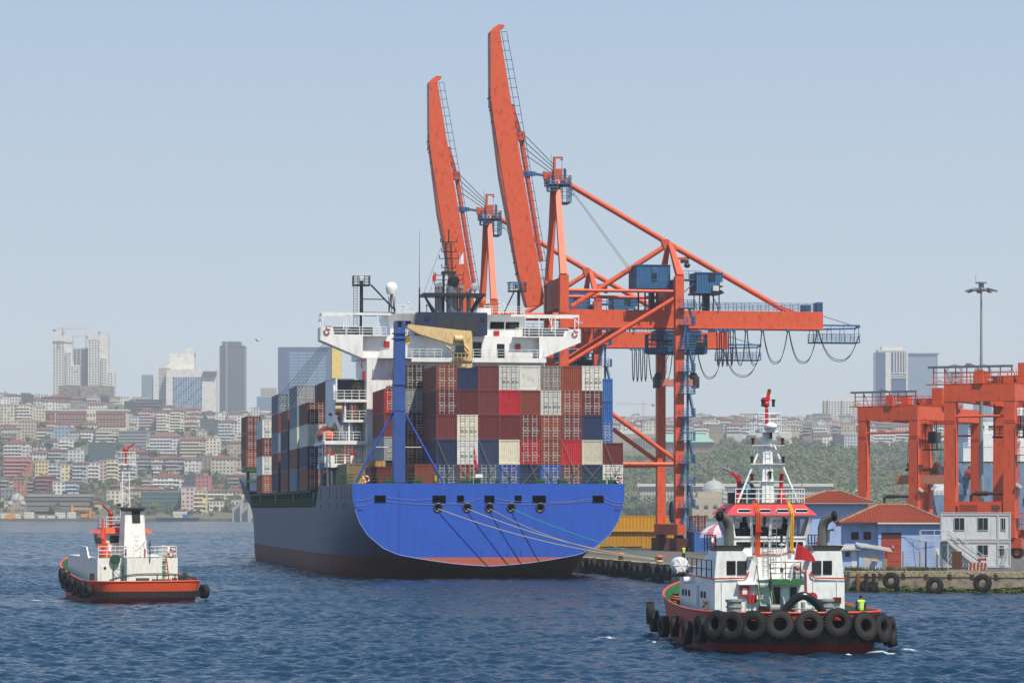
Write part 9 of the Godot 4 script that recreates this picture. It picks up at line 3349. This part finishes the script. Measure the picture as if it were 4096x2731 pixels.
func build_shore_gear() -> void:
	var white := mat(c("d8d6ce"), 0.8)
	var yel := mat(c("d58f1e"), 0.6)
	var cab := [[0, 34, 2053, 2076], [46, 78, 2056, 2076], [95, 132, 2048, 2076], [152, 178, 2062, 2076], [186, 228, 2063, 2076], [218, 258, 2049, 2074], [267, 300, 2048, 2076], [690, 745, 2046, 2062], [694, 728, 2060, 2075]]
	for k in cab.size():
		var e: Array = cab[k]
		var t := far_thing("site_cabin", "white site cabin by the far waterside, %s from the left" % nth(k), "cabin", (e[0] + e[1]) / 2.0, 2205.0)
		grid_tower(t, e[0], e[1], e[2], e[3], 2205, 4, 0, white, mat(c("6a7076"), 0.5), 10, 12, 3.4, 4, "cabin_wall", 0, 0, 6)
	var g := far_thing("yellow_gantry", "yellow gantry crane on the far shore below the terraces", "gantry", 330, 2210)
	grid_tower(g, 284, 364, 2031, 2039, 2210, 2, 0, yel, null, 1, 1, 1, 1, "gantry_beam")
	for px in [[284, 291, 2018], [357, 364, 2036]]:
		var q := MB.new()
		var a := at_px(px[0], 2080, 2210) - g.position
		var e := at_px(px[1], px[2], 2210) - g.position
		q.bx(a.x, a.y, -1, e.x, e.y, 1)
		part(q, "gantry_leg", yel, g)
	var ex := far_thing("yellow_excavator", "yellow excavator beside the gantry crane", "excavator", 340, 2202)
	var q1 := MB.new()
	q1.bx(-4, 0.6, -2, 3, 2.0, 2)
	part(q1, "tracks", mat(c("4a443c"), 0.8), ex)
	var q2 := MB.new()
	q2.bx(-3, 2.0, -1.6, 1.5, 4.6, 1.6)
	part(q2, "cab", yel, ex)
	var q3 := MB.new()
	q3.beam(Vector3(1.2, 3.4, 0), Vector3(5, 6.0, 0), 0.8, 0.9)
	q3.beam(Vector3(5, 6.0, 0), Vector3(7, 2.6, 0), 0.6, 0.7)
	part(q3, "boom_arm", yel, ex)
	var lc := far_thing("lattice_crane", "crawler crane with a tall slanting lattice boom on the far shore", "crane", 40, 2200)
	var q4 := MB.new()
	var tip := at_px(137, 1840, 2200) - lc.position
	for e in [[-0.7, 0.0], [0.7, 0.0], [0.0, 0.9]]:
		q4.beam(Vector3(e[0], 2.5, e[1]), tip + Vector3(e[0] * 0.4, 0, e[1] * 0.4), 0.28, 0.28)
	for i in 22:
		q4.beam(Vector3(-0.7, 2.5, 0).lerp(tip, i / 22.0), Vector3(0.7, 2.5, 0).lerp(tip, (i + 1) / 22.0), 0.18, 0.18)
	part(q4, "lattice_boom", mat(c("b39a72"), 0.6), lc)
	var q5 := MB.new()
	q5.bx(-4, 0.5, -2, 4, 2.0, 2)
	q5.bx(-3.4, 2.0, -1.8, 2.6, 4.4, 1.8)
	part(q5, "crawler_body", yel, lc)
	var ba := far_thing("work_barge", "dark blue work barge moored at the far shore", "barge", 707, 2180)
	ba.position.y = 0
	var q6 := MB.new()
	q6.hexa([Vector3(-14, -0.5, 3), Vector3(14, -0.5, 3), Vector3(14, -0.5, -4), Vector3(-14, -0.5, -4), Vector3(-16, 2.6, 3.5), Vector3(16, 2.6, 3.5), Vector3(16, 2.6, -4), Vector3(-16, 2.6, -4)])
	part(q6, "barge_hull", mat(c("26324c"), 0.6), ba)
	var q7 := MB.new()
	q7.bx(4, 2.6, -3, 9, 5.2, 1)
	part(q7, "deck_box", mat(c("3b66a0"), 0.6), ba)
	for k in 13:
		var px := 930.0 + k * 6.2
		var pi := far_thing("steel_pile", "pale steel pile standing in the water, %s of the cluster by the bow" % nth(k), "pile", px, 2178.0 + (k * 37 % 5) * 4)
		pi.set_meta("group", "steel piles by the bow")
		pi.position.y = 0
		var q := MB.new()
		q.tube(Vector3(0, -2, 0), Vector3(0, 10.0 + (k * 29 % 7), 0), 0.75, 10)
		part(q, "shaft", mat(c("a5a8a8"), 0.6), pi)
	for k in 7:
		var px := 2438.0 + k * 13 + (k % 2) * 5
		var d := 1750.0 + (k % 3) * 90
		var bo := thing("moored_boat", "small white boat moored beyond the quay, %s from the ship's stern" % nth(k), "boat", Vector3((px - 2048) * d / 12000.0, 0, -d), 70.0 + 20 * (k % 4), "boats moored beyond the quay")
		var q := MB.new()
		q.hexa([Vector3(-1.2, -0.3, 4), Vector3(1.2, -0.3, 4), Vector3(0.3, -0.3, -5), Vector3(-0.3, -0.3, -5), Vector3(-1.6, 1.4, 4.2), Vector3(1.6, 1.4, 4.2), Vector3(0.3, 2.0, -6), Vector3(-0.3, 2.0, -6)])
		part(q, "hull", mat(c("dadad6"), 0.5), bo)
		var q2b := MB.new()
		q2b.bx(-1.1, 1.4, -1.5, 1.1, 3.2, 2.6)
		part(q2b, "cabin", white, bo)
		var q3b := MB.new()
		q3b.bx(-1.13, 2.2, -1.53, 1.13, 2.8, 2.0)
		part(q3b, "cabin_window", mat(c("30383e"), 0.2), bo)

# ---------------------------------------------------------------- trees
func crown_mesh(seed_: int, n: int) -> ArrayMesh:
	# unit-sized crown: leaf clumps spread through a lumpy volume
	var r := RandomNumberGenerator.new()
	r.seed = seed_
	var b := MB.new()
	var lumps := []
	for i in 9:
		lumps.append([Vector3(r.randf_range(-0.55, 0.55), r.randf_range(0.35, 1.15), r.randf_range(-0.55, 0.55)), r.randf_range(0.28, 0.5)])
	for i in n:
		var l: Array = lumps[i % 9]
		var d := Vector3(r.randfn(), r.randfn() * 0.9, r.randfn()).normalized()
		var p: Vector3 = l[0] + d * l[1] * pow(r.randf(), 0.3)
		var s := r.randf_range(0.05, 0.12)
		var a := d.cross(Vector3(r.randfn(), r.randfn(), r.randfn())).normalized()
		var e := (d + a * r.randf_range(-0.8, 0.8)).cross(a).normalized()
		var q := [p - a * s - e * s, p + a * s - e * s * 0.6, p + a * s * 0.7 + e * s, p - a * s * 0.8 + e * s * 0.9]
		var nn := (d + Vector3(0, 0.3, 0)).normalized()
		if (q[1] - q[0]).cross(q[2] - q[0]).dot(nn) < 0: q.reverse()
		b.squad(q[0], q[1], q[2], q[3], nn, nn, nn, nn)
	return b.mesh()
func build_woods() -> void:
	var leaf := StandardMaterial3D.new()
	leaf.resource_name = "foliage"
	leaf.vertex_color_use_as_albedo = true
	leaf.roughness = 0.9
	leaf.backlight_enabled = true
	leaf.backlight = Color(0.25, 0.3, 0.1)
	var r := RandomNumberGenerator.new()
	r.seed = 31
	var tone := [Color(0.085, 0.12, 0.035), Color(0.1, 0.135, 0.04), Color(0.065, 0.1, 0.032), Color(0.13, 0.135, 0.06), Color(0.14, 0.115, 0.075), Color(0.055, 0.078, 0.032), Color(0.11, 0.155, 0.038)]
	var top := Curve.new()
	var tops := [[2430, 1845], [2560, 1858], [2850, 1850], [2880, 1760], [2960, 1765], [3060, 1772], [3200, 1775], [3340, 1815], [3450, 1812], [3560, 1790], [3700, 1795], [4200, 1810]]
	var lim := func(px: float) -> float:
		for i in tops.size() - 1:
			if px <= tops[i + 1][0]: return lerpf(tops[i][1], tops[i + 1][1], (px - tops[i][0]) / float(tops[i + 1][0] - tops[i][0]))
		return 1810.0
	var crowns := [crown_mesh(1, 420), crown_mesh(2, 420), crown_mesh(3, 420)]
	for v in 3:
		var xf := []
		var cs := []
		for i in 900:
			var px := r.randf_range(2300, 4350)
			var py: float = lerpf(lim.call(px), 2070.0, pow(r.randf(), 1.15))
			var d := ground_d(px, py) + r.randf_range(-6, 6)
			var x := (px - 2048) * d / 12000.0
			var s := r.randf_range(5.0, 9.0)
			var n := hn.get_noise_2d(x * 4, d * 4)
			var col: Color = tone[clampi(int((n * 1.6 + 0.5) * 7 + r.randf_range(-1.5, 1.5)), 0, 6)]
			xf.append(Transform3D(Basis(Vector3.UP, r.randf() * TAU).scaled(Vector3(s, s * r.randf_range(0.8, 1.15), s)), Vector3(x, ground_h(x, d) - 1.0, -d)))
			cs.append(col * r.randf_range(0.8, 1.2))
		var mm := MultiMesh.new()
		mm.transform_format = MultiMesh.TRANSFORM_3D
		mm.use_colors = true
		mm.mesh = crowns[v]
		mm.instance_count = xf.size()
		for i in xf.size():
			mm.set_instance_transform(i, xf[i])
			mm.set_instance_color(i, cs[i])
		var o := MultiMeshInstance3D.new()
		o.name = numbered("woodland")
		o.multimesh = mm
		o.material_override = leaf
		add_child(o)
		tag(o, ["mixed green wood covering the right-hand hillside", "lighter trees scattered through the right-hand hillside wood", "brownish budding trees scattered through the right-hand hillside wood"][v], "wood", "", "stuff")
	var xf2 := []
	var cs2 := []
	for i in 1500:
		var px := r.randf_range(-60, 1060)
		var py := r.randf_range(1640, 2062)
		var d := ground_d(px, py) + r.randf_range(-8, 8)
		var x := (px - 2048) * d / 12000.0
		var s := r.randf_range(2.0, 4.2)
		xf2.append(Transform3D(Basis(Vector3.UP, r.randf() * TAU).scaled(Vector3(s, s, s)), Vector3(x, ground_h(x, d) - 0.8, -d)))
		cs2.append(tone[r.randi() % 6] * r.randf_range(0.7, 1.1))
	var m2 := MultiMesh.new()
	m2.transform_format = MultiMesh.TRANSFORM_3D
	m2.use_colors = true
	m2.mesh = crowns[1]
	m2.instance_count = xf2.size()
	for i in xf2.size():
		m2.set_instance_transform(i, xf2[i])
		m2.set_instance_color(i, cs2[i])
	var o2 := MultiMeshInstance3D.new()
	o2.name = "garden_shrubbery"
	o2.multimesh = m2
	o2.material_override = leaf
	add_child(o2)
	tag(o2, "shrubs and small garden trees between the houses of the left hillside", "shrubbery", "", "stuff")
	# trees one can pick out among the houses and on the left shore
	var clumps := [[290, 345, 1760, 1825, 5], [172, 220, 1765, 1800, 4], [590, 628, 1790, 1825, 4], [885, 920, 1785, 1825, 4], [315, 425, 1940, 2030, 13], [815, 845, 1880, 1905, 3], [850, 920, 1910, 1940, 5], [835, 970, 1995, 2050, 16], [0, 26, 1990, 2045, 3], [150, 280, 2020, 2055, 9], [455, 500, 1790, 1800, 3], [0, 16, 1770, 1830, 2], [580, 660, 1915, 1935, 5], [705, 745, 1920, 1960, 3], [470, 560, 2030, 2055, 5], [610, 690, 2040, 2055, 4], [80, 110, 1740, 1750, 2]]
	var kk := 0
	for q in clumps:
		for i in q[4]:
			var px := r.randf_range(q[0], q[1])
			var d := ground_d(px, r.randf_range(q[2] + 8, q[3] + 4))
			var x := (px - 2048) * d / 12000.0
			var s := r.randf_range(3.6, 6.2)
			var t := thing("hillside_tree", "bushy dark green tree growing between the houses of the left hillside", "tree", Vector3(x, ground_h(x, d) - 0.6, -d), r.randf() * 360, "trees on the left hillside")
			var b := MB.new()
			b.tube(Vector3.ZERO, Vector3(0, s * 0.8, 0), s * 0.05, 6, s * 0.03)
			b.tube(Vector3(0, s * 0.5, 0), Vector3(s * 0.3, s * 0.95, 0), s * 0.03, 5)
			b.tube(Vector3(0, s * 0.45, 0), Vector3(-s * 0.3, s * 0.9, s * 0.1), s * 0.03, 5)
			part(b, "trunk", mat(c("4a4035"), 0.9), t)
			var tc: Color = tone[[0, 2, 5, 4, 3][kk % 5]]
			var cm := part(crowns[kk % 3], "crown", mat(Color(tc.r, tc.g, tc.b).linear_to_srgb(), 0.9, 0.0, ""), t)
			cm.scale = Vector3(s, s * 1.1, s)
			kk += 1

# ---------------------------------------------------------------- ropes, rings and birds around the ship
func build_small() -> void:
	var b1 := from_ship(18.3, QH + 0.45, -8.2)
	var ends := [[-6.0, "d9c9a8", "pale mooring rope from the leftmost stern fairlead to the bollard"], [-2.61, "d6c8b0", "pale mooring rope from the second stern fairlead to the bollard"], [-0.03, "b8a888", "brownish mooring rope from the middle stern fairlead to the bollard"], [2.55, "3fb59a", "turquoise mooring rope from the fourth stern fairlead to the bollard"]]
	for k in 4:
		var e: Array = ends[k]
		var a := from_ship(e[0], 8.35, -0.15)
		var q := MB.new()
		var goal := b1 + Vector3(-0.2 + 0.1 * k, 0.05 * k, 0.1)
		var p := []
		for i in 25:
			var f := i / 24.0
			p.append(a.lerp(goal, f) - Vector3(0, [0.9, 0.8, 1.2, 0.5][k] * 4 * f * (1 - f), 0))
		q.path(p, 0.055, 6)
		var o := part(q, "mooring_rope", mat(c(e[1]), 0.9, 0.0, "rock", Vector3(4, 4, 4)), self)
		tag(o, e[2], "rope", "mooring ropes at the ship's stern")
	var loop := MB.new()
	loop.torus(b1 + Vector3(0, -0.2, 0), Vector3.UP, 0.36, 0.07, 16, 6)
	loop.torus(b1 + Vector3(0, -0.08, 0), Vector3(0.1, 1, 0).normalized(), 0.36, 0.07, 16, 6)
	var lo := part(loop, "rope_eye", mat(c("cdbd9c"), 0.9), self)
	tag(lo, "pale rope eyes looped round the far bollard", "rope")
	var line := MB.new()
	for s in [[-15.8, -13.4, 9.35, 9.8], [-15.8, -13.4, 8.75, 9.2], [-12.0, -6.7, 9.7, 9.5], [-12.0, -2.0, 9.2, 8.95], [-5.0, -0.6, 9.0, 9.7], [0.6, 5.0, 9.6, 9.3], [6.7, 12.1, 9.2, 9.6], [1.0, 12.1, 9.0, 9.3], [13.4, 15.9, 9.7, 9.1], [13.4, 15.9, 9.3, 8.8]]:
		var p := []
		for i in 9:
			var f := i / 8.0
			p.append(V(lerpf(s[0], s[1], f), lerpf(s[2], s[3], f) - 0.9 * f * (1 - f), -0.06))
		line.path(p, 0.018, 4)
	var ship := get_node("container_ship")
	part(line, "hanging_line", mat(c("8c93ab"), 0.8), ship)
	life_ring("orange life ring on the ship's stern rail left of the king post", from_ship(-14.3, 11.75, 0.15), SHIP_YAW, 0.42)
	life_ring("orange life ring at the right end of the ship's stern rail", from_ship(15.2, 11.75, 0.15), SHIP_YAW, 0.42)
	life_ring("life ring on the left bridge wing of the ship", from_ship(-15.7, 30.6, 31.2), SHIP_YAW, 0.42)
	life_ring("life ring on the right bridge wing of the ship", from_ship(15.8, 30.6, 31.2), SHIP_YAW, 0.42)
	flag("red flag with white crescent hanging limp at the ship's stern", from_ship(-1.9, 11.2, -0.1), 4.6, [[Vector3(0.03, 4.4, 0.0), Vector3(0.03, 2.4, 0.0)], [Vector3(0.18, 4.0, 0.1), Vector3(0.25, 2.0, 0.1)], [Vector3(0.3, 3.3, 0.0), Vector3(0.42, 1.75, 0.0)], [Vector3(0.42, 2.6, -0.05), Vector3(0.55, 1.7, -0.05)]], "c2202a")
	var fl := get_node("flag_002") if has_node("flag_002") else null
	if fl:
		var cr := MB.new()
		for i in 10:
			var a0 := lerpf(0.6, TAU - 0.6, i / 10.0)
			var a1 := lerpf(0.6, TAU - 0.6, (i + 1) / 10.0)
			cr.beam(Vector3(0.2 + cos(a0) * 0.09, 3.1 + sin(a0) * 0.22, 0.1), Vector3(0.2 + cos(a1) * 0.09, 3.1 + sin(a1) * 0.22, 0.1), 0.01, 0.06)
		part(cr, "crescent", mat(c("e8e4de"), 0.7, 0.0, ""), fl)
	flag("small red flag on the halyard left of the ship's black mast", from_ship(-2.35, 35.4, 32.0), 2.2, [[Vector3(0.0, 2.2, 0.0), Vector3(0.0, 1.5, 0.0)], [Vector3(0.3, 2.5, 0.1), Vector3(0.25, 1.55, 0.1)], [Vector3(0.55, 2.75, 0.0), Vector3(0.45, 1.6, 0.0)]], "c2202a")
	flag("small white and blue flag on the ship's black mast", from_ship(1.15, 39.2, 32.4), 1.5, [[Vector3(0.0, 0.4, 0.0), Vector3(0.0, 0.0, 0.0)], [Vector3(0.25, 1.1, 0.06), Vector3(0.3, 0.0, 0.05)], [Vector3(0.5, 1.5, 0.0), Vector3(0.55, 0.05, 0.0)]], "d8dae2")
	var lb := thing("lifeboat", "orange covered lifeboat in davits on the ship's port side", "lifeboat", from_ship(-15.3, 16.9, 36.5), SHIP_YAW)
	var h := MB.new()
	h.ball(Vector3(0, 0.75, 0), Vector3(1.25, 0.95, 3.8), 18)
	part(h, "hull", mat(c("d8511f"), 0.45), lb)
	var cv := MB.new()
	cv.ball(Vector3(0, 1.2, 0.3), Vector3(1.05, 0.75, 3.0), 16)
	part(cv, "canopy", mat(c("e0612a"), 0.5), lb)
	var ob := thing("rescue_float", "orange float in its cradle on the ship's bridge roof", "float", from_ship(4.5, 34.0, 35.4), SHIP_YAW)
	var ov := MB.new()
	ov.ball(Vector3(0, 0.75, 0), Vector3(0.55, 0.75, 0.55), 14)
	part(ov, "shell", mat(c("d8641f"), 0.5), ob)
	# gulls
	for g in [[1030.0, 1362.0, 330.0, 40.0, "white gull gliding with long wings left of the blue glass block"], [300.0, 1487.0, 420.0, -20.0, "small gull flying before the twin white towers"]]:
		var t := thing("gull", g[4], "gull", at_px(g[0], g[1], g[2]), g[3])
		var b := MB.new()
		b.ball(Vector3.ZERO, Vector3(0.09, 0.08, 0.28), 10)
		b.ball(Vector3(0, 0.05, -0.27), Vector3(0.06, 0.06, 0.08), 8)
		b.tube(Vector3(0, 0.04, -0.33), Vector3(0, 0.03, -0.41), 0.018, 6, 0.005)
		b.hexa([Vector3(-0.03, -0.01, 0.25), Vector3(0.03, -0.01, 0.25), Vector3(0.1, 0, 0.48), Vector3(-0.1, 0, 0.48), Vector3(-0.03, 0.03, 0.25), Vector3(0.03, 0.03, 0.25), Vector3(0.1, 0.02, 0.48), Vector3(-0.1, 0.02, 0.48)])
		for s in [-1, 1]:
			var w := [Vector3(s * 0.05, 0.04, -0.1), Vector3(s * 0.34, 0.2, -0.16), Vector3(s * 0.75, 0.12, 0.06)]
			var v := [Vector3(s * 0.05, 0.04, 0.12), Vector3(s * 0.34, 0.2, 0.04), Vector3(s * 0.75, 0.12, 0.1)]
			for i in 2:
				b.hexa([w[i], w[i + 1], v[i + 1], v[i], w[i] + Vector3(0, 0.025, 0), w[i + 1] + Vector3(0, 0.015, 0), v[i + 1] + Vector3(0, 0.015, 0), v[i] + Vector3(0, 0.025, 0)])
		part(b, "body", mat(c("c9c9c6"), 0.8, 0.0, ""), t)
